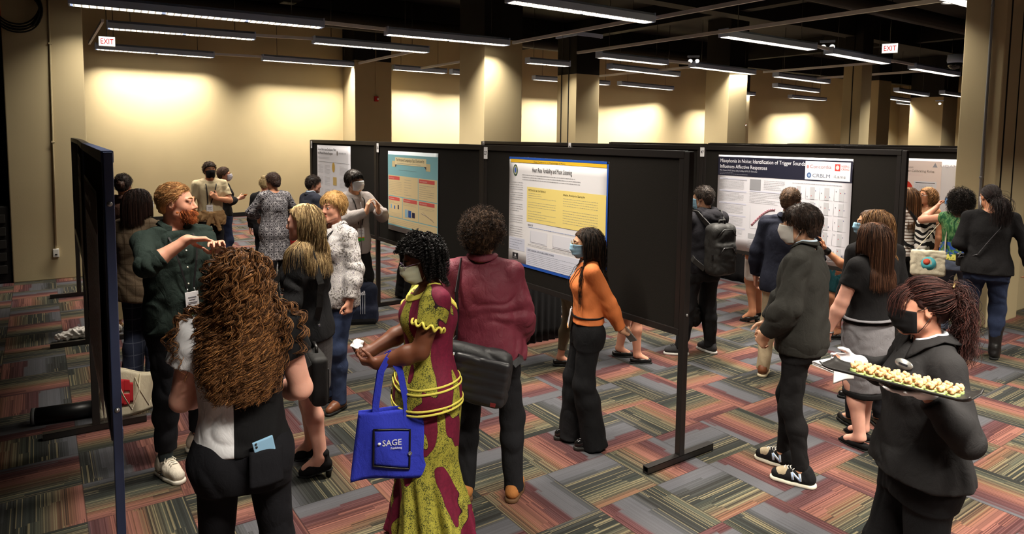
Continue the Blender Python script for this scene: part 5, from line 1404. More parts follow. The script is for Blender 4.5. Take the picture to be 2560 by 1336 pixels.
def cardigan_cloth():
    t = NT('patterned_cardigan_knit'); c = t.co(); x, y, z = t.xyz(c); u = t.m('MULTIPLY', t.m('ARCTAN2', x, t.m('MULTIPLY', y, -1.0)), 3.0); v = t.m('MULTIPLY', z, 15.0)
    a = t.m('SINE', t.m('MULTIPLY', u, 3.1416)); b = t.m('SINE', t.m('MULTIPLY', v, 3.1416)); q = t.m('ABSOLUTE', t.m('MULTIPLY', a, b))
    ring = t.m('LESS_THAN', t.m('ABSOLUTE', t.m('SUBTRACT', q, .35)), .14); dot = t.m('GREATER_THAN', q, .86); lat = t.m('LESS_THAN', q, .07)
    col = t.mix(ring, s2l((138, 134, 138)), s2l((58, 56, 62))); col = t.mix(t.m('MAXIMUM', dot, lat), col, s2l((34, 32, 36))); col = t.mix(t.m('MULTIPLY', t.m('GREATER_THAN', t.noise(c, 30, 1), .6), .4), col, s2l((188, 184, 186)))
    return t.fin(col, .95, .1)
def tropical():
    t = NT('tropical_print_cloth'); c = t.co(); x, y, z = t.xyz(c); n = t.noise(t.mapv(c, (1, 1, .35), ro=(0, .5, 0)), 22, 2, .5, 1.4)
    g = t.ramp(n, [(.3, s2l((20, 50, 34))), (.45, s2l((40, 88, 52))), (.55, s2l((96, 134, 84))), (.60, s2l((24, 64, 42))), (.75, s2l((170, 174, 110)))])
    bl = t.m('MULTIPLY', t.m('LESS_THAN', t.m('ABSOLUTE', t.m('SUBTRACT', z, .98)), .07), t.m('GREATER_THAN', t.noise(c, 25, 2), .48))
    yl = t.m('MULTIPLY', t.m('LESS_THAN', z, .92), t.m('GREATER_THAN', t.noise(c, 22, 2), .5))
    col = t.mix(bl, g, s2l((40, 74, 150))); col = t.mix(yl, col, s2l((206, 196, 96))); return t.fin(col, .8, .2)
def knit(name, rgb): return fabric(name, rgb, .95, 260, .2, .35)

# ------------------------------------------------------------------ middle of the room
def blonde_woman():
    p = Person('woman with long streaked blond hair in black blazer and grey skirt, carrying a black bag', (1.371, 4.214), -66, 1.67, True, SK_pale, .0065, heel=.045, head=(4, -4, 0), fa=(1.02, 1.06, 1.04), fb=(1.05, 1.15, 1.05), limb=1.1, leg=1.12,
               feet={1: (.10, .03, 0), -1: (-.1, -.12, 8)}, arms={-1: dict(w=(-.25, .12, .93), e=(-.3, -1, 0)), 1: dict(w=(.2, .2, 1.0), e=(.4, -1, 0))})
    p.body(); p.eyes()
    bz = fabric('black_blazer_cloth', (28, 28, 30), .85, 500, .15, .3)
    p.skirt('skirt', tweed('grey_flecked_skirt', (62, 60, 62), (104, 102, 104), 40, (60, 58, 60)), [.50, .62, .8, .92, 1.05], [.155, .172, .188, .19, .16], [.135, .14, .148, .14, .11])
    p.top('blazer', bz, hem=.86, off=[(.8, .034), (.95, .026), (1.1, .022), (1.5, .014)], sleeve=1.98, soff=(.012, .018, .016), neck=.072, vneck=.2, fold=(.009, 8, 7), seed=8)
    p.collar(bz, .07, .10, 1.49, 1.44, 70)
    for k in (1, -1): p.shoe(k, 'boot', fabric('black_suede', (24, 22, 23), .95, 400), L_blacksole, top=.125, w=.036, toe=.16, soleh=.012)
    p.long_hair(hairmat('streaked_blond_hair', (124, 98, 64), (206, 178, 130), .5, sc=90), L=.40, N=3600, r=.0010, vol=.020, part=.01, wave=(.005, 2.2, .8), seed=3, m=30, back=.6, Lvar=.25, temple=.0, fc=-.01, stop=False)
    # shoulder bag with its strap
    c = (-.20 * p.S, -.13 * p.S, .70 * p.S); t = p.thing('shoulder_bag', c, 'black laptop bag hanging at the hip of the woman with streaked blond hair', 'bag', rz=R_(35))
    bc = fabric('black_bag_nylon', (34, 33, 33), .7, 600, .15, .2, .3)
    b = SD(.007); b.box((0, 0, .03), (.175, .048, .15), .03, .01); b.build('bag_body', bc, t, disp=folds(.004, 10, 10))
    b = MB(); b.box((0, -.047, .0), (.3, .012, .2), bev=.005); b.build('front_pocket', bc, t)
    b = MB(); b.tube([(-.06, 0, .17), (-.055, 0, .21), (0, 0, .222), (.055, 0, .21), (.06, 0, .17)], .01, 8); b.build('handle', L_black, t)
    sh = p.sh[-1]; M = Matrix.Rotation(-R_(35), 3, 'Z'); lc = lambda q: tuple(M @ (Vector(q) - Vector(c)))
    S = p.S
    pts = [(.15, 0, .13), lc(p.surf(-.13, 1.1, .06 * S, -1)), lc(p.surf(-.12, 1.25, .05 * S, -1)), lc(sh + V3((.055, -.06, .045))), lc(sh + V3((.055, -.01, .068))), lc(sh + V3((.05, .05, .045))), lc(p.surf(-.14, 1.25, .05 * S)), lc(p.surf(-.17, 1.1, .07 * S)), (-.15, .06, .13)]
    b = MB(); b.tube(pts, .04, 4, flat=(.045, .006), up=(1, 0, 0), smooth=False); b.build('strap', bc, t)
    b = MB(); b.box(Vector(pts[1]) * .6 + Vector(pts[0]) * .4, (.05, .05, .018), bev=.004); b.build('buckle', M_bolt, t)
    return p

def paisley_woman():
    p = Person('woman with short blond hair in a paisley shirt and jeans', (1.89, 5.13), -128, 1.70, True, SK_fair, .007, head=(6, 0, 0), fa=(1.05, 1.2, 1.12), fb=(1.05, 1.2, 1.1), limb=1.12, leg=1.1, feet={1: (.1, .0, -4), -1: (-.11, .06, 14)},
               arms={-1: dict(w=(-.25, .06, .91), e=(-.5, -1, 0), curl=.75), 1: dict(w=(.22, .16, 1.0), e=(.4, -1, 0))})
    p.body(); p.eyes((90, 100, 110), (140, 110, 70))
    ps = paisley(); p.top('shirt', ps, hem=.84, off=[(.8, .03), (1.1, .022), (1.5, .012)], sleeve=1.9, soff=(.016, .022, .02), vneck=.1, neck=.066, fold=(.008, 9, 8), seed=9); p.collar(ps, .066, .095, 1.49, 1.455, 60)
    p.trousers('jeans', fabric('blue_denim', (48, 58, 84), .9, 500, .2), waist=1.02, hem=.05, r=(.094, .068, .06, .055))
    for k in (1, -1): p.shoe(k, 'oxford', plain('brown_leather', (104, 62, 40), .4, .4), L_blacksole, top=.09)
    p.short_hair(hairmat('short_blond_hair', (166, 126, 76), (206, 168, 112), .5), .075, 2200, .0011, .022, comb=(0, -.35, -.1), lift=.35, front=.07, temple=-.01, nape=-.085, fringe=(.03, (-.45, .5, -.35)), seed=4, grav=.28, m=9)
    p.lanyard(F_lan, .03, 1.2, badge=False, half=.075)
    for k in (1, -1):
        b = MB(); b.lathe([(0, .006), (.005, 0), (0, -.022)], p.hp((k * .084, -.008, -.045)), 8); b.build('earring', L_black, p.root)
    b = MB(); b.tube([p.hp((-.024, .091, -.0655)), p.hp((-.012, .1, -.063)), p.hp((0, .102, -.065)), p.hp((.012, .1, -.063)), p.hp((.024, .091, -.0655))], [.002, .0045, .005, .0045, .002], 8); b.build('lips', plain('red_lips', (170, 70, 70), .4), p.root)
    return p

def african_dress_woman():
    p = Person('woman with black ringlets in a maroon and yellow print dress reading beside a blue tote', (1.665, 3.16), -99, 1.62, True, SK_brown, .0055, head=(2, -17, 0), lean=-2, fa=(1.04, 1.2, 1.16), fb=(1.18, 1.34, 1.24), bust=1.0, limb=1.34, sw=.175, hs=1.02,
               feet={1: (.1, .05, 0), -1: (-.1, -.05, 5)},
               arms={-1: dict(w=(-.13, .30, 1.08), e=(-.5, -.5, -1), d=(.35, .9, .1), n=(.6, -.2, .8), curl=.55, th=.5), 1: dict(w=(.10, .32, 1.08), e=(.5, -.5, -1), d=(-.35, .9, .15), n=(-.6, -.2, .8), curl=.5, th=.4)})
    p.body(); p.eyes((40, 26, 20), (24, 20, 18)); an = ankara(); S = p.S
    yl = plain('yellow_trim', (226, 214, 96), .7)
    p.skirt('skirt', an, [.02, .12, .3, .46, .62, .8, .95, 1.06], [.27, .245, .20, .18, .19, .185, .17, .15], [.25, .23, .195, .18, .19, .19, .17, .15], cy=[-.03, -.03, -.01, 0, 0, -.01, -.01, 0], rip=([.10, .09, .05, .01, .0, 0, 0, 0], 9, 1.0))
    p.top('peplum_top', an, hem=.80, off=[(.7, .0), (1.0, .012), (1.2, .012), (1.5, .008)], flare=[(.78, .062), (.92, .032), (1.02, .0)], sleeve=.5, soff=(.022, .034, .02), neck=0, fold=(.004, 8, 6), seed=2, puff=.004, cuts=[lambda P: (1 - np.sqrt((P[..., 0] / (.112 * p.S)) ** 2 + ((P[..., 2] - 1.475 * p.S) / (np.where(P[..., 1] < 0, .112, .055) * p.S)) ** 2)) * .07])
    for z, o in ((.805, .066), (.83, .060), (.925, .042), (.95, .035)): p.ring(z, o * S, .005, yl, 'hem_trim', sq=(.006, .012), dz=lambda t: .012 * math.sin(2 * t))
    zc = 1.475 * S; ov = lambda P, ax_, hb, hf: np.sqrt((P[..., 0] / (ax_ * S)) ** 2 + ((P[..., 2] - zc) / (np.where(P[..., 1] < 0, hb, hf) * S)) ** 2)
    p.top('neck_band', yl, hem=1.25, off=[(1.2, .018), (1.5, .014)], sleeve=0, neck=0, zt=1.50, fold=None, vox=.005, bust=True, cuts=[lambda P: (ov(P, .150, .150, .085) - 1) * .07, lambda P: (1 - ov(P, .112, .112, .055)) * .07])
    for k in (1, -1):   # ruffled sleeve edge
        a, e = p.sh[k], p.el[k]; u = nrm(e - a); c = a + (e - a) * .5; x = nrm(np.cross(u, (0, 1, 0))); y = np.cross(u, x)
        b = MB(); b.tube([c + (x * math.cos(t) + y * math.sin(t)) * (.088 * S + .006 * math.sin(t * 11)) + u * .012 * math.cos(t * 11) for t in np.linspace(0, 2 * math.pi, 90)], .007, 6, cap=False); b.build('sleeve_ruffle', yl, p.root)
    p.mask(fabric('pale_yellow_mask_paper', (228, 232, 206), .8, 900, .03, .1)); p.glasses(plain('lilac_frame', (170, 150, 190), .3), .022)
    for k in (1, -1):
        b = MB(); b.tube([p.hp((k * .083, -.008, -.035)), p.hp((k * .084, -.008, -.062))], .0015, 5); b.lathe([(0, .005), (.004, 0), (0, -.006)], p.hp((k * .084, -.008, -.066)), 8); b.build('earring', M_bolt, p.root)
    b = MB(); b.tube([p.pt((.075 * math.cos(a), .07 * math.sin(a) - .01, 1.495 - .05 * max(0, math.sin(a)))) for a in np.linspace(0, 2 * math.pi, 40)], .003, 6, cap=False); b.build('necklace', plain('beaded_necklace', (60, 56, 64), .25, .6), p.root)
    for k in (1, -1): p.shoe(k, 'flat', L_black, L_blacksole)
    # ringlets
    g = np.random.default_rng(3); G = 330; R = p.scalp(G, front=.074, temple=.02, nape=-.07, seed=6); nn = R - np.array([0, -.014, .03]); nn /= np.linalg.norm(nn, axis=1, keepdims=True)
    d = (nn * .75 + np.array([0, -.15, .1]) + g.normal(size=R.shape) * .3) @ p.H.T
    C = p.grow(R, .115 + .06 * g.random(G), 64, d, .16, .010 + .035 * g.random(G), torso=.02, drag=.03, fc=.005, curl=(.0058, 9, .5), seed=2)
    K = 4; W = np.repeat(C, K, 0) + g.normal(size=(G * K, 1, 3)) * .0025
    sd = SD(.007); p.hairbase(sd, .020, .074, .02, -.075)
    p.hair(hairmat('black_ringlets', (18, 16, 16), (44, 40, 40), .25), W, .0019, sd, disp=folds(.008, 50, 50))
    # folded napkin in her fingers
    tp = (p.tips[(-1, 0)] + p.tips[(1, 0)]) / 2; t = p.thing('napkin', tp, 'crumpled white napkin in the hands of the woman in the print dress', 'napkin')
    b = SD(.004); b.ell((0, 0, 0), (.05, .03, .012), .01); b.ell((.02, -.01, .012), (.03, .03, .008), .01); b.build('paper', plain('white_napkin', (232, 230, 230), .8), t, disp=folds(.008, 40, 60))
    # blue tote hung on the forearm
    wr = p.wr[-1] * .8 + p.el[-1] * .2; c = (wr[0] - .01, wr[1] - .02, .44 * S); t = p.thing('tote_bag', c, 'blue tote bag with a zipped pocket hanging from a forearm', 'bag', rz=R_(-92))
    bl = fabric('blue_nonwoven_cloth', (52, 62, 186), .85, 300, .08, .3)
    def side(sg):
        def f(u, v): w = .155 + .055 * (1 - v); x = (u - .5) * 2 * w + .012 * (1 - v); y = sg * (.012 + .03 * math.sin(math.pi * u) * (.4 + .6 * math.sin(math.pi * v))) + .006 * math.sin(9 * u + 3 * v); return (x, y, .36 * v + .014 * math.sin(u * 5) * (1 - v) - .0)
        return f
    b = MB(); b.grid(side(-1), 20, 18, .003); b.grid(side(1), 20, 18, .003); b.build('bag_body', bl, t)
    zt = wr[2] - c[2] + .045 * S
    for sg in (-1, 1):
        b = MB(); b.tube([(-.075, sg * .022, .30), (-.07, sg * .022, .40), (-.045, sg * .03, zt - .08), (-.01, sg * .03, zt - .015), (.0, 0 if sg < 0 else .012, zt), (.012, sg * .03, zt - .02), (.05, sg * .03, zt - .09), (.08, sg * .022, .40), (.085, sg * .022, .30)], .03, 4, flat=(.038, .004), up=(0, 1, 0), smooth=False); b.build('handle', bl, t)
    fr = lambda x, z, o=.0: np.array(side(-1)((x / (.155 + .055 * (1 - z / .36)) + 1) / 2, z / .36)) + np.array([0, -.004 - o, 0])
    q = [(-.095, .075), (.085, .055), (.095, .26), (-.085, .275)]; b = MB(); b.grid(lambda u, v: fr((q[0][0] * (1 - u) + q[1][0] * u) * (1 - v) + (q[3][0] * (1 - u) + q[2][0] * u) * v, (q[0][1] * (1 - u) + q[1][1] * u) * (1 - v) + (q[3][1] * (1 - u) + q[2][1] * u) * v), 10, 10, .004); pk = b.build('pocket', bl, t)
    b = MB(); pts = []
    for i in range(4):
        for f in np.linspace(0, 1, 8, endpoint=False): a_, b_ = q[i], q[(i + 1) % 4]; pts.append(fr(a_[0] * (1 - f) + b_[0] * f, a_[1] * (1 - f) + b_[1] * f, .003))
    b.tube(pts + [pts[0]], .005, 6, cap=False); b.build('zip', L_black, pk)
    b = MB(); b.lathe([(.008, -.002), (.011, 0), (.008, .002), (.006, 0), (.008, -.002)], fr(.09, .14, .01), 12, Matrix.Rotation(R_(90), 4, 'X')); b.build('zip_pull', M_bolt, pk)
    M = Matrix.Translation(Vector(fr(-.068, .185, .006))) @ Matrix.Rotation(R_(90), 4, 'X')
    wm = plain('white_print', (226, 228, 236), .6); text('lettering', 'SAGE', .044, wm, pk, M @ Matrix.Translation((.02, 0, 0)), 'LEFT', .0005, .095); text('lettering', 'Publishing', .016, wm, pk, M @ Matrix.Translation((.062, -.02, 0)), 'LEFT', .0003, .055)
    b = MB(); b.lathe([(0, .001), (.008, .001), (.008, 0), (0, 0)], (0, 0, 0), 16, M @ Matrix.Translation((.006, .016, 0)).to_3x3().to_4x4()); b.v = [tuple(Vector(v) + (M @ Vector((.006, .014, .001)))) for v in b.v]; b.build('logo_mark', wm, pk)
    return p

def maroon_man():
    p = Person('man with a round curly afro in a maroon shirt with a black messenger bag', (2.13, 3.27), 6, 1.69, False, SK_tan, .0065, head=(-4, 2, -2), side=-4.5, fa=(1.0, 1.04, 1.0), fb=(1.0, 1.15, 1.1), sw=.178, feet={1: (.16, .02, -12), -1: (-.14, .0, 14)},
               arms={1: dict(w=(.19, .16, .97), e=(.35, -1, 0), d=(-.2, .7, -.6), n=(-1, 0, 0), curl=.5), -1: dict(w=(-.19, .16, .98), e=(-.35, -1, 0), d=(.3, 1, -.2), n=(1, 0, 0), curl=.5)})
    p.body(); mr = fabric('maroon_satin_shirt', (108, 38, 54), .62, 500, .12, .35, .4)
    p.top('shirt', mr, hem=.90, off=[(.85, .056), (1.0, .05), (1.15, .034), (1.35, .02), (1.5, .010)], sleeve=1.93, soff=(.016, .026, .02), neck=.062, nz=1.485, fold=(.013, 7, 6), seed=12); p.collar(mr, .068, .088, 1.502, 1.468, 50)
    p.trousers('trousers', fabric('black_trouser_cloth', (30, 30, 33)), waist=1.0, hem=.05, r=(.092, .072, .067, .062), fold=(.006, 8, 8))
    for k in (1, -1): p.shoe(k, 'oxford', fabric('tan_suede', (164, 108, 60), .9, 300), plain('crepe_sole', (92, 66, 44), .7), top=.09)
    g = np.random.default_rng(6); N = 2600; R = p.scalp(N, front=.06, temple=-.005, nape=-.085, seed=2); nn = R - np.array([0, -.014, .03]); nn /= np.linalg.norm(nn, axis=1, keepdims=True)
    W = p.grow(R, .062 + .02 * g.random(N), 14, (nn + g.normal(size=R.shape) * .25) @ p.H.T, .02, .004, colr=False, drag=.16, curl=(.006, 3, 1), seed=3)
    sd = SD(.007); p.hairbase(sd, .042, .05, -.01, -.09)
    p.hair(hairmat('dark_curly_afro', (34, 24, 19), (92, 70, 54), .6), W, .0015, sd, disp=folds(.012, 40, 40))
    S = p.S; c = (-.05 * S, -.235 * S, .835 * S); t = p.thing('messenger_bag', c, 'quilted black messenger bag worn across the back of the maroon shirt', 'bag', rz=R_(-6))
    bc = fabric('black_quilted_nylon', (34, 34, 36), .5, 600, .15, .2, .4); T = Matrix.Rotation(R_(9), 4, 'Y')
    def P(x, y, z): return T @ Vector((x, y, z))
    Mm = np.array(T.to_3x3(), float)
    b = SD(.007); b.box((0, 0, 0.03), (.195, .06, .165), .055, .01, M=Mm); b.build('bag_body', bc, t, disp=folds(.008, 9, 9, 3))
    b = SD(.006); [b.box(P(.03, -.058, -.075 + i * .05), (.158, .024, .029), .022, .012, M=Mm) for i in range(5)]
    b.build('quilted_flap', plain('black_leatherette', (32, 32, 35), .38, .5), t, disp=folds(.004, 12, 12, 5))
    b = MB(); b.box(P(.13, -.086, -.085), (.03, .004, .022), M=T, bev=.001); b.build('badge_emblem', plain('dark_red_badge', (110, 40, 40), .4), t)
    b = MB(); b.tube([P(-.13, -.068, .15), P(-.135, -.08, .12), P(-.125, -.078, .1), P(-.13, -.08, .07)], .007, 6); b.build('key_ring', M_bolt, t)
    sl = lambda q: Vector(q) - Vector(c)
    Rm = Matrix.Rotation(R_(6), 3, 'Z')
    pts = [P(-.18, -.0, .14)] + [Rm @ sl(p.surf(x, z, .05 * S, -1)) for x, z in ((-.17, 1.05), (-.155, 1.2), (-.15, 1.32))] + [Rm @ sl(p.sh[-1] + V3((.05, -.035, .065))), Rm @ sl(p.sh[-1] + V3((.06, .05, .045)))] + [Rm @ sl(p.surf(x, z, .05 * S, 1)) for x, z in ((-.08, 1.3), (.03, 1.15), (.13, 1.0))] + [Rm @ sl(p.surf(.175, .93, .075 * S, 1)), P(.22, .09, .14), P(.19, .02, .12)]
    b = MB(); b.tube(pts, .04, 4, flat=(.045, .006), up=(1, 0, 0), smooth=False); b.build('strap', bc, t)
    return p

def orange_woman():
    p = Person('woman in an orange blouse and wide black trousers, hands behind her back', (3.09, 3.49), -99, 1.50, True, SK_asian, .006, heel=.035, head=(0, -6, 0), feet={1: (.09, .10, 0), -1: (-.09, -.04, 6)}, limb=1.0, bust=.55, fb=(1.0, 1.05, 1.0),
               arms={-1: dict(w=(-.07, -.26, .93), e=(-1, -.5, .1), d=(.6, -.5, -.4), n=(.2, -.6, .6), curl=.6), 1: dict(w=(.09, -.25, .95), e=(1, -.5, .1), d=(-.7, -.3, -.5), n=(0, -.5, .8), curl=.55)})
    p.body(); p.eyes((36, 26, 22), (40, 30, 26))
    o = fabric('orange_crepe', (214, 122, 68), .7, 500, .06, .2, .25)
    p.top('blouse', o, hem=.99, off=[(.95, .016), (1.1, .024), (1.3, .014), (1.5, .008)], sleeve=1.9, soff=(.012, .020, .024), neck=.066, fold=(.007, 9, 7), seed=14)
    p.collar(plain('pale_grey_scarf', (176, 172, 160), .8), .062, .082, 1.505, 1.47, 20, name='neck_scarf', stand=.03)
    bt = fabric('black_crepe', (22, 22, 24), .75, 500, .1, .25)
    p.trousers('trousers', bt, waist=1.06, hem=.02, r=(.094, .088, .096, .112), off=.006, fold=(.008, 8, 5))
    p.ring(1.05, .014 * p.S, .012, bt, 'waistband', sq=(.03, .01))
    for k in (1, -1): p.shoe(k, 'platform', plain('black_patent_leather', (16, 15, 16), .08, .8), plain('platform_sole', (36, 34, 32), .5), top=.1, soleh=.035, toe=.155)
    p.mask(MK_blue); p.glasses(M_gold, .024)
    p.long_hair(hairmat('long_black_hair', (24, 19, 17), (72, 54, 42), .35, sc=80), L=.52, N=2400, r=.0010, vol=.022, part=0, wave=(.004, 1.5, .6), seed=8, m=32, back=.55, Lvar=.22, temple=.0)
    p.lanyard(F_lan, .026, 1.1, strip=None, xb=.02)
    c = p.wr[-1] + p.hd[-1] * .09 * p.S; t = p.thing('phone', c, 'silver phone held behind the back of the woman in orange', 'phone'); d = p.hd[-1]; M = Matrix.Rotation(R_(-40), 4, 'X') @ Matrix.Rotation(R_(40), 4, 'Z')
    b = MB(); b.box((0, -.012, .0), (.07, .009, .14), M=M, bev=.003); b.build('case', plain('silver_phone', (176, 172, 168), .25, .5, .6), t); b = MB(); b.box(M.to_3x3() @ Vector((0, -.005, 0)) + Vector((0, -.012, 0)), (.062, .002, .128), M=M); b.build('screen', plain('dark_screen', (20, 20, 24), .1, .6), t)
    return p
# ------------------------------------------------------------------ right foreground
def asian_student():
    p = Person('young man in dark bomber jacket, black trousers and sneakers with a big letter', (3.92, 2.40), -78, 1.74, False, SK_asian, .006, head=(4, -4, 0), lean=1, feet={1: (.09, .10, -4), -1: (-.10, -.06, 6)},
               arms={-1: dict(w=(-.20, .17, .95), e=(-.7, -.8, 0), d=(.35, .45, -.8), n=(.7, -.3, 0), curl=.6), 1: dict(w=(.10, .24, .95), e=(.7, -.8, 0), d=(-.4, .3, -.8), n=(-.7, -.3, 0), curl=.5)})
    p.body(); p.eyes((34, 24, 20), (30, 24, 22))
    j = fabric('dark_olive_jacket_cloth', (48, 47, 44), .85, 500, .12, .3)
    p.top('jacket', j, hem=.855, off=[(.84, .026), (.9, .044), (1.1, .044), (1.35, .026), (1.5, .016)], sleeve=1.92, soff=(.024, .034, .028), neck=.066, nz=1.48, fold=(.011, 7, 6), seed=21)
    p.top('jacket_hem', j, hem=.835, off=.034, sleeve=0, zt=.92, neck=0, fold=(.002, 40, 3), bust=False, cuts=[lambda P: P[..., 2] - .9 * p.S])
    p.collar(j, .07, .082, 1.515, 1.49, 50, stand=.04, point=.0); p.collar(plain('pale_blue_shirt', (186, 204, 220), .8), .062, .066, 1.525, 1.505, 60, name='shirt_collar', stand=.05, point=0)
    p.skirt('shirt_tail', plain('pale_blue_shirt', (186, 204, 220), .8), [.79, .86, .92], [.155, .182, .178], [.10, .122, .12])
    p.trousers('trousers', F_black, waist=1.0, hem=.10, r=(.090, .064, .056, .046), fold=(.007, 8, 10))
    bk = fabric('black_mesh_and_suede', (26, 26, 28), .85, 300); tn = fabric('tan_mesh', (176, 160, 134), .85, 300); gb = plain('grey_blue_applique', (150, 172, 206), .6); ow = plain('off_white_foam', (222, 216, 198), .6)
    for k in (1, -1):
        o, Q = p.shoe(k, 'sneaker', bk, ow, toe=.175, w=.041, laces=plain('white_lace', (232, 228, 222), .8), top=.095, soleh=.024)
        for sg in (1, -1):   # big letter on the quarter
            fx = lambda u, v: Q(sg * (.0525 - .011 * v), .0 + .045 * u + .008 * v, .045 + .042 * v)
            for nm, w_, m_ in (('letter_outline', .017, plain('white_lace', (232, 228, 222), .8)), ('letter', .010, gb)):
                b = MB()
                for a_, b_ in (((0, 0), (0, 1)), ((0, 1), (1, 0)), ((1, 0), (1, 1))):
                    if sg < 0: a_, b_ = (1 - a_[0], a_[1]), (1 - b_[0], b_[1])
                    e = .0 if nm == 'letter_outline' else .002; P0, P1 = fx(*a_), fx(*b_); sd_ = (Q(1, 0, 0) - Q(0, 0, 0)) * sg * e
                    b.tube([P0 + sd_, P1 + sd_], w_, 4, flat=(w_, .004), up=tuple(Q(1, 0, 0) - Q(0, 0, 0)))
                b.build(nm, m_, o)
        b = SD(.005); b.cone(Q(0, .092, .06), Q(0, .125, .05), .041, .036, .01); b.build('toe_panel', tn, o)
        c = SD(.006); c.cone(p.ank[k] + V3((0, 0, .05)), p.ank[k] - V3((0, 0, .03)), .036, .036, .01); c.build('sock', fabric('dark_sock', (40, 36, 34)), p.root)
    p.mask(fabric('pale_grey_mask', (206, 202, 196), .8, 900, .03, .1), pleats=0, kind='cup')
    p.short_hair(hairmat('thick_black_hair', (30, 23, 20), (70, 52, 42), .4), .07, 3600, .0010, .020, comb=(0, -.3, .0), lift=.25, front=.066, temple=-.01, nape=-.09, fringe=(.02, (-.2, .8, -.25)), seed=7, grav=.24, m=9)
    return p

def waitress():
    p = Person('waitress in black jacket and mask carrying a tray of canapes', (2.875, 1.22), -116, 1.605, True, SK_fair, .0055, head=(-14, -5, 0), fa=(1.02, 1.05, 1.02), fb=(1.0, 1.08, 1.05), feet={1: (.09, .1, 0), -1: (-.1, -.08, 6)},
               arms={-1: dict(w=(-.26, .13, 1.35), e=(-.25, -.5, -1), d=(.1, .95, .0), n=(.05, .1, 1), curl=(.12, .14, .18, .2), spread=.4, th=-.3), 1: dict(w=(.24, .20, 1.30), e=(.6, -.6, -.6), d=(-.1, .95, .05), n=(-.9, -.3, .3), curl=.45, th=.3)})
    p.body(); p.eyes((50, 36, 28), (50, 34, 28)); S = p.S
    j = fabric('black_uniform_cloth', (38, 37, 38), .85, 500, .12, .25)
    p.top('jacket', j, hem=.915, off=[(.88, .024), (1.0, .036), (1.2, .03), (1.5, .013)], flare=[(.88, .04), (1.0, .024), (1.2, .006), (1.3, 0)], sleeve=1.85, soff=(.016, .022, .024), neck=.064, nz=1.47, vneck=.05, fold=(.007, 8, 5), seed=23, rip=([(.9, .03), (1.15, 0)], 7, 1))
    p.collar(j, .07, .118, 1.492, 1.44, 34, point=.045)
    p.collar(plain('pale_blouse', (196, 204, 214), .8), .060, .066, 1.50, 1.49, 30, name='blouse_collar', stand=.05, point=0)
    p.trousers('trousers', fabric('black_uniform_trouser', (22, 22, 24), .9), waist=1.04, hem=.02, r=(.098, .086, .086, .09), off=.014, fold=(.006, 8, 5))
    for k in (1, -1): p.shoe(k, 'oxford', L_black, L_blacksole, top=.09)
    # white gloves: slightly larger hands
    for k in (1, -1):
        sd = SD(.0045); sv = (p.limb, p.tips); q = p.S; p.S = q * 1.07; p.limb *= 1.06; p.hand(sd, k); p.S = q; p.limb = sv[0]; sd.cone(p.wr[k] - p.hd[k] * .02, p.wr[k] + p.hd[k] * .01, .032, .03, .01)
        sd.build('glove', fabric('white_glove', (232, 230, 234), .8, 600, .03, .2), p.root)
    p.mask(MK_black, low=-.115)
    c = p.surf(-.07, 1.40, .032 * S); q = MB(); M = Matrix.Rotation(R_(24), 4, 'Z') @ Matrix.Rotation(R_(-82), 4, 'X') @ Matrix.Diagonal((1.5, .72, 1, 1)); q.lathe([(0, .003), (.026, .003), (.028, 0), (0, 0)], c, 28, M); nt = q.build('name_tag', plain('silver_name_tag', (170, 168, 164), .3, .5, .7), p.root)
    b = MB(); b.box(c + V3((-.002, .0036, 0)), (.04, .002, .006), rz=R_(24)); b.build('print', M_ink, nt)
    # reddish hair gathered at the back, with bangs and a loose tail
    hm = hairmat('dark_auburn_hair', (44, 24, 22), (84, 48, 42), .5, sc=70); g = np.random.default_rng(4)
    N = 3200; R = p.scalp(N, front=.064, temple=.0, nape=-.07, seed=3); nn = R - np.array([0, -.014, .03]); nn /= np.linalg.norm(nn, axis=1, keepdims=True)
    an = p.hp((0, -.125, .055)); cl = p.hp((0, -.03, .03))
    def pull(P, t): v = an - P; v /= (np.linalg.norm(v, axis=1, keepdims=True) + 1e-6); return v * .9
    W = p.grow(R, .17, 14, (nn * .3 + np.array([0, -.6, .2]) + g.normal(size=R.shape) * .15) @ p.H.T, .0, .010 + .014 * g.random(N), colr=False, pull=pull, drag=.06, seed=1, hug=.4)
    K = 800; R2 = np.tile(np.array([[0, -.128, .05]]), (K, 1)) + g.normal(size=(K, 3)) * np.array([.022, .015, .028])
    W2 = p.grow(R2, .16 + .14 * g.random(K), 30, (np.array([0, -.7, .0]) + g.normal(size=(K, 3)) * .3) @ p.H.T, .26, .015, torso=.02, drag=.08, curl=(.007, 3, 1), seed=2)
    F = 260; R3 = p.scalp(4000, front=.055, seed=9); R3 = R3[(R3[:, 1] > .03) & (R3[:, 2] > .06)][:F]
    W3 = p.grow(R3, .085 + .03 * g.random(len(R3)), 12, (np.stack([R3[:, 0] * 6, np.full(len(R3), 1.0), np.full(len(R3), .1)], 1) + g.normal(size=R3.shape) * .2) @ p.H.T, .28, .012, colr=False, seed=3)
    sd = SD(.006); p.hairbase(sd, .005, .064, .0, -.075); sd.ell(p.hp((0, -.105, .05)), (.035, .035, .04), .03)
    p.hair(hm, [(W, .0010), (W2, .0010), (W3, .0010)], 0, sd, disp=folds(.005, 40, 30))
    b = MB(); b.tube([p.hp((-.03, -.118, .095)), p.hp((0, -.13, .105)), p.hp((.03, -.118, .095))], .004, 6); b.build('hair_pin', M_gold, p.root)
    # the tray, level on the palm
    hand = p.wr[-1] + p.hd[-1] * .075 * S + np.array([0, 0, .024]); tz = hand[2] + .006
    c = (hand[0] - .005, hand[1] + .03, tz); t = p.thing('tray', c, 'long black serving tray held flat on a white gloved hand', 'tray', rz=R_(-46)); t.rotation_euler[0] = R_(-2)
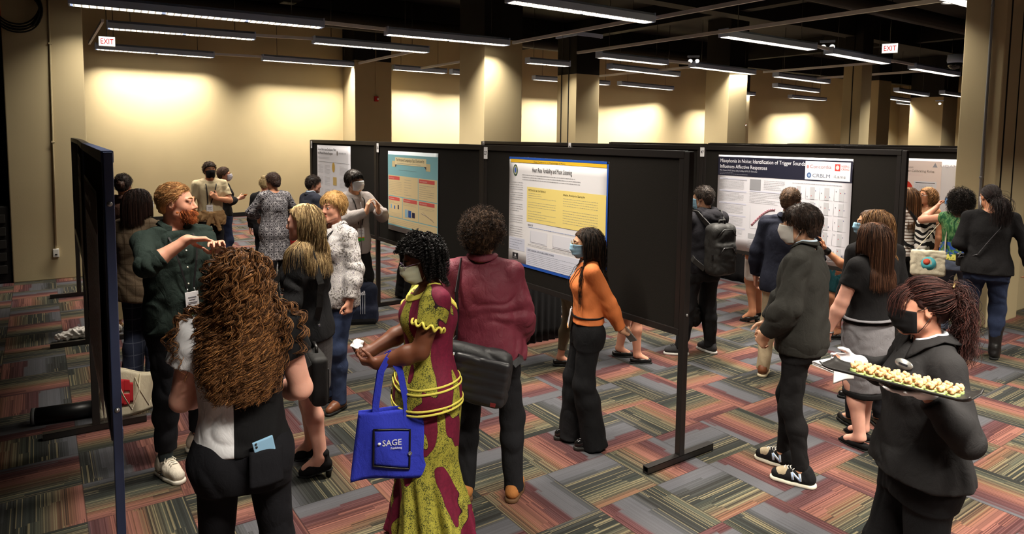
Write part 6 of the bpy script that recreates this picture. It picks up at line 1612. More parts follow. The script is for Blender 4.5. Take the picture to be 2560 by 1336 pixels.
    tr = fabric('black_slate_tray', (34, 32, 31), .45, 200, .1, .1, .4)
    prof = [(-.26, .018), (-.245, .004), (-.22, 0), (.22, 0), (.245, .004), (.26, .018)]
    b = MB(); b.grid(lambda u, v: ((v - .5) * .125, np.interp(u, [0, .06, .12, .88, .94, 1], [q[0] for q in prof]), np.interp(u, [0, .06, .12, .88, .94, 1], [q[1] for q in prof]) + .012 * max(0, abs(v - .5) * 2 - .75) / .25), 24, 12, .006); b.build('plate', tr, t)
    gr = fabric('cucumber_green', (168, 188, 118), .5, 120, .15, .1, .4); cr_ = fabric('salmon_cream', (232, 168, 118), .6, 90, .12, .3, .3)
    cb = SD(.0022); cb.cone((0, 0, -.004), (0, 0, .013), .0150, .0140, .004, flat=True); cb.cut(lambda P: -P[..., 2]); cup = cb.mesh('cup_mesh'); cup.materials.append(gr)
    fb = SD(.0022)
    for i in range(9): a_ = i * 2.4; fb.ell((.008 * math.cos(a_) * (i > 0), .008 * math.sin(a_) * (i > 0), .016 + .0018 * i), (.0068, .0068, .0068), .003)
    fil = fb.mesh('filling_mesh'); fil.materials.append(cr_)
    n = 0
    for r in range(11):
        for cc in range(3):
            if r == 10 and cc == 0: continue
            y = -.195 + r * .0345 + .004 * RNG.random(); x = (cc - 1) * .033 + .004 * (RNG.random() - .5)
            e = empty('canape', (t.matrix_world if 0 else Matrix.Translation(t.location) @ t.rotation_euler.to_matrix().to_4x4()) @ Vector((x, y, .0035)), RNG.random() * 6, 'cucumber canape with orange filling on the black tray', 'canape', 'canapes on the tray')
            a_ = link('cup', cup, None, e); f_ = link('filling', fil, None, e); n += 1
    # stack of napkins in the other hand
    hand = p.wr[1] + p.hd[1] * .07 * S; c = (hand[0] - .01, hand[1] + .035, hand[2] + .03); t = p.thing('napkin_stack', c, 'stack of white paper napkins held out by the waitress', 'napkins', rz=R_(28))
    b = MB()
    for i in range(9): b.box((.002 * math.sin(i * 2.1), .002 * math.cos(i * 1.7), -.055 + i * .0022), (.115, .115, .0016), rz=.03 * math.sin(i))
    b.build('folded_napkins', plain('white_napkin', (232, 230, 230), .8), t)
    def fl(u, v): return (-.0585 + .002 * math.sin(u * 5), (u - .5) * .118, -.035 - .062 * v + .004 * math.sin(u * 4) * v)
    b = MB(); b.grid(fl, 10, 8, .003); b.build('hanging_napkin', plain('white_napkin', (232, 230, 230), .8), t)
    return p

def grey_skirt_woman():
    p = Person('woman in black short sleeved top and grey pencil skirt holding a dark phone', (4.746, 2.405), -52, 1.585, True, SK_pale, .007, head=(2, -2, 0), fa=(1.12, 1.16, 1.1), fb=(1.1, 1.25, 1.1), limb=1.3, leg=1.18, feet={1: (.08, .06, 2), -1: (-.09, -.05, 8)},
               arms={-1: dict(w=(-.27, .14, .90), e=(-.4, -1, 0), d=(.1, .3, -1), n=(1, .1, 0), curl=.65, th=.6), 1: dict(w=(.24, .1, .92))})
    p.body(); p.top('top', F_black, hem=.98, off=.014, sleeve=.55, soff=(.014, .026, .02), neck=.07, fold=(.006, 8, 6), seed=31)
    gs = fabric('grey_skirt_jersey', (128, 126, 130), .9, 500, .12, .35)
    p.skirt('skirt', gs, [.44, .6, .8, .92, 1.08], [.16, .182, .212, .212, .175], [.13, .142, .155, .15, .125], fold=(.006, 5, 14))
    p.ring(1.02, .022 * p.S, .01, gs, 'skirt_waistband', sq=(.05, .012))
    b = SD(.008); z = np.array([.40, .445]) * p.S; b.loft(z, [.155, .158], [.125, .128], k=.01); b.build('slip_hem', F_black, p.root)
    for k in (1, -1): p.shoe(k, 'pointed', fabric('black_flat_suede', (26, 25, 26), .9, 400), L_blacksole, toe=.165, w=.035, soleh=.01)
    p.long_hair(hairmat('straight_brown_hair', (62, 40, 30), (118, 80, 58), .4, sc=80), L=.36, N=2200, r=.0012, vol=.012, part=0, seed=12, m=24, blunt=True, temple=.0)
    b = MB(); w = p.wr[-1]; u = p.hd[-1]; b.tube([w + np.array([.034 * math.cos(a), .034 * math.sin(a), .006 * math.sin(a)]) for a in np.linspace(0, 6.283, 24)], .0045, 6, cap=False); b.build('bracelet', M_bolt, p.root)
    c = w + u * .09 * p.S + p.hn[-1] * .022; t = p.thing('phone', c, 'dark phone hanging in the hand beside the grey skirt', 'phone', rz=R_(60)); t.rotation_euler[0] = R_(22)
    b = MB(); b.box((0, 0, 0), (.072, .009, .145), bev=.004); b.build('case', plain('black_phone', (22, 22, 24), .2, .5), t); b = MB(); b.box((0, .0052, 0), (.064, .001, .134)); b.build('screen', plain('dark_screen', (20, 20, 24), .1, .6), t)
    return p

def navy_man():
    p = Person('man in a navy blazer and khaki trousers facing the dark titled poster', (5.46, 3.55), 18, 1.725, False, SK_fair, .008, side=3.5, head=(-8, 2, 0), sw=.20, feet={1: (.14, .08, -8), -1: (-.13, -.04, 10)}, arms={-1: dict(w=(-.27, .05, .91), e=(-.5, -1, 0)), 1: dict(w=(.22, .2, 1.0), e=(.5, -1, 0))})
    p.body(); n = fabric('navy_wool', (32, 34, 46), .85, 500, .12, .25)
    p.top('blazer', n, hem=.80, off=[(.78, .04), (.95, .034), (1.2, .024), (1.5, .014)], sleeve=1.95, soff=(.014, .02, .016), neck=.068, nz=1.48, fold=(.008, 7, 5), seed=33); p.collar(n, .07, .098, 1.498, 1.45, 70); p.collar(plain('white_shirt', (220, 222, 228), .8), .062, .066, 1.52, 1.50, 40, name='shirt_collar', stand=.04, point=0)
    p.trousers('trousers', fabric('khaki_twill', (176, 158, 130), .9, 500, .1, .3), waist=1.0, hem=.055, r=(.086, .07, .064, .06), fold=(.007, 8, 8))
    for k in (1, -1): o, Q = p.shoe(k, 'oxford', plain('brown_and_navy_leather', (112, 66, 40), .4, .4), plain('pale_sole', (206, 190, 160), .7), top=.09); c = SD(.006); c.cone(Q(0, .03, .075), Q(0, .11, .055), .033, .028, .01); c.build('toe_panel', plain('navy_suede', (40, 44, 60), .8), o)
    p.short_hair(hairmat('short_brown_hair', (52, 38, 28), (96, 72, 54), .5), .026, 1600, .0012, .008, comb=(0, -.7, .1), lift=.3, seed=15)
    return p

def backpack_man():
    p = Person('man in black hoodie with a large dark backpack beside the board post', (5.34, 4.347), -38, 1.69, False, SK_asian, .008, head=(22, -4, 0), fa=(1, 1.08, 1.06), fb=(1, 1.12, 1.06), feet={1: (.17, .06, 10), -1: (-.17, .10, 62)}, arms={1: dict(w=(.14, .27, 1.02), e=(1, -.6, -.3)), -1: dict(w=(-.14, .28, 1.0), e=(-1, -.6, -.3))})
    p.body(); p.eyes((34, 24, 20), (30, 24, 22)); h = fabric('black_hoodie_cloth', (32, 31, 35), .92, 400, .15, .35)
    p.top('hoodie', h, hem=.88, off=[(.86, .02), (.95, .036), (1.2, .03), (1.5, .018)], sleeve=1.95, soff=(.022, .03, .022), neck=.066, nz=1.49, fold=(.010, 7, 6), seed=35)
    b = SD(.009); b.ell(p.pt((0, -.115, 1.45)), np.array([.13, .065, .085]) * p.S, .03); b.cone(p.pt((-.08, -.03, 1.5)), p.pt((.08, -.03, 1.5)), .05, .05, .03); b.cone(p.neck + V3((0, .03, -.05)), p.neck + V3((0, .02, .16)), .066, .075, .01, 's'); b.build('hood', h, p.root, disp=folds(.008, 14, 14))
    p.trousers('trousers', fabric('black_joggers', (30, 30, 32)), waist=1.0, hem=.07, r=(.098, .08, .074, .064), fold=(.009, 7, 8))
    for k in (1, -1): p.shoe(k, 'sneaker', fabric('grey_black_mesh', (58, 58, 60), .9, 300), plain('light_sole', (206, 204, 200), .6), laces=L_black)
    p.mask(MK_blue)
    p.short_hair(hairmat('short_black_hair', (24, 20, 19), (60, 50, 44), .4), .04, 1800, .0013, .012, comb=(0, -.4, .1), lift=.5, seed=16, temple=-.005)
    S = p.S; c = (0, -.25 * S, .90 * S); t = p.thing('backpack', c, 'big dark backpack worn by the man in the hoodie', 'backpack'); bc = fabric('charcoal_backpack_nylon', (40, 39, 38), .6, 500, .15, .25, .3)
    b = SD(.008); b.box((0, 0, .24), (.15, .085, .25), .07, .02); b.box((0, -.07, .16), (.12, .04, .15), .035, .02); b.build('pack_body', bc, t, disp=folds(.006, 12, 12))
    b = MB(); b.tube([(-.10, -.095, .38), (-.05, -.105, .44), (.05, -.105, .44), (.1, -.095, .38)], .006, 6); b.tube([(-.1, -.117, .2), (-.05, -.12, .27), (.05, -.12, .27), (.1, -.117, .2)], .006, 6); b.build('zip', L_black, t)
    b = MB(); b.tube([(-.035, -.01, .48), (-.03, -.015, .52), (.03, -.015, .52), (.035, -.01, .48)], .011, 8); b.build('handle', bc, t)
    for k in (1, -1):
        lc = lambda q: tuple(np.array(q) - np.array(c)); sh = p.sh[k]
        b = MB(); b.tube([(k * .09, .06, .46), lc(sh + V3((-k * .045, -.05, .065))), lc(sh + V3((-k * .04, .02, .07))), lc(p.surf(k * .12, 1.32, .05 * S)), lc(p.surf(k * .15, 1.15, .05 * S)), (k * .19, .14, .12), (k * .14, .04, .05)], .05, 4, flat=(.06, .014), up=(1, 0, 0), smooth=False); b.build('shoulder_strap', bc, t)
    b = MB(); b.box((-.135, -.06, .18), (.01, .02, .05), bev=.003); b.box((.135, -.06, .16), (.01, .02, .05), bev=.003); b.build('side_buckle', L_black, t)
    # black drawstring bag by his knee
    c = (.02, .12, .33 * S); t = p.thing('drawstring_bag', c, 'small shiny black bag hanging at the knees of the hooded man', 'bag'); b = SD(.007); b.ell((0, 0, .05), (.09, .05, .11), .02); b.cone((0, 0, .12), (0, 0, .2), .04, .02, .03); b.build('bag_body', F_blackshiny, t, disp=folds(.01, 25, 18)); b = MB(); b.tube([(0, 0, .2), (.0, .05, .36)], .006, 6); b.build('cord', F_black, t)
    return p

def waving_woman():
    p = Person('woman in a pale blue mask raising one hand with a black wristband', (5.48, 2.80), -112, 1.60, True, SK_tan, .008, head=(-4, 0, 0), arms={1: dict(w=(.34, .26, 1.33), e=(.3, .1, -1), d=(.2, .25, 1), n=(.2, .9, 0), curl=.25, spread=.4), -1: dict()})
    p.body(); p.eyes((50, 36, 28), (50, 36, 28)); p.top('top', F_black, hem=.9, off=.016, sleeve=.5, soff=(.014, .02, .016)); p.trousers('trousers', F_blackden, waist=1.0); p.mask(MK_blue)
    for k in (1, -1): p.shoe(k, 'flat', L_black, L_blacksole)
    w = p.wr[1]; u = nrm(p.wr[1] - p.el[1]); b = SD(.006); b.cone(w - u * .02, w + u * .012, .034, .034, .005, flat=True); b.build('wristband', L_black, p.root)
    p.long_hair(hairmat('brown_hair_tied', (70, 48, 36), (110, 78, 58)), L=.16, N=700, r=.0014, vol=.012, seed=22, m=14, fc=-.01)
    return p

def light_brown_woman():
    p = Person('woman with light brown hair and dark glasses in black, next to the raised hand', (5.06, 2.55), -30, 1.645, True, SK_fair, .008, head=(26, 0, 0), fa=1.08, fb=1.1)
    p.body(); p.eyes(); p.top('top', F_black, hem=.86, off=.02, sleeve=1.95, soff=(.014, .02, .016)); p.trousers('trousers', F_blackden, waist=1.0); p.glasses(M_blkframe, .024)
    for k in (1, -1): p.shoe(k, 'flat', L_black, L_blacksole)
    p.long_hair(hairmat('light_brown_hair', (104, 72, 44), (182, 138, 92), .4, sc=80), L=.32, N=1400, r=.0014, vol=.014, seed=23, m=20, fringe=.05, temple=0)
    return p
# ------------------------------------------------------------------ people behind
def tweed_person():
    p = Person('person with a dark bob and glasses in a brown tweed blazer behind the bearded man', (.66, 6.30), 38, 1.69, True, SK_pale, .008, head=(-6, 0, 0), fa=(1, 1.1, 1.06), fb=(1, 1.1, 1.05), sw=.18)
    p.body(); p.eyes(); tw = tweed('brown_tweed', (84, 70, 56), (132, 114, 94), 12); p.top('blazer', tw, hem=.80, off=[(.78, .036), (1.1, .03), (1.5, .016)], sleeve=1.95, soff=(.016, .022, .018), fold=(.007, 7, 5), seed=41); p.collar(tw, .07, .098, 1.495, 1.45, 70)
    p.trousers('trousers', tweed('navy_check', (34, 38, 54), (46, 50, 66), 10, (86, 90, 104)), waist=1.0, hem=.03, r=(.096, .08, .082, .09), fold=(.006, 8, 5))
    for k in (1, -1): p.shoe(k, 'sneaker', plain('cream_canvas', (206, 200, 188), .8), W_sole, laces=W_sole)
    p.mask(MK_white); p.glasses(M_gold, .025)
    p.long_hair(hairmat('dark_brown_bob', (36, 24, 21), (76, 52, 44), .35, sc=80), L=.20, N=1900, r=.0012, vol=.007, seed=42, m=18, blunt=True, fringe=.05, temple=0, fc=.02)
    b = MB(); b.tube([p.pt((.07 * math.cos(a), .065 * math.sin(a) - .01, 1.50)) for a in np.linspace(0, 6.283, 30)], .004, 6, cap=False); b.build('neck_cord', F_lan, p.root)
    return p
def brown_jacket_person():
    p = Person('person in a brown jacket with dark tied hair half hidden by the nearest board', (.74, 8.36), 24, 1.70, True, SK_tan, .009, head=(8, 0, 0), fa=1.05, fb=1.08)
    p.body(); bj = fabric('dark_brown_wool', (78, 54, 46), .9, 400); p.top('jacket', bj, hem=.78, off=[(.76, .034), (1.1, .028), (1.5, .016)], sleeve=1.95, soff=(.016, .024, .02), seed=43); p.collar(bj, .07, .095, 1.49, 1.45, 70)
    p.trousers('trousers', fabric('cream_wide_trousers', (196, 178, 140), .9), waist=1.0, hem=.12, r=(.096, .08, .08, .08))
    for k in (1, -1): p.shoe(k, 'strap', plain('gold_sandal', (120, 92, 50), .4, .5), L_blacksole, soleh=.012)
    p.short_hair(hairmat('dark_hair_bun', (30, 21, 18), (66, 46, 38), .4), .06, 1400, .0014, .014, comb=(0, -.9, 0), lift=.2, seed=44); b = SD(.008); b.ell(p.hp((0, -.12, .01)), (.045, .035, .045), .02); b.build('bun', hairmat('dark_hair_bun', (30, 21, 18)), p.root, disp=folds(.008, 40, 30))
    return p
def black_mask_man():
    p = Person('man in a black mask and beige t-shirt holding his lanyard', (2.098, 10.924), 168, 1.71, False, SK_tan, .008, head=(4, 2, 0), arms={-1: dict(w=(-.05, .20, 1.22), e=(-1, -.3, -.6), d=(.65, .1, .65), n=(.1, -1, 0), curl=.6), 1: dict(w=(.26, .06, .92))})
    p.body(); p.eyes((50, 36, 28), (40, 30, 26)); p.top('t_shirt', fabric('beige_jersey', (190, 174, 142), .9, 400, .06), hem=.86, off=.02, sleeve=.72, soff=(.016, .026, .02), neck=.06, nz=1.485, seed=45)
    p.trousers('trousers', F_black, waist=1.0); tn = fabric('tan_overshirt', (150, 118, 82), .9, 300, .15, .4)
    sd = SD(.008); p.torso(sd, .80, 1.03, off=[(.8, .045), (.96, .05), (1.03, .03)]); sd.cut(lambda P: (.82 * p.S + .07 * np.sin(P[..., 0] * 14)) - P[..., 2]); sd.build('tied_overshirt', tn, p.root, disp=folds(.018, 10, 16))
    for k in (1, -1): b = SD(.008); b.cone(p.surf(k * .02, .98, .05), p.surf(k * .10, .72, .06), .04, .026, .01, flat=True); b.build('tied_sleeve', tn, p.root, disp=folds(.01, 20, 20))
    for k in (1, -1): p.shoe(k, 'sneaker', L_black, W_sole)
    p.mask(MK_black, pleats=0, kind='cup'); p.lanyard(F_lan, .03, 1.14, xb=.04, half=.08, w=.018)
    p.short_hair(hairmat('wavy_brown_hair', (58, 40, 30), (104, 76, 56), .5), .055, 1700, .0014, .02, comb=(.2, -.1, .5), lift=.8, seed=46, rnd=.4)
    return p
def glass_woman():
    p = Person('person in a pale mask and black top holding a small drink behind the beige t-shirt', (2.42, 11.50), 82, 1.605, True, SK_fair, .009, head=(0, 4, 0), arms={1: dict(w=(.12, .22, 1.22), e=(1, -.4, -.8), d=(.1, 1, .3), n=(-.9, 0, .2), curl=.55), -1: dict()})
    p.body(); p.eyes(); p.top('top', F_black, hem=.92, off=.018, sleeve=1.6, soff=(.016, .022, .02)); p.trousers('jeans', fabric('dark_blue_denim', (38, 46, 72), .9), waist=1.0); p.mask(plain('lilac_grey_mask', (200, 196, 210), .8))
    for k in (1, -1): p.shoe(k, 'flat', L_black, L_blacksole)
    p.short_hair(hairmat('brown_cropped_hair', (66, 46, 36), (110, 80, 60), .5), .05, 1200, .0015, .016, seed=47)
    c = p.wr[1] + p.hd[1] * .09 * p.S + V3((0, .02, .0)); t = p.thing('cocktail_glass', c, 'small glass with an orange drink held by the person in the pale mask', 'glass')
    b = MB(); b.lathe([(.0, -.07), (.03, -.068), (.004, -.062), (.004, .0), (.045, .05), (.046, .052), (.04, .05), (.004, .006), (0, .004)], n=20); b.build('stemware', glassmat(), t); b = MB(); b.lathe([(0, .008), (.004, .008), (.034, .042), (0, .042)], n=20); b.build('drink', plain('orange_drink', (190, 110, 60), .2), t)
    return p
def cardigan_woman():
    p = Person('woman in a long black and white patterned cardigan, back turned, near the back wall', (2.572, 9.233), -14, 1.63, True, SK_tan, .008, head=(24, -4, 0), fa=(1.05, 1.12, 1.06), fb=1.1, arms={-1: dict(w=(-.16, .26, 1.10), e=(-1, -.5, -.2), curl=.5), 1: dict(w=(.16, .26, 1.08), e=(1, -.5, -.2))})
    p.body(); kd = cardigan_cloth(); p.top('cardigan', kd, hem=.52, off=[(.5, .045), (.8, .04), (1.1, .03), (1.5, .016)], flare=[(.5, .05), (.8, .0)], sleeve=1.5, soff=(.02, .03, .03), fold=(.008, 8, 4), seed=48)
    p.trousers('trousers', F_black, waist=.95, hem=.07); cuff = striped('striped_cuff_knit', (60, 52, 56), (150, 140, 140), 30)
    for k in (1, -1): p.shoe(k, 'flat', L_black, L_blacksole); b = SD(.008); e, w = p.el[k], p.wr[k]; b.cone(e + (w - e) * .45, e + (w - e) * .8, .058, .05, .01, flat=True); b.build('cuff', cuff, p.root)
    hm = hairmat('dark_brown_updo', (48, 34, 30), (92, 66, 54), .45); p.short_hair(hm, .05, 1500, .0014, .022, comb=(0, -.9, 0), lift=.25, seed=49, nape=-.085, grav=.2); b = SD(.008); b.ell(p.hp((0, -.105, -.03)), (.05, .035, .055), .02); b.build('bun', hm, p.root, disp=folds(.008, 40, 30))
    c = (.28, .1, .62); t = p.thing('red_bag', c, 'red bag showing beside the patterned cardigan', 'bag'); b = SD(.008); b.box((0, 0, 0), (.035, .12, .15), .03, .01); b.build('bag_body', plain('red_bag_cloth', (196, 44, 40), .7), t, disp=folds(.005, 20, 20)); b = MB(); b.tube([(0, -.08, .14), (0, -.06, .34), (0, .06, .34), (0, .08, .14)], .01, 6); b.build('handle', F_black, t)
    return p
def bun_person():
    p = Person('blond person almost hidden behind the patterned cardigan', (2.66, 10.02), 10, 1.54, True, SK_fair, .010); p.body(); p.top('top', F_black, hem=.9, off=.016, sleeve=1.9); p.trousers('trousers', F_blackden)
    for k in (1, -1): p.shoe(k, 'flat', L_black, L_blacksole)
    hm = hairmat('pale_blond_hair', (186, 160, 116), (220, 200, 160)); p.short_hair(hm, .05, 800, .002, .018, comb=(0, -.8, .3), lift=.3, seed=50); b = SD(.008); b.ell(p.hp((0, -.07, .11)), (.04, .04, .036), .02); b.build('bun', hm, p.root)
    return p
def suit_man():
    p = Person('young man in a dark suit and pale collar looking at the white poster', (2.93, 8.80), 62, 1.61, False, SK_fair, .009, head=(-8, -6, 0)); p.body(); p.eyes(); n = fabric('dark_suit_wool', (38, 40, 50), .85); p.top('jacket', n, hem=.80, off=.026, sleeve=1.95, soff=(.014, .02, .016), vneck=.16); p.collar(n, .07, .095, 1.49, 1.45, 70); p.collar(plain('pale_blue_shirt', (186, 204, 220), .8), .06, .068, 1.525, 1.49, 40, name='shirt_collar', stand=.04)
    p.trousers('trousers', n); 
    for k in (1, -1): p.shoe(k, 'oxford', L_black, L_blacksole, top=.09)
    p.short_hair(hairmat('short_dark_brown_hair', (36, 26, 22), (70, 54, 44), .45), .045, 1500, .0014, .014, comb=(.1, .2, .2), lift=.5, fringe=(.03, (.3, .6, 0)), seed=51)
    return p
def grey_shirt_man():
    p = Person('young man with a black fringe and white mask in grey shirt pressing his hands together', (2.99, 7.50), 148, 1.735, False, SK_asian, .0075, head=(14, 2, 0), feet={1: (.1, 0, -4), -1: (-.11, .04, 10)},
               arms={1: dict(w=(.02, .30, 1.30), e=(1, -.2, -.9), d=(-.1, .2, 1), n=(-.9, .2, .1), curl=.3), -1: dict(w=(-.12, .33, 1.30), e=(-1, -.2, -.9), d=(.25, .3, .9), n=(.9, 0, .2), curl=.25)})
    p.body(); p.eyes((34, 24, 20), (30, 24, 22)); gs = fabric('grey_linen_shirt', (158, 150, 148), .9, 400, .08, .35); p.top('shirt', gs, hem=.78, off=[(.76, .04), (1.1, .032), (1.5, .014)], sleeve=1.95, soff=(.02, .03, .026), neck=.062, nz=1.485, vneck=.05, fold=(.009, 7, 6), seed=52)
    b = MB(); b.tube([p.surf(0, z, .05 * p.S) for z in np.linspace(1.4, .8, 12)], .01, 4, flat=(.022, .003)); b.build('placket', gs, p.root)
    p.trousers('trousers', F_black, waist=1.0, hem=.02, r=(.098, .088, .09, .095))
    for k in (1, -1): p.shoe(k, 'oxford', L_black, L_blacksole, top=.09)
    p.mask(MK_white); p.lanyard(F_lan, .034, 1.12, xb=.0, half=.08)
    p.short_hair(hairmat('straight_black_fringe', (22, 18, 17), (52, 44, 40), .35), .08, 2200, .0013, .020, comb=(0, -.3, 0), lift=.2, front=.07, temple=-.02, nape=-.085, fringe=(.015, (0, .9, -.1)), seed=53, grav=.3, m=10, rnd=.15)
    return p
def black_trousers_person():
    p = Person('person in wide black trousers whose legs show under the cream poster board', (3.95, 8.05), 60, 1.66, True, SK_fair, .010); p.body(); p.top('top', F_black, hem=.9, off=.02, sleeve=1.9); p.trousers('trousers', F_black, hem=.02, r=(.1, .1, .11, .12))
    for k in (1, -1): p.shoe(k, 'flat', L_black, L_blacksole)
    p.long_hair(hairmat('brown_hair_tied', (70, 48, 36), (110, 78, 58)), L=.2, N=500, r=.002, vol=.012, seed=54, m=14)
    return p
def legs_person(label, loc, a, h, skin, lower, shoe, hairc, seed, topc=(90, 84, 80), feet=None, legk=1.0):
    p = Person(label, loc, a, h, True, skin, .008, heel=.05 if shoe == 'heel' else 0.0, feet=feet, leg=legk); p.body(); p.top('top', fabric('plain_top_%d_%d_%d' % topc, topc), hem=.92, off=.018, sleeve=1.5)
    if lower[0] == 'trousers': p.trousers('trousers', lower[1], waist=1.0, hem=lower[2], r=lower[3])
    else: p.skirt('skirt', lower[1], [lower[2], .75, .92, 1.05], [.2, .2, .19, .155], [.15, .15, .14, .11])
    for k in (1, -1):
        if shoe == 'sandal' or shoe == 'heel':
            o, Q = p.shoe(k, 'heel' if shoe == 'heel' else 'flat', L_black, L_blacksole, soleh=.012)
        elif shoe == 'strap':
            o, Q = p.shoe(k, 'strap', L_black, L_blacksole, soleh=.016); b = MB(); b.tube([Q(-.038, .015, .055), Q(-.022, .02, .078), Q(.0, .022, .086), Q(.022, .02, .078), Q(.038, .015, .055)], .006, 6); b.build('ankle_strap', L_black, o)
        else: o, Q = p.shoe(k, 'flat', L_black, L_blacksole)
    p.long_hair(hairmat('legs_hair_%d_%d_%d' % hairc, hairc), L=.28, N=500, r=.002, vol=.015, seed=seed, m=14)
    return p
def olive_legs():
    p = legs_person('person in olive cropped trousers and strappy black heels behind the heart rate board', (3.98, 4.78), 84, 1.58, SK_fair, ('trousers', fabric('olive_wool', (116, 108, 88), .9), .17, (.094, .066, .058, .05)), 'flat', (70, 50, 38), 61, feet={1: (.09, .1, 0), -1: (-.09, -.06, 0)})
    return p
def white_legs(): return legs_person('person in white cropped trousers seen under the heart rate board', (4.95, 6.18), 80, 1.6, SK_fair, ('trousers', fabric('white_cotton', (216, 212, 204), .9), .2, (.094, .066, .06, .056)), 'flat', (60, 44, 34), 62)
def bare_legs(): return legs_person('person with bare legs and black strapped shoes under the heart rate board', (4.64, 4.66), 86, 1.58, SK_fair, ('skirt', fabric('dark_green_skirt', (48, 60, 54)), .56), 'strap', (50, 36, 30), 63, feet={1: (.1, .1, 4), -1: (-.1, -.08, 0)}, legk=1.12)
def white_skirt(): return legs_person('person in a white skirt and black heels behind the dark titled poster', (6.95, 4.86), -70, 1.60, SK_tan, ('skirt', fabric('white_skirt_cloth', (218, 210, 204), .9), .50), 'heel', (70, 50, 40), 64, legk=1.1)
def teal_skirt(): return legs_person('person in a teal skirt whose legs show under the dark titled poster', (7.15, 3.98), -100, 1.62, SK_tan, ('skirt', fabric('teal_skirt_cloth', (38, 84, 92), .9), .56), 'strap', (60, 44, 34), 65, legk=1.05)
# ------------------------------------------------------------------ far right group
def striped_woman():
    p = Person('woman in a white shirt with thin stripes, long brown hair, beside the board end', (8.55, 3.95), -62, 1.60, True, SK_fair, .009, head=(0, -6, 0), arms={-1: dict(w=(-.16, .24, 1.1), e=(-1, -.5, -.4)), 1: dict(w=(.16, .22, 1.1), e=(1, -.5, -.3))}); p.body(); p.top('shirt', striped('thin_striped_jersey', (222, 216, 210), (92, 66, 52), 26), hem=.86, off=.026, sleeve=1.92, soff=(.02, .03, .02)); p.trousers('trousers', F_black)
    for k in (1, -1): p.shoe(k, 'flat', L_black, L_blacksole)
    p.long_hair(hairmat('long_brown_hair', (86, 58, 38), (150, 106, 70), .4, sc=70), L=.48, N=1000, r=.0018, vol=.02, seed=71, m=22)
    S = p.S; c = (0, -.22, .86); t = p.thing('zebra_backpack', c, 'zebra striped backpack on the striped shirt', 'backpack'); b = SD(.009); b.box((0, 0, .2), (.13, .07, .19), .05, .02); b.build('pack_body', striped('zebra_cloth', (220, 212, 204), (26, 24, 26), 11, 2, .5, .25), t)
    for k in (1, -1):
        lc = lambda q: tuple(np.array(q) - np.array(c)); sh = p.sh[k]; b = MB(); b.tube([(k * .08, .05, .36), lc(sh + V3((-k * .04, -.05, .06))), lc(sh + V3((-k * .04, .03, .06))), lc(p.surf(k * .13, 1.2, .05)), (k * .16, .12, .08), (k * .1, .04, .04)], .03, 4, flat=(.04, .01), up=(1, 0, 0), smooth=False); b.build('shoulder_strap', F_black, t)
    return p
def curly_far_woman():
    p = Person('woman with long light curls and glasses in a tan top by the pink poster', (9.12, 3.98), -128, 1.585, True, SK_tan, .009, head=(0, 2, 0)); p.body(); p.eyes(); p.top('top', fabric('tan_top', (176, 128, 98), .9), hem=.9, off=.014, sleeve=.6); p.trousers('trousers', F_blackden); p.glasses(plain('silver_frame', (190, 188, 186), .3, .5, .7), .024)
    for k in (1, -1): p.shoe(k, 'flat', L_black, L_blacksole)
    p.long_hair(hairmat('light_curly_hair', (116, 80, 50), (178, 132, 86), .5), L=.46, N=1100, r=.0018, vol=.045, seed=72, m=44, wave=(.012, 8, 1))
    return p
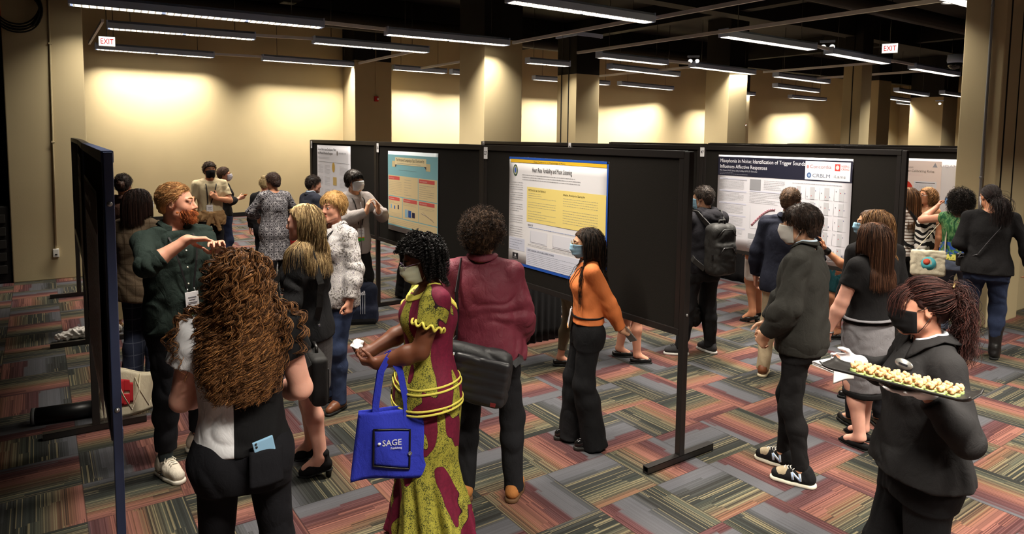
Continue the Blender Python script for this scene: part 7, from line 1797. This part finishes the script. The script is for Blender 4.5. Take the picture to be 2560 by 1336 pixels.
def tropical_woman():
    p = Person('woman in a sleeveless green tropical top photographing the poster', (8.35, 3.30), 4, 1.61, True, SK_fair, .008, head=(0, 0, 0), fa=(1.06, 1.12, 1.08), fb=1.1, limb=1.2, arms={-1: dict(w=(-.27, .27, 1.52), e=(-1, -.2, -.7), d=(.3, .5, .8), n=(.9, .3, 0), curl=.55), 1: dict(w=(-.02, .40, 1.50), e=(1, -.2, -.6), d=(-.5, .5, .7), n=(-.6, .6, 0), curl=.55)})
    p.body(); p.top('top', tropical(), hem=.92, off=.016, sleeve=.06, soff=(.01, .012, .01), neck=.09); p.trousers('jeans', fabric('grey_blue_denim', (82, 88, 104), .9, 400, .2), waist=1.0, hem=.05, r=(.1, .076, .07, .068))
    for k in (1, -1): p.shoe(k, 'sneaker', F_black, W_sole)
    g = np.random.default_rng(5); N = 1200; R = p.scalp(N, seed=8); nn = R - np.array([0, -.014, .03]); W = p.grow(R, .12 + .06 * g.random(N), 24, (nn * 5 + g.normal(size=R.shape) * .3) @ p.H.T, .22, .02 + .03 * g.random(N), drag=.06, curl=(.008, 4, 1), fc=.04); sd = SD(.008); p.hairbase(sd, .035, .06, 0, -.08); p.hair(hairmat('short_dark_curls', (26, 22, 20), (58, 48, 42), .5), W, .0018, sd, disp=folds(.01, 35, 35))
    w = p.tips[(-1, 1)] * .5 + p.tips[(-1, 4)] * .5 + V3((.07, .01, .01)); t = p.thing('phone', w, 'phone raised in landscape to photograph the pink poster', 'phone')
    b = MB(); b.box((0, 0, 0), (.15, .009, .075), bev=.004); b.build('case', plain('black_phone', (22, 22, 24), .2, .5), t); b = MB(); b.box((0, -.0052, 0), (.138, .001, .066)); s_ = b.build('screen', emit('phone_screen', (150, 190, 235), .8), t); b = MB(); b.box((-.02, -.006, -.008), (.02, .001, .03)); b.build('picture', emit('phone_picture', (60, 90, 70), .5), s_)
    # canvas tote on her shoulder
    c = (-.26, -.13, .78); t = p.thing('canvas_tote', c, 'cream canvas tote with a round teal print on the shoulder of the green top', 'bag', rz=R_(20)); cv = fabric('cream_canvas_cloth', (206, 196, 172), .9, 300, .06, .3); b = SD(.008); b.box((0, 0, .02), (.18, .05, .15), .04, .02); b.cone((-.2, 0, .28), (.2, 0, .28), .09, .09, .05, 's'); b.build('bag_body', cv, t, disp=folds(.008, 14, 14))
    b = MB(); b.lathe([(0, .002), (.075, .002), (.075, 0), (0, 0)], (-.01, -.052, .02), 28, Matrix.Rotation(R_(90), 4, 'X')); pr = b.build('print', plain('teal_print', (80, 170, 180), .7), t); b = MB(); b.lathe([(0, .002), (.035, .002), (.035, 0), (0, 0)], (-.03, -.054, .04), 20, Matrix.Rotation(R_(90), 4, 'X')); b.build('print_detail', plain('red_print', (200, 84, 62), .7), pr)
    Mi = Matrix.Rotation(R_(-20), 3, 'Z'); lc = lambda q: tuple(Mi @ (Vector(q) - Vector(c))); sh = p.sh[-1]; b = MB(); b.tube([(.15, -.02, .14), lc(sh + V3((.04, -.08, -.06))), lc(sh + V3((.04, -.02, .062))), lc(sh + V3((.03, .05, .03))), (-.14, .03, .13)], .03, 4, flat=(.04, .006), up=(1, 0, 0), smooth=False); b.build('handle', cv, t)
    return p
def ponytail_woman():
    p = Person('woman with a black ponytail in black sweater, jeans and tall boots at far right', (7.72, 2.78), -6, 1.735, True, SK_tan, .008, head=(22, -4, 0), fa=(1.06, 1.1, 1.08), fb=1.08, sw=.185, arms={1: dict(w=(.34, .06, .95), e=(.4, -1, 0), curl=.5), -1: dict(w=(-.15, .2, 1.08), e=(-.5, -1, 0))}); p.body(); p.top('sweater', knit('black_knit', (28, 27, 28)), hem=.86, off=[(.84, .034), (1.0, .03), (1.2, .022), (1.5, .014)], sleeve=1.93, soff=(.016, .022, .018), fold=(.008, 8, 6), seed=75)
    p.trousers('jeans', fabric('indigo_denim', (38, 46, 68), .9, 400, .2), waist=1.0, hem=.2, r=(.1, .072, .062, .055), glute=1.12)
    for k in (1, -1): p.shoe(k, 'tallboot', L_black, L_blacksole, top=.12)
    p.mask(MK_white); hm = hairmat('black_ponytail', (26, 20, 20), (60, 46, 44), .35); g = np.random.default_rng(5); N = 2000; R = p.scalp(N, seed=9); nn = R - np.array([0, -.014, .03]); an = p.hp((0, -.115, -.04)); pull = lambda P, t: nrm_rows(an - P) * .9
    W = p.grow(R, .17, 12, (nn * 2 + np.array([0, -.8, 0])) @ p.H.T, .0, .008 + .005 * g.random(N), colr=False, pull=pull, hug=.5); K = 600; R2 = np.tile([[0, -.118, -.045]], (K, 1)) + g.normal(size=(K, 3)) * .014; W2 = p.grow(R2, .2 + .1 * g.random(K), 20, (np.array([.1, -.7, .2]) + g.normal(size=(K, 3)) * .3) @ p.H.T, .2, .02, curl=(.005, 2, 1)); sd = SD(.007); p.hairbase(sd, .004, .066, 0, -.075); sd.ell(p.hp((0, -.12, -.05)), (.03, .03, .035), .02); p.hair(hm, [(W, .0014), (W2, .0018)], 0, sd, disp=folds(.003, 40, 40))
    S = p.S; c = (-.16, .2, .95 * S); t = p.thing('crossbody_bag', c, 'small crossbody bag on a grey strap over the black sweater', 'bag'); b = SD(.008); b.box((0, 0, 0), (.09, .03, .07), .02, .01); b.build('bag_body', L_black, t)
    b = MB(); b.tube([np.array(q) - np.array(c) for q in ([(.0 + c[0], c[1], c[2] + .06)] + [p.surf(x, z, .05 * S) for x, z in ((-.10, 1.1), (.0, 1.25), (.09, 1.38))] + [p.sh[1] + V3((-.06, .02, .072)), p.sh[1] + V3((-.07, -.05, .06))] + [p.surf(x, z, .04 * S, -1) for x, z in ((.07, 1.34), (-.02, 1.2), (-.10, 1.06))] + [(-.24, .02, 1.0 * S), (c[0] - .05, c[1] - .01, c[2] + .06)])], .01, 4, flat=(.024, .004), up=(1, 0, 0), smooth=False); b.build('strap', plain('grey_strap', (88, 86, 90), .6), t)
    return p
def nrm_rows(v): return v / (np.linalg.norm(v, axis=1, keepdims=True) + 1e-6)
# ------------------------------------------------------------------ bags and things on the floor
bc = fabric('dark_navy_backpack_cloth', (34, 38, 54), .8, 400, .12, .3)
t = empty('backpack', (3.02, 7.30, 0), R_(-24), 'dark navy backpack with three white stripes standing on the carpet', 'backpack')
b = SD(.008); b.box((0, 0, .235), (.16, .085, .225), .075, .02); b.box((0, -.05, .10), (.17, .075, .10), .05, .03); b.build('pack_body', bc, t, disp=folds(.008, 9, 9, 4))
b = MB(); b.tube([(-.04, 0, .45), (-.03, -.01, .50), (.03, -.01, .50), (.04, 0, .45)], .01, 8); b.build('handle', F_black, t)
b = MB(); b.box((0, -.1, .035), (.30, .07, .07), bev=.03); b.build('base_panel', F_black, t)
wp = plain('white_print', (226, 228, 236), .6)
for i in range(3):
    b = MB(); b.tube([(-.028 + i * .024, -.098 - .014 * max(0, math.sin((.33 - z) * 9)), z) for z in np.linspace(.335, .13, 8)] , .01, 4, flat=(.014, .004), up=(1, 0, 0), smooth=False)
    b.v = [(v[0], min(v[1], -.095) - (.034 if v[2] < .21 else .0 if v[2] > .25 else .034 * (.25 - v[2]) / .04), v[2]) for v in b.v]; b.build('white_stripe', wp, t)
b = MB()
for i, (x0, h) in enumerate(((-.026, .012), (-.008, .022), (.010, .032))): b.add([(x0, -.092, .352), (x0 + .014, -.092, .352), (x0 + .014 - .004, -.091, .352 + h), (x0 - .006, -.091, .352 + h)], [(0, 1, 2, 3)])
for i in range(len(b.v)): pass
b.v = [(v[0], v[1] - .006, v[2]) for v in b.v]; b.build('logo_mark', wp, t); text('lettering', 'adidas', .022, wp, t, Matrix.Translation((-.004, -.101, .337)) @ Matrix.Rotation(R_(90), 4, 'X'), 'CENTER', .001, .06)

cv = fabric('cream_canvas_cloth', (206, 196, 172), .9, 300, .06, .3)
t = empty('canvas_tote', (.50, 5.82, 0), R_(14), 'cream canvas tote with a red print slumped on the floor behind the nearest board post', 'bag')
def sh(sg): return lambda u, v: ((u - .5) * (.42 - .04 * v), sg * (.012 + .055 * math.sin(math.pi * u) * (1 - v * .6)) - .05 * v, (.34 + .05 * math.sin(u * 4 + 1)) * v + .006)
b = MB(); b.grid(sh(-1), 20, 14, .004); b.grid(sh(1), 20, 14, .004); b.build('bag_body', cv, t)
for k in (-1, 1):
    b = MB(); b.tube([(-.1 + .12 * (k > 0), -.09, .30), (-.08 + .12 * (k > 0), -.13, .20), (-.03 + .12 * (k > 0), -.15, .08), (.03 + .12 * (k > 0), -.13, .2), (.06 + .12 * (k > 0), -.08, .32)], .02, 4, flat=(.03, .004), up=(1, 0, 0)); b.build('handle', cv, t)
rp = plain('red_print', (176, 36, 44), .7)
for (u0, u1, v0, v1) in ((.28, .36, .25, .8), (.36, .46, .55, .8), (.36, .46, .25, .5), (.46, .52, .3, .75)):
    b = MB(); b.grid(lambda u, v: tuple(np.array(sh(-1)(u0 + (u1 - u0) * u, v0 + (v1 - v0) * v)) + V3((0, -.006, 0))), 8, 8, .002); b.build('print', rp, t)
t = empty('poster_tube', (.14, 5.93, .062), R_(-98), 'black poster tube lying on the carpet by the left board feet', 'tube')
b = MB(); b.tube([(0, -.24, 0), (0, .24, 0)], .06, 24); b.build('tube_body', plain('black_plastic', (24, 24, 25), .4, .5), t)
for y in (-.24, .24): b = MB(); b.tube([(0, y - .012, 0), (0, y + .012, 0)], .0625, 24); b.build('end_cap', plain('grey_rim', (110, 112, 114), .4, .5) if y < 0 else plain('black_plastic', (24, 24, 25), .4, .5), t)
t = empty('plastic_wrapping', (.36, 8.28, 0), R_(-84), 'crumpled clear plastic wrapping on the carpet behind the left boards', 'plastic wrapping')
b = SD(.008); b.chain([(0, -.26, .05), (0, -.1, .06), (0, .1, .055), (0, .28, .05)], [.035, .055, .05, .04], .03); b.build('sheet', plain('crinkled_plastic', (196, 190, 184), .18, .6), t, disp=folds(.014, 24, 28, 3, .8))
# draped tables behind the boards
def draped(loc, rz, w, d, h, label):
    t = empty('draped_table', (*loc, 0), rz, label, 'table')
    def fn(u, v):
        a = u * 4; k = int(a) % 4; f = a - int(a); c = [(-1, -1), (1, -1), (1, 1), (-1, 1), (-1, -1)]
        x = c[k][0] * (1 - f) + c[k + 1][0] * f; y = c[k][1] * (1 - f) + c[k + 1][1] * f; o = 1 + .05 * (1 - v) * math.sin(u * 2 * math.pi * 26)
        return (x * w / 2 * o, y * d / 2 * o, h * v + .004)
    b = MB(); b.grid(fn, 208, 6, .004); b.build('table_skirt', F_black, t); b = MB(); b.box((0, 0, h + .008), (w + .02, d + .02, .02), bev=.008); b.build('tabletop', F_black, t)
draped((4.28, 5.95), 0, .55, .75, .76, 'small table draped to the floor in black behind the heart rate board')
draped((9.0, 6.9), 0, .7, 1.8, .76, 'long table with a pleated black skirt behind the dark titled board')
# narrow black cloth hung behind the cream poster board
CAST = [beard_man, curly_woman, blonde_woman, paisley_woman, african_dress_woman, maroon_man, orange_woman, asian_student, waitress, grey_skirt_woman, navy_man, backpack_man, waving_woman, light_brown_woman,
        tweed_person, brown_jacket_person, black_mask_man, glass_woman, cardigan_woman, bun_person, suit_man, grey_shirt_man, black_trousers_person, olive_legs, white_legs, bare_legs, white_skirt, teal_skirt,
        striped_woman, curly_far_woman, tropical_woman, ponytail_woman]
PEOPLE = {f.__name__: f() for f in CAST}
# ------------------------------------------------------------------ world and view
wd = bpy.data.worlds.new('world'); scene.world = wd; wd.use_nodes = True
wd.node_tree.nodes['Background'].inputs[0].default_value = (.05, .045, .04, 1); wd.node_tree.nodes['Background'].inputs[1].default_value = .3
vs_ = scene.view_settings
vs_.view_transform = 'Standard'; vs_.look = 'None'; vs_.gamma = 1.0; vs_.use_curve_mapping = False
vs_.exposure = 0.12
scene.cycles.use_denoising = True
scene.cycles.max_bounces = 6; scene.cycles.diffuse_bounces = 4; scene.cycles.glossy_bounces = 2; scene.cycles.transmission_bounces = 4
scene.cycles.caustics_reflective = False; scene.cycles.caustics_refractive = False
scene.cycles.sample_clamp_indirect = 4.0
import gc
gc.collect()
